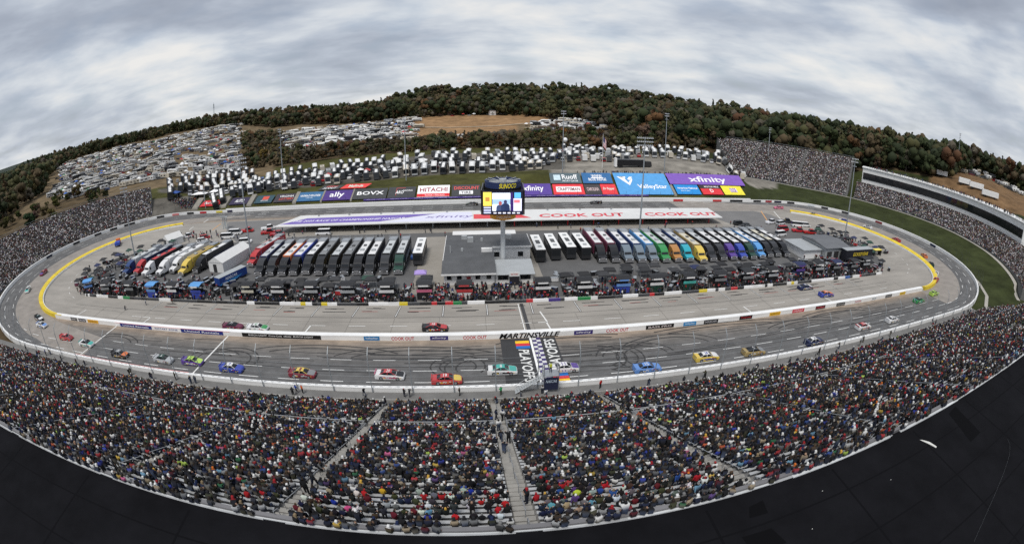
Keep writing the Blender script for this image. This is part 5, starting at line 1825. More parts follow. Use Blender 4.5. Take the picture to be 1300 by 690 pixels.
C0 = dict(red=(.55, .015, .02), dred=(.25, .01, .03), white=(.72, .72, .72), black=(.015, .015, .018), teal=(.02, .42, .36), blue=(.015, .05, .42), lblue=(.08, .26, .68), navy=(.01, .02, .09), yellow=(.75, .52, .02), orange=(.75, .16, .01), purple=(.09, .03, .30),
         green=(.02, .30, .07), lime=(.45, .72, .05), silver=(.40, .42, .44), pink=(.62, .10, .22), maroon=(.15, .01, .05), gold=(.40, .28, .08), dgreen=(.012, .06, .04), grey=(.22, .23, .24), cream=(.62, .58, .45))
C = {k: tuple(.78 * v + .22 * .8 * sum(c) / 3 for v in c) for k, c in C0.items()}
CARS = [  # x, y, body, hood, roof, side, number, colour, label
 (-133.4, -51.3, 'black', 'white', 'dgreen', 'white', '41', 'silver', 'black and white race car just leaving the left turn behind a white one'),
 (-127.5, -54.6, 'white', 'lblue', 'white', 'lblue', '17', 'black', 'white and pale blue race car nose to tail ahead of a black one'),
 (-109.9, -58.3, 'red', 'dred', 'red', 'red', '14', 'white', 'plain red race car before the white restart line'),
 (-99.5, -59.4, 'white', 'teal', 'black', 'teal', '43', 'white', 'white race car with teal hood crossing the restart line'),
 (-84.9, -61.4, 'black', 'orange', 'grey', 'gold', '3', 'white', 'black race car with orange hood inside the restart zone'),
 (-71.5, -61.0, 'silver', 'silver', 'dgreen', 'white', '6', 'white', 'silver race car with green roof inside the restart zone'),
 (-63.9, -60.5, 'purple', 'lime', 'lime', 'white', '22', 'navy', 'white and purple race car with lime hood near the second restart line'),
 (-54.0, -61.4, 'blue', 'blue', 'white', 'blue', '9', 'blue', 'deep blue race car with white roof in the front lane'),
 (-39.3, -61.5, 'dred', 'grey', 'yellow', 'silver', '1', 'dred', 'dark red race car with yellow roof and grey nose'),
 (-23.7, -61.2, 'white', 'black', 'red', 'pink', '20', 'white', 'white and pink race car with red roof and black hood'),
 (-14.2, -62.6, 'red', 'yellow', 'red', 'orange', '19', 'white', 'red race car with white number 19 roof and yellow hood'),
 (-5.1, -60.3, 'white', 'teal', 'teal', 'black', '8', 'white', 'teal and black race car reaching the black finish panel'),
 (5.3, -60.6, 'white', 'purple', 'white', 'white', '11', 'purple', 'white race car with purple hood on the finish panel'),
 (19.3, -62.9, 'lblue', 'lblue', 'lblue', 'lblue', '15', 'white', 'all sky blue race car right of the finish line'),
 (31.5, -61.7, 'yellow', 'white', 'white', 'blue', '34', 'blue', 'white and yellow race car with orange rear and blue sides'),
 (41.9, -62.3, 'gold', 'grey', 'black', 'gold', '5', 'white', 'dull gold race car with black roof'),
 (58.0, -62.6, 'navy', 'navy', 'white', 'silver', '24', 'navy', 'navy race car with white roof on the front straight'),
 (76.5, -60.9, 'white', 'white', 'red', 'red', '23', 'white', 'white race car with red roof near the end of the front straight'),
 (89.0, -60.9, 'white', 'silver', 'white', 'white', '45', 'black', 'plain white race car near the end of the front straight'),
 (111.0, -54.6, 'green', 'green', 'dgreen', 'teal', '16', 'white', 'green race car entering the turn below the green bank'),
 (123.8, -52.6, 'lime', 'lime', 'lime', 'black', '99', 'black', 'bright lime race car entering the turn on concrete'),
 (138.0, -44.0, 'red', 'white', 'red', 'dred', '10', 'white', 'red race car with white hood in the right turn'),
 (145.3, -39.4, 'white', 'black', 'white', 'black', '48', 'black', 'white race car with black hood in the right turn'),
 (152.9, -31.5, 'dgreen', 'dgreen', 'black', 'dgreen', '2', 'white', 'very dark green race car in the right turn'),
 (159.6, -22.7, 'orange', 'yellow', 'orange', 'yellow', '51', 'white', 'orange and yellow race car in the right turn'),
 (163.5, -2.3, 'red', 'black', 'red', 'dred', '4', 'white', 'dark red race car beside the yellow kerb middle of the right turn'),
 (162.5, 16.6, 'white', 'white', 'silver', 'grey', '12', 'black', 'white and grey race car in the far half of the right turn'),
 (155.5, 27.6, 'blue', 'white', 'blue', 'white', '47', 'white', 'blue race car with white hood in the far half of the right turn'),
 (144.0, 38.7, 'red', 'black', 'black', 'red', '7', 'white', 'red and black race car leaving the right turn'),
 (131.3, 50.9, 'pink', 'pink', 'pink', 'red', '21', 'white', 'pink race car at the start of the back straight'),
 (42.6, 61.0, 'black', 'black', 'white', 'black', '54', 'black', 'black race car with white roof alone on the back straight'),
 (-9.0, 61.2, 'black', 'dgreen', 'black', 'grey', '38', 'white', 'dark race car half hidden behind the scoreboard tower'),
 (-163.5, -34.5, 'white', 'teal', 'white', 'green', '31', 'green', 'white and green race car in the left turn'),
 (-172.0, -18.4, 'dred', 'purple', 'red', 'dred', '77', 'white', 'dark red race car in the left turn beside the yellow kerb'),
 (-61.5, -45.3, 'maroon', 'maroon', 'black', 'black', '71', 'white', 'maroon race car driving down pit road'),
 (-55.1, -45.4, 'white', 'green', 'white', 'white', '42', 'green', 'white race car with green nose driving down pit road'),
 (-17.1, -44.5, 'black', 'red', 'red', 'red', '18', 'white', 'black and red race car driving down pit road'),
 (76.2, -36.6, 'navy', 'white', 'navy', 'silver', '88', 'white', 'navy and white race car stopped in its pit stall'),
 (79.6, -42.2, 'blue', 'orange', 'orange', 'navy', '66', 'white', 'blue race car with orange roof leaving along pit road')]
for i, (x, y, b, h, r, s, num, nc, lab) in enumerate(CARS):
    on_track = y < -48.7 or abs(x) > 123 or y > 48
    if x > 126:
        hd = math.atan2(y + .5, x - AR) + PI / 2
    elif x < -128:
        hd = math.atan2(y + .5, x - AL) + PI / 2
    else:
        hd = 0.0 if y < 0 else PI
        if i == 30 or i == 31:
            hd = PI
    hd += RNG.uniform(-.05, .05)
    z = (track_z(x, y) if on_track else 0.0) + 0.03
    cn, mp = clone(car0, (x, y, z), hd, label=lab, category='race car', group='race cars')
    if abs(x) > 126:
        cn.rotation_euler.x = -0.05
    for nm, c in (('body', b), ('hood', h), ('roof', r), ('side_panel', s), ('spoiler', s if i % 2 else b)):
        for o in mp[nm]:
            o.color = (*C[c], 1)
    rgb = tuple(int(255 * min(1, v) ** (1 / 2.2)) for v in C[nc])
    ob('lettering', text_mesh(num, .62 if len(num) > 1 else .36, .92, flat(rgb)), mp['roof'][0], (-.22, 0, 1.325), (0, 0, 0))
    for sd in (-1, 1):
        ob('lettering', text_mesh(num, .62, .34, flat(rgb)), mp['side_panel'][0 if sd < 0 else 1], (-.3, sd * 1.012, .55), (PI / 2, 0, 0 if sd < 0 else PI))
for o in [car0] + list(car0.children_recursive):
    bpy.data.objects.remove(o)

# ------------------------------------------------------------------ hauler trucks
def make_hauler(sleeper=True):
    t = thing('hauler_truck', 'x', 'truck', (0, 0, -60))
    # nose toward -y; trailer body behind
    mb = MB()
    mb.box(-1.3, 1.3, 6.4, 21.0, 1.0, 4.1)
    ob('trailer_body', mb.mesh('trailer_body', M_OBJM), t)
    mb = MB()
    mb.box(-.95, .95, 6.6, 20.8, 4.1, 4.16)
    ob('trailer_roof', mb.mesh('trailer_roof', M_OBJM), t)
    mb = MB()
    mb.box(-1.2, 1.2, 17.6, 20.6, 4.16, 4.5)
    mb.cyl((-1.1, 17.6, 5.1), (1.1, 17.6, 5.1), .035, n=4)
    mb.cyl((-1.1, 20.6, 5.1), (1.1, 20.6, 5.1), .035, n=4)
    for x in (-1.1, 1.1):
        mb.cyl((x, 17.6, 5.1), (x, 20.6, 5.1), .035, n=4)
        for y in (17.6, 19.1, 20.6):
            mb.cyl((x, y, 4.4), (x, y, 5.1), .03, n=4)
    ob('viewing_deck', mb.mesh('viewing_deck', M_STEEL), t)
    mb = MB()
    mb.box(-.55, .55, 9.0, 10.1, 4.16, 4.5)
    ob('roof_unit', mb.mesh('roof_unit', M_METALR), t)
    mb = MB()
    mb.box(-.4, .4, 13.0, 14.0, 4.16, 4.42)
    ob('roof_hatch', mb.mesh('roof_hatch', M_ROOFG), t)
    mb = MB()
    mb.loft([[(-1.2, .9, 1.0), (1.2, .9, 1.0), (1.2, .9, 1.6), (-1.2, .9, 1.6)], [(-1.2, 2.5, .9), (1.2, 2.5, .9), (1.2, 2.5, 1.95), (-1.2, 2.5, 1.95)]])
    mb.loft([[(-1.22, 2.5, .8), (1.22, 2.5, .8), (1.15, 2.55, 2.0), (-1.15, 2.55, 2.0)], [(-1.22, 3.3, .8), (1.22, 3.3, .8), (1.12, 3.1, 2.95), (-1.12, 3.1, 2.95)], [(-1.24, 4.2, .8), (1.24, 4.2, .8), (1.12, 4.2, 3.55), (-1.12, 4.2, 3.55)], [(-1.24, 5.9, .8), (1.24, 5.9, .8), (1.2, 5.9, 3.9), (-1.2, 5.9, 3.9)]])
    cb = ob('cab', mb.mesh('cab', M_OBJ), t)
    mb = MB()
    mb.quad((-1.0, 2.57, 2.08), (1.0, 2.57, 2.08), (.98, 3.06, 2.86), (-.98, 3.06, 2.86))
    ob('windscreen', mb.mesh('windscreen', M_GLASS), cb)
    for s in (-1, 1):
        mb = MB()
        v = [(s * 1.235, 2.95, 1.9), (s * 1.24, 3.9, 1.9), (s * 1.2, 3.9, 2.7), (s * 1.195, 3.2, 2.7)]
        mb.add(v, [(0, 1, 2, 3)] if s > 0 else [(3, 2, 1, 0)])
        ob('side_window', mb.mesh('side_window', M_GLASS), cb)
        mb = MB()
        mb.box(s * 1.52 - .1, s * 1.52 + .1, 2.75, 2.9, 1.9, 2.6)
        ob('mirror', mb.mesh('mirror', M_CHROME), cb)
        mb = MB()
        mb.cyl((s * 1.1, 6.1, .8), (s * 1.1, 6.1, 4.2), .09, n=6)
        ob('exhaust_stack', mb.mesh('exhaust_stack', M_CHROME), t)
        mb = MB()
        mb.box(s * .92 - .16, s * .92 + .16, .84, .9, 1.05, 1.3)
        ob('headlight', mb.mesh('headlight', M_LAMP), cb)
        for y in (1.9, 5.2, 6.4, 17.2, 18.5):
            mb = MB()
            mb.cyl((s * .85, y, .52), (s * 1.28, y, .52), .52, n=12)
            ob('wheel', mb.mesh('wheel', M_RUBBER), t)
    mb = MB()
    mb.box(-.62, .62, .84, .89, 1.0, 1.58)
    ob('grille', mb.mesh('grille', M_CHROME), cb)
    mb = MB()
    mb.box(-1.25, 1.25, .62, .88, .5, .9)
    ob('bumper', mb.mesh('bumper', M_CHROME), cb)
    mb = MB()
    for s in (-1, 1):
        v = [(s * 1.306, 6.8, 1.3), (s * 1.306, 20.6, 1.3), (s * 1.306, 20.6, 2.6), (s * 1.306, 9.5, 2.6)]
        mb.add(v, [(0, 1, 2, 3)] if s > 0 else [(3, 2, 1, 0)])
    ob('side_stripe', mb.mesh('side_stripe', M_OBJM), t)
    return t
h0 = make_hauler()
H = dict(C, chrome=(.3, .3, .32), dark=(.02, .021, .024), char=(.032, .033, .037), pgrey=(.5, .52, .53), sky=(.10, .30, .62), copper=(.42, .2, .06), aqua=(.03, .36, .45), steel=(.16, .2, .24), dblue=(.02, .05, .16))
NM = dict(black='black', dark='black', char='charcoal', red='red', orange='orange', blue='blue', silver='silver', white='white', green='green', yellow='yellow', copper='copper', aqua='turquoise', steel='slate', purple='purple', dblue='dark blue', sky='bright blue', pgrey='pale grey', grey='grey', navy='navy', lblue='pale blue', gold='gold', dgreen='dark green', cream='cream', maroon='maroon')
# x, y of nose, heading offset, tractor, trailer, trailer roof, stripe
HL = [(-68.2, -16.4, 'char', 'navy', 'pgrey', 'lblue'), (-64.6, -16.2, 'char', 'black', 'pgrey', 'white'), (-60.9, -16.2, 'black', 'orange', 'white', 'red'), (-57.6, -15.8, 'black', 'blue', 'white', 'orange'), (-54.0, -15.4, 'dark', 'black', 'white', 'green'),
      (-50.1, -15.8, 'black', 'black', 'grey', 'yellow'), (-46.3, -16.3, 'black', 'black', 'pgrey', 'yellow'), (-42.8, -16.0, 'black', 'black', 'grey', 'yellow'), (-39.4, -16.0, 'black', 'dark', 'white', 'silver'), (-36.0, -16.4, 'dark', 'dark', 'white', 'navy'), (-32.2, -15.8, 'char', 'black', 'pgrey', 'grey'), (-28.4, -15.8, 'dgreen', 'black', 'pgrey', 'silver')]
HRt = [(25.6, -11.2, 'black', 'maroon', 'white', 'black'), (29.3, -11.6, 'black', 'maroon', 'white', 'red'), (33.0, -12.2, 'steel', 'navy', 'white', 'navy'), (36.6, -12.8, 'steel', 'dblue', 'white', 'lblue'), (40.2, -13.2, 'steel', 'sky', 'white', 'blue'), (43.8, -13.3, 'green', 'green', 'pgrey', 'dgreen'), (47.5, -13.4, 'copper', 'black', 'pgrey', 'copper'), (51.1, -13.6, 'aqua', 'dblue', 'pgrey', 'aqua'), (54.8, -15.2, 'yellow', 'gold', 'cream', 'yellow'),
       (58.6, -14.3, 'char', 'black', 'pgrey', 'grey'), (62.4, -14.0, 'char', 'black', 'white', 'grey'), (66.0, -14.0, 'purple', 'black', 'white', 'purple'), (69.6, -14.4, 'blue', 'black', 'white', 'blue'), (73.2, -14.4, 'dgreen', 'black', 'white', 'green'), (76.8, -14.2, 'sky', 'sky', 'white', 'sky'), (80.6, -13.4, 'black', 'black', 'pgrey', 'grey'), (84.0, -13.2, 'char', 'dark', 'cream', 'gold'), (87.4, -13.8, 'black', 'black', 'white', 'grey')]
LCL = [(-121.4, -17.4, 'dblue', 'pgrey', 'pgrey', 'pgrey'), (-116.3, -16.8, 'red', 'navy', 'silver', 'blue'), (-111.2, -18.2, 'white', 'black', 'red', 'black'), (-105.4, -17.2, 'white', 'white', 'white', 'maroon'), (-101.4, -14.6, 'white', 'white', 'white', 'red'), (-96.2, -16.6, 'yellow', 'yellow', 'gold', 'yellow'), (-92.0, -14.2, 'black', 'dark', 'white', 'navy'), (-74.4, -9.0, 'red', 'red', 'pgrey', 'white')]
def place_haulers(lst, row, rz, near_first):
    for i, (x, y, tr, bd_, rf, st_) in enumerate(lst):
        cn, mp = clone(h0, (x, y, 0.006), rz + RNG.uniform(-.008, .008), category='truck', group='haulers parked in the paddock')
        k = len(lst) - i if near_first else i + 1
        cn['label'] = '%s tractor, %s trailer with %s roof, %s %s' % (NM[tr], NM[bd_], NM[rf], ORD[k - 1], row)
        for o in mp['cab']:
            o.color = (*H[tr], 1)
        for o in mp['trailer_body']:
            o.color = (*H[bd_], 1)
        for o in mp['trailer_roof']:
            o.color = (*H[rf], 1)
        for o in mp['side_stripe']:
            o.color = (*H[st_], 1)
place_haulers(HL, 'leftwards from the infield building', 0.0, True)
place_haulers(HRt, 'right of the white roofed coaches', 0.0, False)
place_haulers(LCL, 'in the leftmost hauler cluster', -0.17, False)
for o in [h0] + list(h0.children_recursive):
    bpy.data.objects.remove(o)

# buses / bare trailers with white roofs next to the building
def make_bus():
    t = thing('coach', 'x', 'coach', (0, 0, -60))
    mb = MB()
    mb.box(-1.3, 1.3, 0, 14, .5, 3.7)
    ob('body', mb.mesh('body', M_OBJM), t)
    mb = MB()
    mb.box(-1.28, 1.28, .1, 13.9, 3.7, 3.78)
    rf = ob('roof', mb.mesh('roof', M_WHITE), t)
    mb = MB()
    mb.box(-.6, .6, 5.2, 8.4, 3.78, 3.82)
    ob('roof_hatch', mb.mesh('roof_hatch', M_ROOFG), rf)
    for y in (2.0, 10.5):
        mb = MB()
        mb.box(-.5, .5, y, y + 1, 3.78, 4.05)
        ob('roof_unit', mb.mesh('roof_unit', M_METALR), rf)
    mb = MB()
    mb.box(-1.15, 1.15, -.03, 0, 1.6, 3.2)
    ob('windscreen', mb.mesh('windscreen', M_GLASS), t)
    mb = MB()
    for s in (-1, 1):
        mb.box(s * 1.31 - .012, s * 1.31 + .012, 1.0, 13, 2.2, 3.2)
    ob('side_window', mb.mesh('side_window', M_GLASS), t)
    for s in (-1, 1):
        for y in (2, 10.4, 11.6):
            mb = MB()
            mb.cyl((s * .95, y, .5), (s * 1.29, y, .5), .5, n=12)
            ob('wheel', mb.mesh('wheel', M_RUBBER), t)
    return t
b0 = make_bus()
for i, (x, y, c, l) in enumerate([(8.9, -8.4, 'black', 'black coach with white roof standing nearest the infield building'), (13.2, -7.4, 'dark', 'black coach with white roof, second from the infield building'), (17.6, -6.8, 'dark', 'black coach with white roof, third from the infield building'), (21.6, -7.6, 'black', 'black coach with white roof beside the first hauler'), (-23.9, -8.6, 'char', 'white roofed coach alone beside the infield building and purple canopy')]):
    cn, mp = clone(b0, (x, y, 0.006), 0.0, label=l, category='coach', group='white roofed coaches')
    mp['body'][0].color = (*H[c], 1)
for o in [b0] + list(b0.children_recursive):
    bpy.data.objects.remove(o)
# blue box trailer among the left haulers
t = thing('display_trailer', 'blue trailer with white lettering between the marquee and the pit crews', 'trailer', (-75.6, -18.4, .006), PI / 2 - 0.42)
mb = MB()
mb.box(-5.2, 5.2, -1.3, 1.3, .6, 2.7)
bd = ob('body', mb.mesh('body', flat((22, 58, 128))), t)
mb = MB()
mb.box(-5.2, 5.2, -1.3, 1.3, 2.7, 2.78)
ob('roof', mb.mesh('roof', M_METALR), t)
lettering('NASCAR', 4.4, .8, (226, 232, 240), bd, (-.8, -1.33, 1.9), (PI / 2, 0, 0), .25)
mb = MB()
mb.quad((-5.1, -1.32, .7), (1.0, -1.32, .7), (3.4, -1.32, 1.4), (-5.1, -1.32, 1.1))
ob('side_stripe', mb.mesh('side_stripe', flat((60, 150, 214))), bd)
for s in (-1, 1):
    for x in (-4, 3.2, 4.3):
        mb = MB()
        mb.cyl((x, s * .9, .45), (x, s * 1.28, .45), .45, n=10)
        ob('wheel', mb.mesh('wheel', M_RUBBER), t)

# ------------------------------------------------------------------ pit boxes, pit box wall, carts
mb = MB()
mb.box(-127, 116, -33.0, -32.7, 0, .72)
pw = thing('pit_box_wall', 'low white wall between the pit stalls and the crews', 'wall', me=mb.mesh('pit_box_wall', M_WALLW))
x = -126.5
while x < 114:
    L = RNG.uniform(.8, 3.2)
    if RNG.random() < .85:
        c = RNG.choices([(28, 28, 30), (240, 240, 240), (196, 40, 48), (64, 46, 130), (30, 130, 70), (222, 200, 40), (226, 110, 40), (40, 90, 160), (60, 62, 66)], [10, 5, 1.5, .6, .4, .7, .4, .5, 7])[0]
        mb = MB()
        mb.box(x, x + L, -33.03, -33.003, .06, .68)
        mb.box(x, x + L, -33.0, -32.7, .722, .73)
        ob('banner_panel', mb.mesh('banner_panel', flat(c)), pw)
    x += L

def make_pit_box():
    t = thing('pit_box', 'x', 'pit box', (0, 0, -60))
    mb = MB()
    mb.box(-1.5, 1.5, -.1, 1.5, .15, 1.35)
    ob('cabinet', mb.mesh('cabinet', M_OBJ), t)
    mb = MB()
    mb.box(-1.5, 1.5, -.1, 1.5, 1.35, 1.42)
    mb.box(-1.5, 1.5, 1.2, 1.5, 1.42, 2.0)
    ob('upper_deck', mb.mesh('upper_deck', M_BLACKP), t)
    mb = MB()
    mb.box(-1.55, 1.55, -.16, -.11, 1.5, 2.05)
    f_ = ob('front_panel', mb.mesh('front_panel', M_OBJ), t)
    for x in (-1.45, 1.45):
        for y in (-.1, 1.9):
            mb = MB()
            mb.cyl((x, y, 0.1), (x, y, 3.1), .05, n=5)
            ob('post', mb.mesh('post', M_BLACKP), t)
    mb = MB()
    mb.loft([[(-1.6, -.5, 2.95), (1.6, -.5, 2.95), (1.6, -.5, 3.08), (-1.6, -.5, 3.08)], [(-1.6, .8, 3.2), (1.6, .8, 3.2), (1.6, .8, 3.32), (-1.6, .8, 3.32)], [(-1.6, 2.3, 3.0), (1.6, 2.3, 3.0), (1.6, 2.3, 3.12), (-1.6, 2.3, 3.12)]])
    ob('canopy', mb.mesh('canopy', M_OBJM), t)
    mb = MB()
    mb.box(-1.1, .9, -.54, -.505, 2.72, 3.02)
    ob('canopy_valance', mb.mesh('canopy_valance', M_OBJ), t)
    for x in (-.8, 0, .8):
        mb = MB()
        mb.box(x - .3, x + .3, .2, .26, 1.6, 2.0)
        ob('monitor', mb.mesh('monitor', M_GLASS), t)
    for s in (-1, 1):
        mb = MB()
        mb.cyl((s * 1.0, 1.2, .2), (s * 1.2, 1.2, .2), .2, n=8)
        ob('wheel', mb.mesh('wheel', M_RUBBER), t)
    return t
pb0 = make_pit_box()
PBX = [(-127, -30.5, 'black', 'sky', 'lblue', .5), (-117, -31.6, 'black', 'black', 'grey', .2), (-106, -31.0, 'black', 'dark', 'grey', 0), (-96.5, -31.4, 'blue', 'sky', 'lblue', 0), (-88.8, -31.0, 'navy', 'black', 'white', 0), (-80.2, -31.0, 'blue', 'sky', 'blue', 0), (-64.3, -30.2, 'black', 'black', 'cream', 0), (-56, -30, 'black', 'black', 'white', 0), (-47.2, -29.9, 'black', 'black', 'silver', 0), (-38.1, -30, 'black', 'black', 'silver', 0), (-28.9, -30, 'black', 'black', 'white', 0), (-20.3, -30, 'black', 'dark', 'pink', 0), (-11.3, -30.4, 'white', 'black', 'red', 0),
       (6.2, -30.2, 'black', 'black', 'white', 0), (15.7, -30.6, 'black', 'black', 'white', 0), (24.9, -30.6, 'blue', 'black', 'lblue', 0), (33.2, -31, 'dgreen', 'black', 'white', 0), (41.9, -31.2, 'dgreen', 'black', 'teal', 0), (51, -31, 'black', 'black', 'grey', 0), (59.8, -30.8, 'black', 'dark', 'grey', 0), (68.5, -30.6, 'black', 'black', 'silver', 0), (80.3, -28.6, 'navy', 'navy', 'purple', 0), (88.2, -28.8, 'black', 'black', 'silver', 0), (96, -29, 'black', 'navy', 'grey', 0), (104.5, -29.2, 'dark', 'black', 'grey', 0), (111.5, -28.6, 'black', 'dark', 'silver', 0)]
for i, (x, y, c, cp, fr, rz) in enumerate(PBX):
    k = i if i < 13 else i - 13
    lab = '%s pit box, %s canopy, %s front, %s %s' % (NM.get(c, c), NM.get(cp, cp), NM.get(fr, fr), ORD[12 - i if i < 13 else i - 13], 'leftwards from the infield building' if i < 13 else 'rightwards from the small hut')
    cn, mp = clone(pb0, (x, y, .02), rz, scale_=1, label=lab, category='pit box', group='pit boxes along the pit wall')
    for nm, cc in (('cabinet', c), ('canopy', cp), ('front_panel', fr), ('canopy_valance', 'white' if i % 3 else fr)):
        for o in mp[nm]:
            o.color = (*H[cc], 1)
for o in [pb0] + list(pb0.children_recursive):
    bpy.data.objects.remove(o)

# tool carts, tyre stacks, canopies of the crews
mb = MB()
mb.box(-.9, .9, -.4, .4, .15, 1.05)
mb.box(-.9, .9, -.4, .4, 1.05, 1.1, 1)
mb.cyl((.95, -.4, .9), (.95, .4, .9), .03, n=5, mi=1)
for x in (-.7, .7):
    for y in (-.36, .36):
        mb.cyl((x, y - .04, .1), (x, y + .04, .1), .1, n=8, mi=2)
cart_me = mb.mesh('tool_cart', [M_OBJ, M_STEEL, M_RUBBER])
mb = MB()
for i in range(4):
    mb.cyl((0, 0, .02 + i * .3), (0, 0, .3 + i * .3), .34, n=14)
    mb.cyl((.72, 0, .02 + i * .3), (.72, 0, .3 + i * .3 - .01), .34, n=14)
tyre_me = mb.mesh('tyre_stack', M_RUBBER)
mb = MB()
w, l = 3.0, 2.4
mb.add([(-w / 2, -l / 2, 2.2), (w / 2, -l / 2, 2.2), (w / 2, l / 2, 2.2), (-w / 2, l / 2, 2.2), (-w / 4, 0, 2.8), (w / 4, 0, 2.8)], [(0, 1, 5, 4), (1, 2, 5), (2, 3, 4, 5), (3, 0, 4)])
mb.box(-w / 2, w / 2, -l / 2 - .02, -l / 2, 1.95, 2.2)
for sx in (-1, 1):
    for sy in (-1, 1):
        mb.cyl((sx * w * .48, sy * l * .48, 0), (sx * w * .48, sy * l * .48, 2.2), .04, n=5, mi=1)
crewtent_me = mb.mesh('crew_canopy', [M_OBJM, M_STEEL])
busy = [(p[0], p[1]) for p in PBX]
def spot(x0, x1, y0, y1, r, tries=60):
    for _ in range(tries):
        x, y = RNG.uniform(x0, x1), RNG.uniform(y0, y1)
        if -24 < x < 8 and y > -28:
            continue
        if all((x - a) ** 2 + (y - b) ** 2 > r * r for a, b in busy):
            busy.append((x, y))
            return x, y
    return None
cols = ['black'] * 8 + ['dark'] * 4 + ['red', 'navy', 'grey', 'maroon', 'white']
for (x, y, c) in [(-29.4, -25.6, 'char'), (-22.2, -18.6, 'purple'), (-20.4, -22.0, 'dark'), (45.4, -24.0, 'black'), (36.8, -25.5, 'dark'), (-35, -21.6, 'dgreen'), (-60, -25.5, 'black'), (-51, -25.6, 'dark'), (-43.5, -26.2, 'black'), (-70, -26, 'black'), (12.6, -22.8, 'black'), (22, -23.4, 'char'), (29.5, -18.4, 'black'), (33.6, -21.5, 'dark'), (48.3, -21.5, 'navy'), (57.5, -24.5, 'black'), (63.5, -23, 'black'), (71, -22, 'dark'), (-86, -24.5, 'black'), (-100, -25, 'dark'), (-112, -26, 'black'), (-122, -25.5, 'black'), (92.5, -22.5, 'black'), (101, -24, 'dark'), (119, -23, 'black'), (126.5, -17.5, 'dgreen'), (130.5, -9.5, 'black'), (128, -2, 'dark'), (133, -14, 'navy')] + [(13 + 4.1 * q + RNG.uniform(-1, 1), RNG.choice((-18.6, -20.5, -22.6)) - (1.5 if q > 10 else 0), RNG.choice(('black', 'dark', 'black', 'char'))) for q in range(19)] + [(-69 + 4.4 * q + RNG.uniform(-1, 1), RNG.uniform(-24, -20.5), RNG.choice(('black', 'dark', 'char'))) for q in range(10)]:
    busy.append((x, y))
    thing('crew_canopy', '%s crew canopy in the paddock between the haulers and the pit boxes' % NM[c] if c != 'purple' else 'lilac crew canopy beside the pale roofed coach', 'canopy', (x, y, .01), RNG.uniform(-.1, .1), 'crew canopies behind the pit boxes', crewtent_me, H[c] if c != 'purple' else (.36, .26, .60))
for i in range(205):
    p = spot(-124, 118, -30.0, -17.6, 1.1)
    if p:
        c = RNG.choice(cols)
        thing('tool_cart', '%s tool cart among the crews behind the pit wall' % NM[c], 'tool cart', (*p, .01), RNG.uniform(0, PI), 'tool carts behind the pit wall', cart_me, H[c])
for i in range(130):
    p = spot(-124, 116, -32.0, -25.5, 1.0)
    if p:
        thing('tyre_stack', 'stack of black racing tyres behind the pit wall', 'tyres', (*p, .01), RNG.uniform(0, PI), 'tyre stacks behind the pit wall', tyre_me)
# end-of-row clutter at both ends of the pit lane
for (x, y) in [(-139.7, -20), (-136, -15), (-133, -8), (-140, -12), (-131, -4), (-129, 3), (-136, 4), (-141, 0), (-132, -24), (-126, -21), (132, -2), (134, 5), (130, 10), (136, -8), (128, -12), (122, -8), (126, 4), (120, 6), (-126, 9), (-120, 14), (-142.5, -6), (-137.5, -26), (-131.5, -29), (-134, -19), (-138, -1), (-129, -10), (-130, -16), (-143, -16), (-133, 8), (-127, 15), (138, -3), (131, 6), (124, -2), (137, -14), (120, -13), (117, 1), (128, 15), (122, 10), (115, -27), (122, -27)]:
    busy.append((x, y))
    c = RNG.choice(['black', 'dark', 'black', 'navy', 'dgreen'])
    thing('crew_canopy', '%s crew canopy crowded at the end of the pit lane' % NM[c], 'canopy', (x, y, .01), RNG.uniform(-.6, .6), 'crew canopies at the ends of the pit lane', crewtent_me, H[c])
    for q in range(2):
        p = spot(x - 4, x + 4, y - 4, y + 4, 1.2)
        if p:
            c = RNG.choice(cols)
            thing('tool_cart', '%s tool cart at the end of the pit lane' % NM[c], 'tool cart', (*p, .01), RNG.uniform(0, PI), 'tool carts at the ends of the pit lane', cart_me, H[c])
# crew members
CREW = [((.42, .015, .02), 'red'), ((.42, .015, .02), 'red'), ((.014, .014, .016), 'black'), ((.014, .014, .016), 'black'), ((.014, .014, .016), 'black'), ((.66, .66, .66), 'white'), ((.02, .05, .2), 'blue'), ((.012, .012, .013), 'black'), ((.012, .012, .013), 'black'), ((.10, .10, .11), 'grey'), ((.03, .035, .05), 'navy'), ((.20, .012, .02), 'dark red')]
for i in range(60):
    x = -66 + i * 2.15 + RNG.uniform(-.6, .6)
    y = RNG.uniform(-32.2, -30.6)
    jc, jn = CREW[(i * 7 + i // 5) % len(CREW)]
    nb = min(range(len(PBX)), key=lambda q: abs(PBX[q][0] - x))
    o = ob('person', RNG.choice(STAND_FULL), None, (x, y, .01), (0, 0, RNG.uniform(-PI, PI)), jc, category='crew member', group='pit crew behind the pit wall')
    o['label'] = 'crew in %s suit by the %s pit box, %s' % (jn, NM.get(PBX[nb][4], PBX[nb][4]), (ORD[12 - nb] + ' leftwards from infield building') if nb < 13 else (ORD[nb - 13] + ' rightwards from small hut'))
    o['hat_colour'] = pick(HATS)[0]
    o['leg_colour'] = jc if RNG.random() < .6 else (.015, .015, .018)
pos = []
for i in range(1150):
    bx = RNG.choice(PBX)
    x, y = bx[0] + RNG.gauss(0, 3.4), -32.4 + 9.5 * RNG.random() ** 1.6
    pos.append((x, y, .01))
for i in range(170):
    pos.append((RNG.uniform(-18, 6), RNG.uniform(-31.5, -24), .01))
for i in range(210):
    a = RNG.choice(((-134, -10), (128, -6), (-95, -22), (100, -22)))
    pos.append((a[0] + RNG.gauss(0, 6), a[1] + RNG.gauss(0, 6), .01))
for i in range(60):
    pos.append((RNG.uniform(-120, 110), RNG.uniform(16, 27), .02))
for i in range(40):
    pos.append((RNG.uniform(-128, -104), RNG.uniform(18, 30), .02))
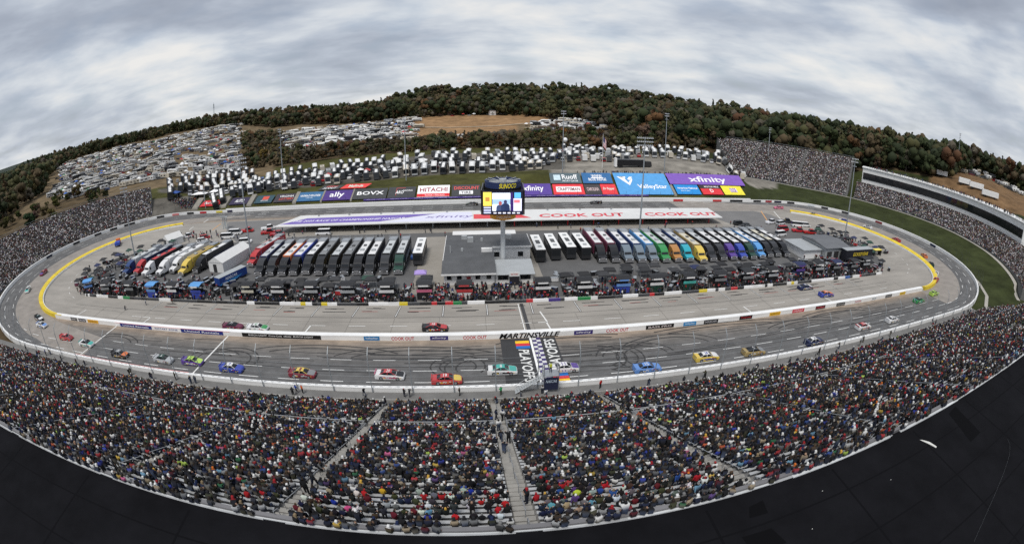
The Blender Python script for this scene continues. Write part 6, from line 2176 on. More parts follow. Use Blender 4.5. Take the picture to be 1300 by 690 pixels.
pos = np.array(pos)
jj = np.array([RNG.choice(CREW)[0] for _ in pos]) * NR.uniform(.7, 1.2, (len(pos), 1))
cm = crowd_mesh('pit_crowd', pos, NR.uniform(-3, 3, len(pos)), STAND_A, jac=jj)
thing('pit_crowd', 'crowd of pit crew and guests milling between the haulers and the pit wall', 'crowd', me=cm)['kind'] = 'stuff'

# ------------------------------------------------------------------ road and camp vehicles (one mesh each, small in the photo)
def mesh_car(kind):
    mb = MB()
    L, W, Hh, cab = {'car': (4.6, 1.85, 1.45, (-1.6, .9)), 'pickup': (5.6, 2.0, 1.85, (-.2, 1.4)), 'van': (5.4, 2.0, 2.1, (-2.6, 1.6)), 'suv': (4.8, 1.95, 1.8, (-2.2, 1.0))}[kind]
    hb = Hh * .56
    rg = []
    for x, w, h in ((-L / 2, .86, hb * .9), (-L / 2 + .3, 1, hb), (L / 2 - .5, 1, hb * .93), (L / 2, .84, hb * .72)):
        w *= W / 2
        rg.append([(x, -w, .28), (x, w, .28), (x, w * .96, h), (x, -w * .96, h)])
    mb.loft(rg)
    c0, c1 = cab
    mb.loft([[(c0 - .35, -W * .44, hb - .02), (c0 - .35, W * .44, hb - .02), (c0, W * .37, Hh - .06), (c0, -W * .37, Hh - .06)], [(c1 + .75, -W * .44, hb - .04), (c1 + .75, W * .44, hb - .04), (c1, W * .37, Hh - .06), (c1, -W * .37, Hh - .06)]], 1)
    mb.box(c0 - .02, c1 + .02, -W * .375, W * .375, Hh - .06, Hh)
    for x in (-L * .31, L * .31):
        for s in (-1, 1):
            mb.cyl((x, s * W * .36, .33), (x, s * W * .5, .33), .33, n=10, mi=2)
    return mb.mesh('parked_' + kind, [M_OBJ, M_GLASS, M_RUBBER])
def mesh_motorhome():
    mb = MB()
    mb.loft([[(-1.25, -4.9, .5), (1.25, -4.9, .5), (1.25, -4.75, 1.55), (1.22, -4.45, 3.3), (-1.22, -4.45, 3.3), (-1.25, -4.75, 1.55)], [(-1.27, -4.2, .5), (1.27, -4.2, .5), (1.27, -4.2, 1.6), (1.25, -4.2, 3.5), (-1.25, -4.2, 3.5), (-1.27, -4.2, 1.6)], [(-1.27, 5, .5), (1.27, 5, .5), (1.27, 5, 1.6), (1.25, 5, 3.5), (-1.25, 5, 3.5), (-1.27, 5, 1.6)]])
    mb.quad((-1.18, -4.80, 1.3), (1.18, -4.80, 1.3), (1.14, -4.50, 3.15), (-1.14, -4.50, 3.15), 1)
    for s in (-1, 1):
        v = [(s * 1.285, -4.0, 1.9), (s * 1.285, 4.4, 1.9), (s * 1.272, 4.4, 2.7), (s * 1.272, -4.0, 2.7)]
        mb.add(v, [(0, 1, 2, 3)] if s > 0 else [(3, 2, 1, 0)], 1)
        v = [(s * 1.285, -4.4, .8), (s * 1.285, 4.9, .8), (s * 1.285, 4.9, 1.3), (s * 1.285, -2.4, 1.5)]
        mb.add(v, [(0, 1, 2, 3)] if s > 0 else [(3, 2, 1, 0)], 3)
        for y in (-3.2, 2.6):
            mb.cyl((s * .95, y, .48), (s * 1.28, y, .48), .48, n=10, mi=2)
    mb.box(-.62, .62, -4.0, 4.6, 3.5, 3.54, 4)
    for y in (-2, 2.4):
        mb.box(-.45, .45, y, y + .9, 3.54, 3.82, 4)
    return mb.mesh('motorhome', [M_OBJM, M_GLASS, M_RUBBER, M_BLACKP, M_WHITE])
def mesh_trailer():
    mb = MB()
    mb.loft([[(-3.6, -1.2, .55), (-3.6, 1.2, .55), (-3.35, 1.2, 2.7), (-3.35, -1.2, 2.7)], [(3.0, -1.2, .55), (3.0, 1.2, .55), (3.3, 1.2, 1.4), (3.3, -1.2, 1.4)], [(3.1, -1.2, .8), (3.1, 1.2, .8), (2.9, 1.2, 2.75), (2.9, -1.2, 2.75)]][:1] + [[(3.2, -1.2, .55), (3.2, 1.2, .55), (2.95, 1.2, 2.75), (2.95, -1.2, 2.75)]])
    mb.box(-3.3, 2.9, -1.15, 1.15, 2.75, 2.8)
    for s in (-1, 1):
        mb.box(-2.4, -.9, s * 1.205 - .012, s * 1.205 + .012, 1.5, 2.2, 1)
        mb.box(.8, 2.1, s * 1.205 - .012, s * 1.205 + .012, 1.5, 2.2, 1)
        for x in (-.4, .45):
            mb.cyl((x, s * .95, .36), (x, s * 1.22, .36), .36, n=8, mi=2)
    mb.box(-.5, .3, -.4, .4, 2.8, 3.1)
    mb.cyl((3.2, 0, .6), (4.5, 0, .55), .06, n=4, mi=2)
    return mb.mesh('travel_trailer', [M_OBJM, M_GLASS, M_RUBBER])
def mesh_canopy():
    mb = MB()
    mb.add([(-1.6, -1.6, 2.2), (1.6, -1.6, 2.2), (1.6, 1.6, 2.2), (-1.6, 1.6, 2.2), (0, 0, 3.2)], [(0, 1, 4), (1, 2, 4), (2, 3, 4), (3, 0, 4)])
    for sx in (-1, 1):
        for sy in (-1, 1):
            mb.cyl((sx * 1.5, sy * 1.5, 0), (sx * 1.5, sy * 1.5, 2.2), .05, n=4, mi=1)
    return mb.mesh('camp_canopy', [M_OBJM, M_STEEL])
VM = {'car': mesh_car('car'), 'pickup': mesh_car('pickup'), 'van': mesh_car('van'), 'suv': mesh_car('suv'), 'motorhome': mesh_motorhome(), 'trailer': mesh_trailer(), 'canopy': mesh_canopy()}
VN = {'car': ('parked_car', 'car'), 'pickup': ('pickup_truck', 'pickup truck'), 'van': ('parked_van', 'van'), 'suv': ('parked_suv', 'car'), 'motorhome': ('motorhome', 'motorhome'), 'trailer': ('travel_trailer', 'camper trailer'), 'canopy': ('camp_canopy', 'canopy')}
VC = {'car': [('white', (.72, .72, .72), 5), ('silver', (.42, .43, .45), 4), ('black', (.015, .015, .017), 4), ('grey', (.14, .145, .15), 4), ('red', (.36, .015, .02), 2.5), ('blue', (.02, .06, .24), 1.5), ('maroon', (.12, .01, .02), 1.2)],
      'motorhome': [('white', (.70, .70, .68), 4), ('cream', (.50, .46, .38), 2), ('dark', (.05, .052, .056), 4), ('bronze', (.16, .12, .09), 1.5), ('silver', (.36, .37, .38), 2)],
      'trailer': [('white', (.58, .58, .57), 6), ('cream', (.44, .40, .33), 2.4), ('pale grey', (.28, .29, .30), 2.6), ('dark', (.05, .052, .056), 1.8)],
      'canopy': [('white', (.76, .76, .76), 6), ('blue', (.03, .12, .45), 1.6), ('red', (.42, .03, .03), 1), ('black', (.02, .02, .022), 1), ('green', (.03, .2, .08), .6)]}
def vehicle(kind, x, y, rz, where, group, label=None, color=None, z=None, big=1.0, tab=None):
    tab = tab if tab and kind == 'motorhome' else VC.get(kind, VC['car'])
    c = RNG.choices(tab, [t[2] for t in tab])[0]
    nm, cat = VN[kind]
    zz = tz(x, y) if z is None else z
    o = thing(nm, label or '%s %s %s' % (c[0], cat, where), cat, (x, y, zz), rz, group, VM[kind], color or c[1])
    o.scale = (big, big, big)
    if z is None:
        gx = (tz(x + 2, y) - tz(x - 2, y)) / 4
        gy = (tz(x, y + 2) - tz(x, y - 2)) / 4
        n = Vector((-gx, -gy, 1)).normalized()
        q = Vector((0, 0, 1)).rotation_difference(n)
        o.rotation_euler = (q.to_matrix() @ Matrix.Rotation(rz, 3, 'Z')).to_euler()
    return o
cnt = {}
EXTRA = []
def field(az0, az1, D0, D1, drow, dx, kinds, where, group, fill=.85, face='front', jit=.35, big=1.2, tab=None):
    D = D0
    while D <= D1:
        a = az0 + RNG.uniform(0, dx / D) + (abs(RNG.gauss(0, .018)) if face == 'side' else 0)
        a_end = az1 - (abs(RNG.gauss(0, .014)) if face == 'side' else 0)
        while a < a_end:
            k = RNG.choices([q[0] for q in kinds], [q[1] for q in kinds])[0]
            wd = {'motorhome': 1.0, 'trailer': 1.1, 'canopy': .9}.get(k, .72)
            lane = face == 'side' and big < 1.25 and (abs(((a * 23 + D * .0045) % 1) - .5) < .035 or math.sin(a * 31 + D * .02) * math.sin(D * .033 - a * 12) > .80)
            if RNG.random() < fill and not lane:
                x, y = polar(a, D + RNG.uniform(-jit, jit) * drow * .4)
                if face == 'front':
                    rz = -a + RNG.gauss(0, .05) if k == 'motorhome' else PI / 2 - a + RNG.gauss(0, .08)
                else:
                    rz = -a + (PI / 2 if k == 'motorhome' else 0) + RNG.choice((0, PI)) + RNG.gauss(0, .6)
                if cnt.get(k, 0) < 285:
                    vehicle(k, x, y, rz, where, group, big=big, tab=tab)
                    cnt[k] = cnt.get(k, 0) + 1
                else:
                    EXTRA.append((k, x, y, rz, big))
            a += dx * wd * RNG.uniform(.9, 1.25) / D
        D += drow
G1, G2, G3, G4 = 'campers on the lot behind the banners', 'vehicles on the far left hillside', 'vehicles on the middle hillside', 'vehicles on the far right hilltop'
DARKRV = [('dark', (.03, .032, .036), 5), ('bronze', (.12, .09, .07), 2), ('cream', (.45, .42, .36), 1), ('white', (.70, .70, .68), 1.6)]
MIXRV = [('white', (.58, .58, .57), 2.2), ('cream', (.45, .41, .34), 1.4), ('dark', (.03, .032, .036), 6), ('silver', (.36, .37, .38), 2)]
field(-.57, .16, 238, 238, 20, 4.5, [('motorhome', 6), ('suv', .4), ('pickup', .4)], 'nose on in the front row above the grass bank', G1, .97, big=1.14, tab=MIXRV)
field(-.57, .17, 250, 250, 20, 3.6, [('car', 2), ('pickup', 2), ('suv', 2), ('motorhome', 1.2)], 'in the second row of the camper lot', G1, .9, big=1.15, tab=MIXRV)
field(-.55, .19, 259, 259, 20, 3.8, [('car', 2), ('pickup', 2), ('suv', 1.5), ('motorhome', 1.6), ('canopy', 1)], 'in the third row of the camper lot', G1, .9, big=1.15, tab=MIXRV)
field(-.52, .2, 271, 271, 20, 4.6, [('motorhome', 5), ('trailer', .8), ('van', .3)], 'in the fourth row of the camper lot', G1, .96, big=1.14, tab=MIXRV)
field(-.5, .2, 286, 286, 20, 4.8, [('motorhome', 4), ('trailer', 1.8), ('van', .3)], 'in the rear row of the camper lot before the brush', G1, .94, big=1.14, tab=MIXRV)
field(-.66, -.46, 262, 322, 13, 4.6, [('motorhome', 4), ('pickup', 1), ('car', 1)], 'on the lower left camper lot', G1, .9, big=1.25, tab=DARKRV)
field(.19, .60, 283, 318, 11, 4.8, [('motorhome', 4), ('trailer', 3), ('pickup', 1)], 'packed on the gravel lot behind the large purple banner', G1, .97, big=1.14, tab=MIXRV)
field(.16, .34, 260, 274, 10, 4.7, [('motorhome', 3), ('trailer', 2), ('suv', 1)], 'on the gravel lot behind the flagpole', G1, .92, big=1.14, tab=MIXRV)
HK = [('trailer', 4.2), ('motorhome', 1), ('car', 1.8), ('suv', 1), ('pickup', 1.4), ('canopy', 1.4)]
field(-.935, -.485, 346, 505, 11, 4.9, HK, 'on the lower part of the far left hillside', G2, .84, 'side', big=1.08)
field(-.915, -.47, 515, 905, 16, 5.8, HK, 'on the upper part of the far left hillside', G2, .80, 'side', big=1.15)
field(-.42, -.105, 450, 640, 13, 5.4, HK, 'on the middle hillside left of the tan field', G3, .88, 'side', big=1.3)
field(-.13, .05, 412, 462, 13, 6.2, [('trailer', 3), ('car', 2), ('suv', 1), ('canopy', 1.2), ('pickup', 1)], 'below the bare tan field', G3, .88, 'side', big=1.3)
field(.11, .32, 478, 562, 14, 6.4, [('trailer', 4), ('motorhome', 1), ('car', 1), ('canopy', 1)], 'on the rise right of the tan field before the dark trees', G3, .9, 'side', big=1.3)
field(-.05, .09, 640, 646, 10, 9, [('canopy', 1), ('car', 2), ('pickup', 1)], 'along the top edge of the tan field', G3, .7, 'side', big=1.2)
field(.40, .50, 385, 385, 20, 7, [('trailer', 3), ('car', 2)], 'in a short gap among the trees on the right slope', G3, .8, 'side', big=1.2)
field(1.05, 1.33, 430, 520, 22, 6.4, [('trailer', 4), ('car', 3), ('van', 1)], 'in a row at the wood edge behind the suites', G4, .9, 'side', big=1.2)
# the campers beyond the nearest few hundred, as one mass
if EXTRA:
    Vs, Fs, Cs, base = [], [], [], 0
    fixed = {'car': [None, (.012, .014, .017), (.018, .018, .019)], 'motorhome': [None, (.012, .014, .017), (.018, .018, .019), (.015, .015, .017), (.74, .74, .73)], 'trailer': [None, (.012, .014, .017), (.018, .018, .019)], 'canopy': [None, (.42, .44, .46)]}
    ex = np.array([(e[1], e[2]) for e in EXTRA])
    ez = terrain(ex[:, 0], ex[:, 1])
    VA = {k: arrays(m) for k, m in VM.items()}
    for (k, x, y, rz, big), z in zip(EXTRA, ez):
        V, F, reg = VA[k]
        tab = VC.get(k, VC['car'])
        c = RNG.choices(tab, [t_[2] for t_ in tab])[0][1]
        fx = [c if q is None else q for q in fixed.get(k, fixed['car'])]
        cs, sn = math.cos(rz) * big, math.sin(rz) * big
        Vs.append(np.stack([V[:, 0] * cs - V[:, 1] * sn + x, V[:, 0] * sn + V[:, 1] * cs + y, V[:, 2] * big + z], -1))
        Fs.append(F + base)
        Cs.append(np.array(fx)[reg])
        base += len(V)
    thing('camper_field', 'mass of white campers, cars and canopies covering the far hillsides', 'campers', me=np_mesh('camper_field', np.concatenate(Vs), np.concatenate(Fs), M_CROWD, np.concatenate(Cs)))['kind'] = 'stuff'
for i, (a, D, L) in enumerate(((1.03, 338, 9), (1.085, 326, 9), (1.115, 322, 11), (1.15, 314, 13))):
    x, y = polar(a, D)
    z = tz(x, y)
    t = thing('cargo_trailer', 'white box trailer on the tan hilltop behind the suites, %s from the left' % ORD[i], 'trailer', (x, y, z), -a + .2)
    mb = MB()
    mb.box(-L / 2, L / 2, -1.3, 1.3, 1.0, 4.0)
    ob('body', mb.mesh('body', M_WHITE), t)
    for xx in (-L * .35, -L * .25, L * .3):
        mb = MB()
        mb.cyl((xx, -1.28, .5), (xx, 1.28, .5), .5, n=10)
        ob('wheel', mb.mesh('wheel', M_RUBBER), t)
# a house with sheds at the top of the tan field, and a hauler stage on the gravel lot
def house(x, y, rz, w, d, h, label, wall=M_WHITE, roofm=M_ROOFG):
    t = thing('house', label, 'house', (x, y, tz(x, y) - .3), rz)
    mb = MB()
    mb.box(-w / 2, w / 2, -d / 2, d / 2, 0, h)
    ob('wall', mb.mesh('wall', wall), t)
    mb = MB()
    a, b = w / 2 + .5, d / 2 + .5
    mb.add([(-a, -b, h), (a, -b, h), (a, b, h), (-a, b, h), (-a, 0, h + d * .3), (a, 0, h + d * .3)], [(0, 1, 5, 4), (2, 3, 4, 5), (0, 4, 3), (1, 2, 5)])
    ob('roof', mb.mesh('roof', roofm), t)
    for k in range(int(w // 4)):
        mb = MB()
        mb.box(-.6, .6, -.04, .04, 0, 1.2)
        ob('window', mb.mesh('window', M_GLASS), t, (-w / 2 + 2 + 4 * k, -d / 2 - .03, 1.2))
    mb = MB()
    mb.box(-.5, .5, -.04, .04, 0, 2.1)
    ob('door', mb.mesh('door', M_BARK), t, (0, -d / 2 - .03, .05))
house(*polar(-.055, 655), .05, 26, 9, 3.4, 'long low brown house at the top edge of the tan field', mat('house_brown', (.16, .11, .085), .9), mat('house_roof', (.10, .085, .08), .9))
house(*polar(.045, 650), .4, 9, 11, 6.5, 'tall white house beside the long brown one above the tan field')
house(*polar(.075, 660), -.1, 16, 7, 3.4, 'second low house with dark roof right of the white one', mat('house_grey', (.3, .29, .28), .9))
x, y = 72, 103
t = thing('stage_trailer', 'black stage trailer with one white end behind the sky blue banner', 'trailer', (x, y, tz(x, y)), -.05)
mb = MB()
mb.box(-7.5, 7.5, -1.4, 1.4, .9, 4.0)
ob('body', mb.mesh('body', M_BLACKP), t)
mb = MB()
mb.box(-8.6, -7.55, -1.4, 1.4, .2, 4.6)
ob('end_panel', mb.mesh('end_panel', M_WHITE), t)
mb = MB()
mb.box(7.6, 11.5, -1.2, 1.2, .8, 3.2, 0, .8, .95)
ob('cab', mb.mesh('cab', M_BLACK), t)
for s in (-6, -4.8, 5, 9.6):
    mb = MB()
    mb.cyl((s, -1.3, .5), (s, 1.3, .5), .5, n=10)
    ob('wheel', mb.mesh('wheel', M_RUBBER), t)
# service vehicles inside the track
SV = [('van', -60.5, 23.8, PI, (.74, .74, .74), 'white van parked on the apron in front of the garage'), ('pickup', -83.5, 27, .3, (.4, .02, .02), 'red and dark pickup at the left end of the garage'), ('pickup', -78.5, 24.2, .2, (.36, .02, .03), 'dark red rescue pickup nearer the garage end'), ('pickup', -86, 32.6, .4, (.72, .72, .72), 'white pickup behind the red ones at the garage end'),
      ('van', -99.1, 22.6, .1, (.74, .74, .74), 'white ambulance van beside the long marquee'), ('van', -98, 27.4, .1, (.72, .72, .72), 'second white ambulance van behind the first'), ('pickup', -94.2, 30.2, .2, (.42, .02, .02), 'red truck beside the two white vans'), ('car', -110.5, 23.4, .5, (.42, .03, .03), 'red pace car among the vehicles left of the vans'), ('car', -109.4, 19.4, .4, (.72, .72, .72), 'white car just below the red pace car'), ('pickup', -120.6, 25, .4, (.70, .70, .72), 'white pickup by the inner barrier of the left turn'),
      ('suv', -88, 16.4, .2, (.7, .7, .7), 'white car between the marquee and the vans'), ('car', -77.5, 2.2, 1.4, (.02, .02, .022), 'black car at the rear corner of the marquee'), ('car', -104, 15, 1.2, (.03, .035, .06), 'dark car in the left paddock gap'), ('pickup', -106.5, 11.8, .2, (.5, .5, .52), 'grey pickup in the left paddock gap'),
      ('pickup', 108.6, 26.4, .3, (.70, .70, .72), 'white pickup at the inner end of the orange line'), ('suv', 112.8, 24.6, .3, (.6, .6, .62), 'silver car beside the orange line pickup'), ('pickup', 118, 27.6, -.4, (.04, .04, .05), 'dark pickup by the right inner barrier'), ('van', 119.8, 21.6, -.3, (.74, .74, .74), 'white van among the right service vehicles'), ('suv', 124.4, 21.4, -.3, (.72, .72, .72), 'white car last of the right service vehicles'),
      ('van', 107.4, 15.8, .1, (.42, .02, .03), 'red rescue van behind the right haulers'), ('pickup', 114.2, 14.2, -.2, (.45, .02, .03), 'red pickup beside the rescue van'), ('van', 101.6, 9.8, .2, (.72, .72, .72), 'white van just behind the last right hauler'), ('pickup', 118.5, 11.4, -.3, (.42, .02, .02), 'dark red pickup nearest the right inner barrier'), ('suv', 91.3, 24.9, .1, (.03, .03, .03), 'black car at the right end of the garage'), ('car', 93.4, 22.6, .1, (.04, .04, .045), 'charcoal car at the right end of the garage'),
      ('pickup', -25.4, -1, 1.5, (.03, .09, .3), 'blue pickup between the coach and the infield building')]
for k, x, y, rz, c, lab in SV:
    vehicle(k, x, y, rz, '', 'service vehicles in the infield', lab, c, z=.02)
t = thing('tow_truck', 'orange and blue recovery truck against the yellow kerb in the left turn', 'truck', (-156.0, 17.6, .05), 2.2)
mb = MB()
mb.box(1.0, 3.2, -1.1, 1.1, .5, 2.3, 0, .85, .9)
ob('cab', mb.mesh('cab', flat((214, 110, 40))), t)
mb = MB()
mb.box(-3.4, .9, -1.15, 1.15, .7, 1.7)
ob('bed', mb.mesh('bed', flat((44, 74, 170))), t)
mb = MB()
mb.cyl((-2.6, 0, 1.6), (-4.4, 0, 2.9), .12, n=6)
ob('boom', mb.mesh('boom', M_STEEL), t)
for xx in (-2.2, 2.1):
    for s in (-1, 1):
        mb = MB()
        mb.cyl((xx, s * .8, .45), (xx, s * 1.15, .45), .45, n=12)
        ob('wheel', mb.mesh('wheel', M_RUBBER), t)
t = thing('spotter_platform', 'slim blue-grey platform tower on the back asphalt near the left end of the garage', 'tower', (-107.6, 36.2, .02))
for x in (-.7, .7):
    for y in (-.7, .7):
        mb = MB()
        mb.cyl((x, y, 0), (x * .8, y * .8, 4.6), .1, n=6)
        ob('leg', mb.mesh('leg', flat((120, 150, 166))), t)
mb = MB()
mb.box(-1.3, 1.3, -1.1, 1.1, 4.6, 4.75)
mb.box(-1.3, 1.3, -1.14, -1.1, 4.75, 5.6)
ob('platform', mb.mesh('platform', M_METALR), t)
t = thing('shelter', 'small yellow topped shelter on the pit road curve at the right end', 'shelter', (131.6, -16.4, .02))
mb = MB()
mb.box(-2.2, 2.2, -1.0, 1.0, 2.1, 2.3)
ob('roof', mb.mesh('roof', flat((226, 206, 96))), t)
for x in (-2, 2):
    mb = MB()
    mb.box(x - .06, x + .06, -.9, .9, 0, 2.1)
    ob('leg', mb.mesh('leg', M_BLACK), t)
t = thing('fuel_cabinet', 'yellow cabinet with white top beside the small hut', 'cabinet', (7.0, -24.2, .01))
mb = MB()
mb.box(-.8, .8, -.6, .6, 0, 1.9)
ob('body', mb.mesh('body', flat((214, 164, 44))), t)
mb = MB()
mb.box(-.85, .85, -.65, .65, 1.9, 2.1)
ob('top', mb.mesh('top', M_WHITE), t)

# ------------------------------------------------------------------ trees
def crown_arrays(rng, n, leaf, R, H, kind, core=0.0):
    """leaf-clump triangles spread through lumpy volumes; returns V, F, shade"""
    V, F, S = [], [], []
    if kind == 'round':
        lobes = [(rng.normal(0, .42 * R), rng.normal(0, .42 * R), H * rng.uniform(.38, .86), R * rng.uniform(.38, .62)) for _ in range(9)]
    elif kind == 'cone':
        lobes = [(rng.normal(0, .06 * R), rng.normal(0, .06 * R), H * (.18 + .78 * i / 9), R * (1.0 - .85 * i / 9) * .8) for i in range(10)]
    else:   # loose, thin
        lobes = [(rng.normal(0, .5 * R), rng.normal(0, .5 * R), H * rng.uniform(.3, .92), R * rng.uniform(.25, .42)) for _ in range(11)]
    if core:
        bm_ = bmesh.new()
        bmesh.ops.create_icosphere(bm_, subdivisions=1, radius=1.0)
        iv = np.array([v.co[:] for v in bm_.verts])
        fi = [tuple(v.index for v in f_.verts) for f_ in bm_.faces]
        bm_.free()
        for lx, ly, lz, lr in lobes:
            k = len(V)
            for p in iv:
                V.append(np.array([lx, ly, lz]) + p * lr * core * rng.uniform(.82, 1.12))
                S.append(rng.uniform(.85, 1.05))
            F += [(k + a_, k + b_, k + c_) for a_, b_, c_ in fi]
    for i in range(n):
        lx, ly, lz, lr = lobes[rng.integers(len(lobes))]
        d = rng.normal(0, 1, 3)
        d /= np.linalg.norm(d)
        r = lr * rng.uniform(.55, 1.05)
        c = np.array([lx, ly, lz]) + d * r * np.array([1, 1, .8])
        a = rng.normal(0, 1, 3)
        a -= d * (a @ d) * .7
        a /= np.linalg.norm(a)
        b = np.cross(a, d + rng.normal(0, .35, 3))
        b /= np.linalg.norm(b)
        s = leaf * rng.uniform(.6, 1.4)
        k = len(V)
        V += [c - a * s, c + a * s * .3 - b * s * .7, c + a * s, c - a * s * .2 + b * s * .8]
        F += [(k, k + 1, k + 2), (k, k + 2, k + 3)]
        S += [rng.uniform(.82, 1.2)] * 4
    return np.array(V), np.array(F), np.array(S)
TRNG = np.random.default_rng(77)
TREEV = []
def trunk_mb(H, R, limbs=6):
    mb = MB()
    mb.cyl((0, 0, -.4), (.1, .05, H * .45), H * .022 + .05, H * .014 + .03, 7)
    mb.cyl((.1, .05, H * .45), (.05, -.1, H * .8), H * .014 + .03, .04, 6)
    for i in range(limbs):
        a = 2 * PI * i / limbs + .4
        z0 = H * (.28 + .08 * i)
        mb.cyl((.06, .03, z0), (R * .7 * math.cos(a), R * .7 * math.sin(a), z0 + H * .22), .09, .03, 5)
    return mb
for kind, R, H, n, leaf in (('round', 4.2, 11, 330, .75), ('round', 3.6, 13, 330, .72), ('loose', 3.8, 9, 210, .55), ('loose', 3.2, 11, 200, .55), ('cone', 2.6, 11, 300, .6), ('round', 3.0, 7, 260, .6)):
    V, F, S = crown_arrays(TRNG, n, leaf, R, H, kind, 0 if kind == 'loose' else .72)
    cm = np_mesh('crown', V, F, M_LEAF)
    TREEV.append((cm, trunk_mb(H, R).mesh('trunk', M_BARK), kind, H))
TC = {'dark green': (.034, .050, .018), 'deep green': (.025, .040, .018), 'olive': (.078, .076, .030), 'brown': (.115, .080, .045), 'rust orange': (.15, .07, .03), 'russet': (.13, .055, .030), 'yellow olive': (.125, .10, .04), 'bare grey brown': (.125, .105, .082)}
TC = {k: tuple(.76 * q for q in v) for k, v in TC.items()}
TW_BRUSH = [('olive', 4), ('brown', 5), ('bare grey brown', 4), ('dark green', 2), ('rust orange', 1.4), ('yellow olive', 1.2)]
TW_FOR = [('dark green', 6), ('deep green', 4), ('olive', 6), ('brown', 2.6), ('rust orange', .25), ('russet', .2), ('yellow olive', .9), ('bare grey brown', 1.8)]
KN = {'round': 'bushy', 'loose': 'thin leaved', 'cone': 'conical'}
def tree(x, y, s, cname, vi, where, group):
    cm, tm, kind, H = TREEV[vi]
    t = thing('tree', '%s %s tree %s' % (KN[kind], cname, where), 'tree', (x, y, tz(x, y) - .2), RNG.uniform(0, 6.28), group)
    t.scale = (s * RNG.uniform(.9, 1.15), s * RNG.uniform(.9, 1.15), s)
    c = tuple(v * RNG.uniform(.8, 1.25) for v in TC[cname])
    ob('crown', cm, t, color=c)
    ob('trunk', tm, t)
def tpick(tab):
    return RNG.choices([a for a, _ in tab], [b for _, b in tab])[0]
n = 0
for (a0, a1, D0, D1, cnt_, smin, smax, tab, vs_, where, grp) in [
    (-.40, -.12, 325, 425, 46, .6, 1.05, TW_BRUSH, (2, 3, 5, 0, 4), 'in the brush behind the left camper rows', 'trees of the brush strip'),
    (-.12, .12, 318, 395, 36, .55, .95, TW_BRUSH, (2, 3, 5, 5), 'in the brush strip below the tan field', 'trees of the brush strip'),
    (.12, .36, 322, 450, 70, .8, 1.3, TW_BRUSH, (2, 3, 0, 5, 2), 'on the brushy slope behind the flagpole', 'trees of the brush strip'),
    (.36, .66, 330, 420, 48, .9, 1.35, TW_FOR, (0, 1, 2, 3), 'at the foot of the right hand wood', 'trees of the right hand wood'),
    (.70, 1.03, 331, 385, 44, .9, 1.3, TW_FOR, (0, 1, 2, 3), 'behind the tallest right grandstand', 'trees of the right hand wood'),
    (-1.16, -.80, 280, 345, 46, .6, .95, [('olive', 4), ('brown', 3), ('dark green', 5)], (0, 5, 2), 'behind the left grandstand', 'trees behind the left grandstand'),
    (-.475, -.44, 345, 420, 8, .8, 1.1, [('rust orange', 1), ('yellow olive', 2), ('dark green', 1)], (0, 5), 'beside the pale dirt track', 'trees by the dirt track')]:
    for i in range(cnt_):
        a, D = RNG.uniform(a0, a1), math.sqrt(RNG.uniform(D0 * D0, D1 * D1))
        tree(*polar(a, D), RNG.uniform(smin, smax), tpick(tab), RNG.choice(vs_), where, grp)
# the far woods as one mass
FV = []
for kind, R, H, n_, leaf in (('round', 5.0, 13, 130, 1.25), ('round', 4.4, 15, 130, 1.2), ('loose', 4.4, 13, 100, 1.1), ('cone', 3.2, 14, 100, 1.0), ('round', 5.5, 12, 120, 1.3)):
    FV.append(crown_arrays(TRNG, int(n_ * 1.35), leaf * .66, R, H, kind, .62 if kind == 'loose' else .88))
def dens_ok(a, D):
    lim0 = np.interp(a, [-1.6, -1.1, -.95, -.9, -.71, -.6, -.5, -.42, -.36, -.25, -.12, -.06, .10, .18, .24, .36, .40, .55, .68,   .94, 1.0, 1.045, 1.1, 1.6],
                    [320, 325, 450, 930, 1000, 1000, 900, 745, 740, 670, 640, 648, 644, 590, 560, 440, 350, 345, 336, 333, 332, 334, 500, 420])
    lim1 = np.interp(a, [-1.6, -1.05, -.93, -.7, -.5, -.25, -.06, .09, .27, .42, .68, .94, 1.13, 1.6], [1500, 1500, 1500, 1420, 1100, 1030, 930, 930, 900, 840, 840, 840, 880, 900])
    return lim0, lim1
fp = []
for i in range(9000):
    a = RNG.uniform(-1.5, 1.5)
    l0, l1 = dens_ok(a, 0)
    D = l0 + (l1 - l0) * RNG.random() ** 1.25
    fp.append((a, D))
fp = np.array(fp)
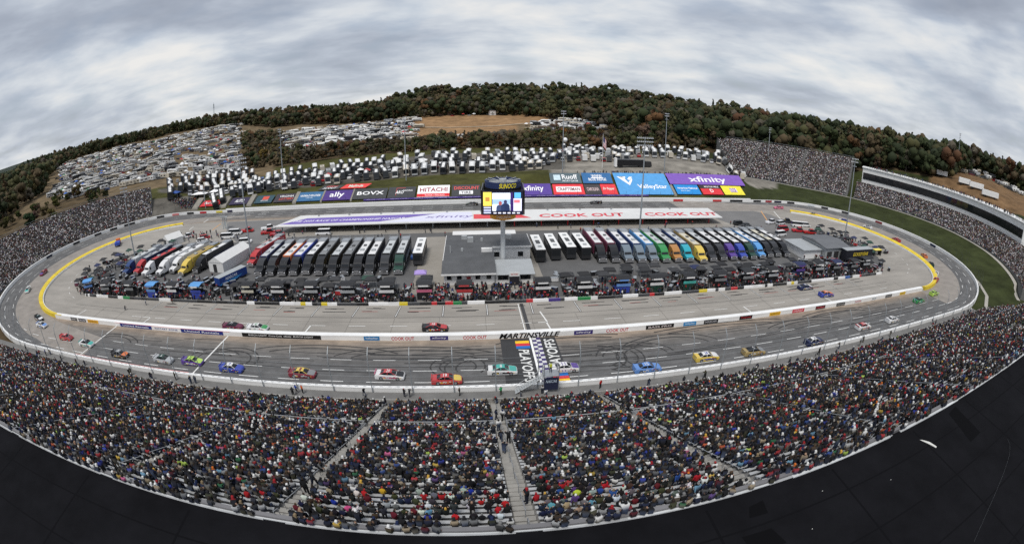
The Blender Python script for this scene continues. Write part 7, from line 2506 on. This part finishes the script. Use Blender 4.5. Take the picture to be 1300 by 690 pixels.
# close front edges of the wood get extra trees
ed = np.array([(a, dens_ok(a, 0)[0] + RNG.uniform(0, 14)) for a in np.arange(-1.5, 1.5, .0085)])
rd = np.array([(a, dens_ok(a, 0)[1] - RNG.uniform(0, 30)) for a in np.arange(-1.5, 1.5, .0055)])
mid = np.array([(a, D) for a, D in [(RNG.uniform(-.42, .5), RNG.uniform(322, 400)) for _ in range(700)] + [(RNG.uniform(-.49, -.405), RNG.uniform(345, 640)) for _ in range(260)]])
fp = np.concatenate([fp, ed, rd])
def forest(name, P, label, small=False, tab=TW_FOR):
    X, Y = CAM[0] + P[:, 1] * np.sin(P[:, 0]), CAM[1] + P[:, 1] * np.cos(P[:, 0])
    Z = terrain(X, Y)
    n = len(P)
    which = NR.integers(0, len(FV), n)
    names = [t[0] for t in tab]
    w = np.array([t[1] for t in tab], float)
    # colours cluster in patches over the hillside
    pn = np.sin(X * .012 + 2 * np.sin(Y * .009)) + np.cos(Y * .014 + X * .006)
    ci = NR.choice(len(names), n, p=w / w.sum())
    col = np.array([TC[k] for k in names])[ci] * NR.uniform(.78, 1.25, (n, 1))
    warm = (pn > .9) & (NR.random(n) < .22)
    col[warm] = np.array((.075, .045, .022)) * NR.uniform(.7, 1.1, (warm.sum(), 1))
    col = .72 * col + .28 * np.array([.040, .042, .020])
    s = (.75 + NR.random(n) ** 2 * 1.05) * (.5 if small else 1.0)
    th = NR.uniform(0, 6.28, n)
    Vs, Fs, Cs, base = [], [], [], 0
    for k, (V, F, S) in enumerate(FV):
        idx = np.where(which == k)[0]
        c, sn = np.cos(th[idx]), np.sin(th[idx])
        x = (V[None, :, 0] * c[:, None] - V[None, :, 1] * sn[:, None]) * s[idx, None] + X[idx, None]
        y = (V[None, :, 0] * sn[:, None] + V[None, :, 1] * c[:, None]) * s[idx, None] + Y[idx, None]
        z = V[None, :, 2] * s[idx, None] + Z[idx, None] - .6
        Vs.append(np.stack([x, y, z], -1).reshape(-1, 3))
        Fs.append((F[None] + (base + np.arange(len(idx)) * len(V))[:, None, None]).reshape(-1, 3))
        Cs.append((col[idx][:, None, :] * S[None, :, None]).reshape(-1, 3))
        base += len(idx) * len(V)
    me = np_mesh(name, np.concatenate(Vs), np.concatenate(Fs), M_LEAFA, np.concatenate(Cs))
    thing(name, label, 'wood', me=me)['kind'] = 'stuff'
forest('forest', fp, 'autumn woods covering the ridge behind the whole speedway')
forest('undergrowth', mid, 'low brown and olive brush on the slope behind the camper lots', True, TW_BRUSH)
# radio mast and water tower on the skyline
x, y = polar(-.545, 1080)
z = tz(x, y)
t = thing('radio_mast', 'thin lattice radio mast on the wooded skyline left of centre', 'mast', (x, y, z))
mb = MB()
for s in (-1, 1):
    mb.cyl((s * 2.0, 0, 0), (s * .5, 0, 46), .3, .2, 4)
for i in range(12):
    mb.cyl((-1.8 + .1 * i, 0, i * 3.6), (1.8 - .1 * i, 0, i * 3.6 + 3.6), .15, n=4)
ob('lattice', mb.mesh('lattice', M_POLE), t)
for i in range(4):
    mb = MB()
    mb.cyl((0, -1.4, 34 + 2.6 * i), (0, 1.4, 34 + 2.6 * i), .9, n=8)
    ob('dish', mb.mesh('dish', M_POLE), t)
x, y = polar(1.165, 860)
z = tz(x, y)
t = thing('water_tower', 'round water tower above the trees at the right end of the skyline', 'water tower', (x, y, z))
mb = MB()
mb.cyl((0, 0, 0), (0, 0, 16.5), 1.4, 1.2, 12)
ob('stem', mb.mesh('stem', M_POLE), t)
bm = bmesh.new()
bmesh.ops.create_uvsphere(bm, u_segments=20, v_segments=12, radius=5.0)
for v in bm.verts:
    v.co.z *= .75
me = bpy.data.meshes.new('tank')
bm.to_mesh(me)
bm.free()
me.materials.append(mat('tank_grey', (.22, .25, .27), .6))
ob('tank', me, t, (0, 0, 19))

# ------------------------------------------------------------------ sky, sun, camera
SUN_EL, SUN_AZ = math.radians(62), math.radians(205)   # azimuth from +y towards +x
w = bpy.data.worlds.new('World')
sc.world = w
w.use_nodes = True
nt = w.node_tree
N, L = nt.nodes, nt.links
bg = N['Background']
bg.inputs['Strength'].default_value = 0.081
sky = N.new('ShaderNodeTexSky')
sky.sky_type = 'NISHITA'
sky.sun_disc = False
sky.sun_elevation = SUN_EL
sky.sun_rotation = SUN_AZ
tc = N.new('ShaderNodeTexCoord')
sep = N.new('ShaderNodeSeparateXYZ')
L.new(tc.outputs['Generated'], sep.inputs[0])
def math_node(op, a, b=None):
    n = N.new('ShaderNodeMath')
    n.operation = op
    for i, v in enumerate((a, b)):
        if v is None:
            continue
        if isinstance(v, (int, float)):
            n.inputs[i].default_value = v
        else:
            L.new(v, n.inputs[i])
    return n.outputs[0]
zz = math_node('ADD', math_node('MAXIMUM', sep.outputs['Z'], 0.0), 0.21)
px_, py_ = math_node('DIVIDE', sep.outputs['X'], zz), math_node('DIVIDE', sep.outputs['Y'], zz)
cmb = N.new('ShaderNodeCombineXYZ')
L.new(px_, cmb.inputs[0])
L.new(py_, cmb.inputs[1])
def noise(scale, rot, stretch, detail=6, rough=.58, dist=0.6, off=(0, 0, 0)):
    mp = N.new('ShaderNodeMapping')
    mp.inputs['Scale'].default_value = stretch
    mp.inputs['Rotation'].default_value = (0, 0, rot)
    mp.inputs['Location'].default_value = off
    L.new(cmb.outputs[0], mp.inputs['Vector'])
    n = N.new('ShaderNodeTexNoise')
    n.inputs['Scale'].default_value = scale
    n.inputs['Detail'].default_value = detail
    n.inputs['Roughness'].default_value = rough
    n.inputs['Distortion'].default_value = dist
    L.new(mp.outputs[0], n.inputs['Vector'])
    return n.outputs['Fac']
mp3 = N.new('ShaderNodeMapping')
mp3.inputs['Scale'].default_value = (.9, .9, 4.2)
mp3.inputs['Rotation'].default_value = (0.03, -0.05, 0.5)
mp3.inputs['Location'].default_value = (.35, 1.2, .4)
L.new(tc.outputs['Generated'], mp3.inputs['Vector'])
n3 = N.new('ShaderNodeTexNoise')
n3.inputs['Scale'].default_value = 2.3
n3.inputs['Detail'].default_value = 7
n3.inputs['Roughness'].default_value = .5
n3.inputs['Distortion'].default_value = .2
L.new(mp3.outputs[0], n3.inputs['Vector'])
nA = n3.outputs['Fac']
nB = noise(2.6, -.1, (.9, 1.15, 1), 5, .52, .15, (4.1, 2.2, 0))
low = math_node('MULTIPLY', math_node('SUBTRACT', .30, math_node('MINIMUM', math_node('MAXIMUM', sep.outputs['Z'], 0.0), .30)), .30)
mixn = math_node('ADD', math_node('ADD', math_node('MULTIPLY', nA, .74), math_node('MULTIPLY', nB, .26)), math_node('SUBTRACT', low, .03))
ramp = N.new('ShaderNodeValToRGB')
cr = ramp.color_ramp
cr.elements[0].position = .34
cr.elements[0].color = (2.7, 3.0, 3.6, 1)
cr.elements[1].position = .66
cr.elements[1].color = (7.2, 7.1, 6.9, 1)
for p, c in ((.43, (3.3, 3.65, 4.3)), (.50, (4.2, 4.6, 5.25)), (.575, (5.7, 6.0, 6.35))):
    e = cr.elements.new(p)
    e.color = (*c, 1)
L.new(mixn, ramp.inputs['Fac'])
# thin blue shows through where the deck is thinnest
mx = N.new('ShaderNodeMix')
mx.data_type = 'RGBA'
fac = N.new('ShaderNodeMapRange')
fac.inputs['From Min'].default_value = .30
fac.inputs['From Max'].default_value = .50
fac.inputs['To Min'].default_value = .80
fac.inputs['To Max'].default_value = .96
L.new(nB, fac.inputs['Value'])
L.new(fac.outputs['Result'], mx.inputs['Factor'])
L.new(sky.outputs['Color'], mx.inputs['A'])
L.new(ramp.outputs['Color'], mx.inputs['B'])
L.new(mx.outputs['Result'], bg.inputs['Color'])

sd = bpy.data.lights.new('sun', 'SUN')
sd.energy = 1.8
sd.angle = math.radians(20)
sd.color = (1.0, .96, .90)
so = bpy.data.objects.new('sun', sd)
COL.objects.link(so)
dv = Vector((math.cos(SUN_EL) * math.sin(SUN_AZ), math.cos(SUN_EL) * math.cos(SUN_AZ), math.sin(SUN_EL)))
so.rotation_euler = dv.to_track_quat('Z', 'Y').to_euler()

cd = bpy.data.cameras.new('camera')
cd.type = 'PANO'
cd.panorama_type = 'FISHEYE_EQUISOLID'
cd.fisheye_fov = PI
cd.sensor_fit = 'HORIZONTAL'
cd.sensor_width = 36
cd.fisheye_lens = 600.569 / 1300 * 36
cd.shift_y = -43.037 / 690
cd.clip_start = .5
cd.clip_end = 12000
co_ = bpy.data.objects.new('camera', cd)
COL.objects.link(co_)
yaw, pitch, roll = CAMROT
cyw, syw, cp, sp = math.cos(yaw), math.sin(yaw), math.cos(pitch), math.sin(pitch)
f = Vector((syw * cp, cyw * cp, -sp))
r = Vector((cyw, -syw, 0))
u = r.cross(f)
cro, sro = math.cos(roll), math.sin(roll)
r2, u2 = r * cro + u * sro, u * cro - r * sro
co_.matrix_world = Matrix(((r2.x, u2.x, -f.x, CAM[0]), (r2.y, u2.y, -f.y, CAM[1]), (r2.z, u2.z, -f.z, CAM[2]), (0, 0, 0, 1)))
sc.camera = co_
sc.view_settings.view_transform = 'Standard'
sc.view_settings.look = 'None'
sc.view_settings.exposure = 0.56
sc.view_settings.gamma = 1.0
sc.render.engine = 'CYCLES'
sc.cycles.max_bounces = 4
sc.cycles.diffuse_bounces = 2
sc.cycles.glossy_bounces = 2
sc.cycles.use_denoising = False
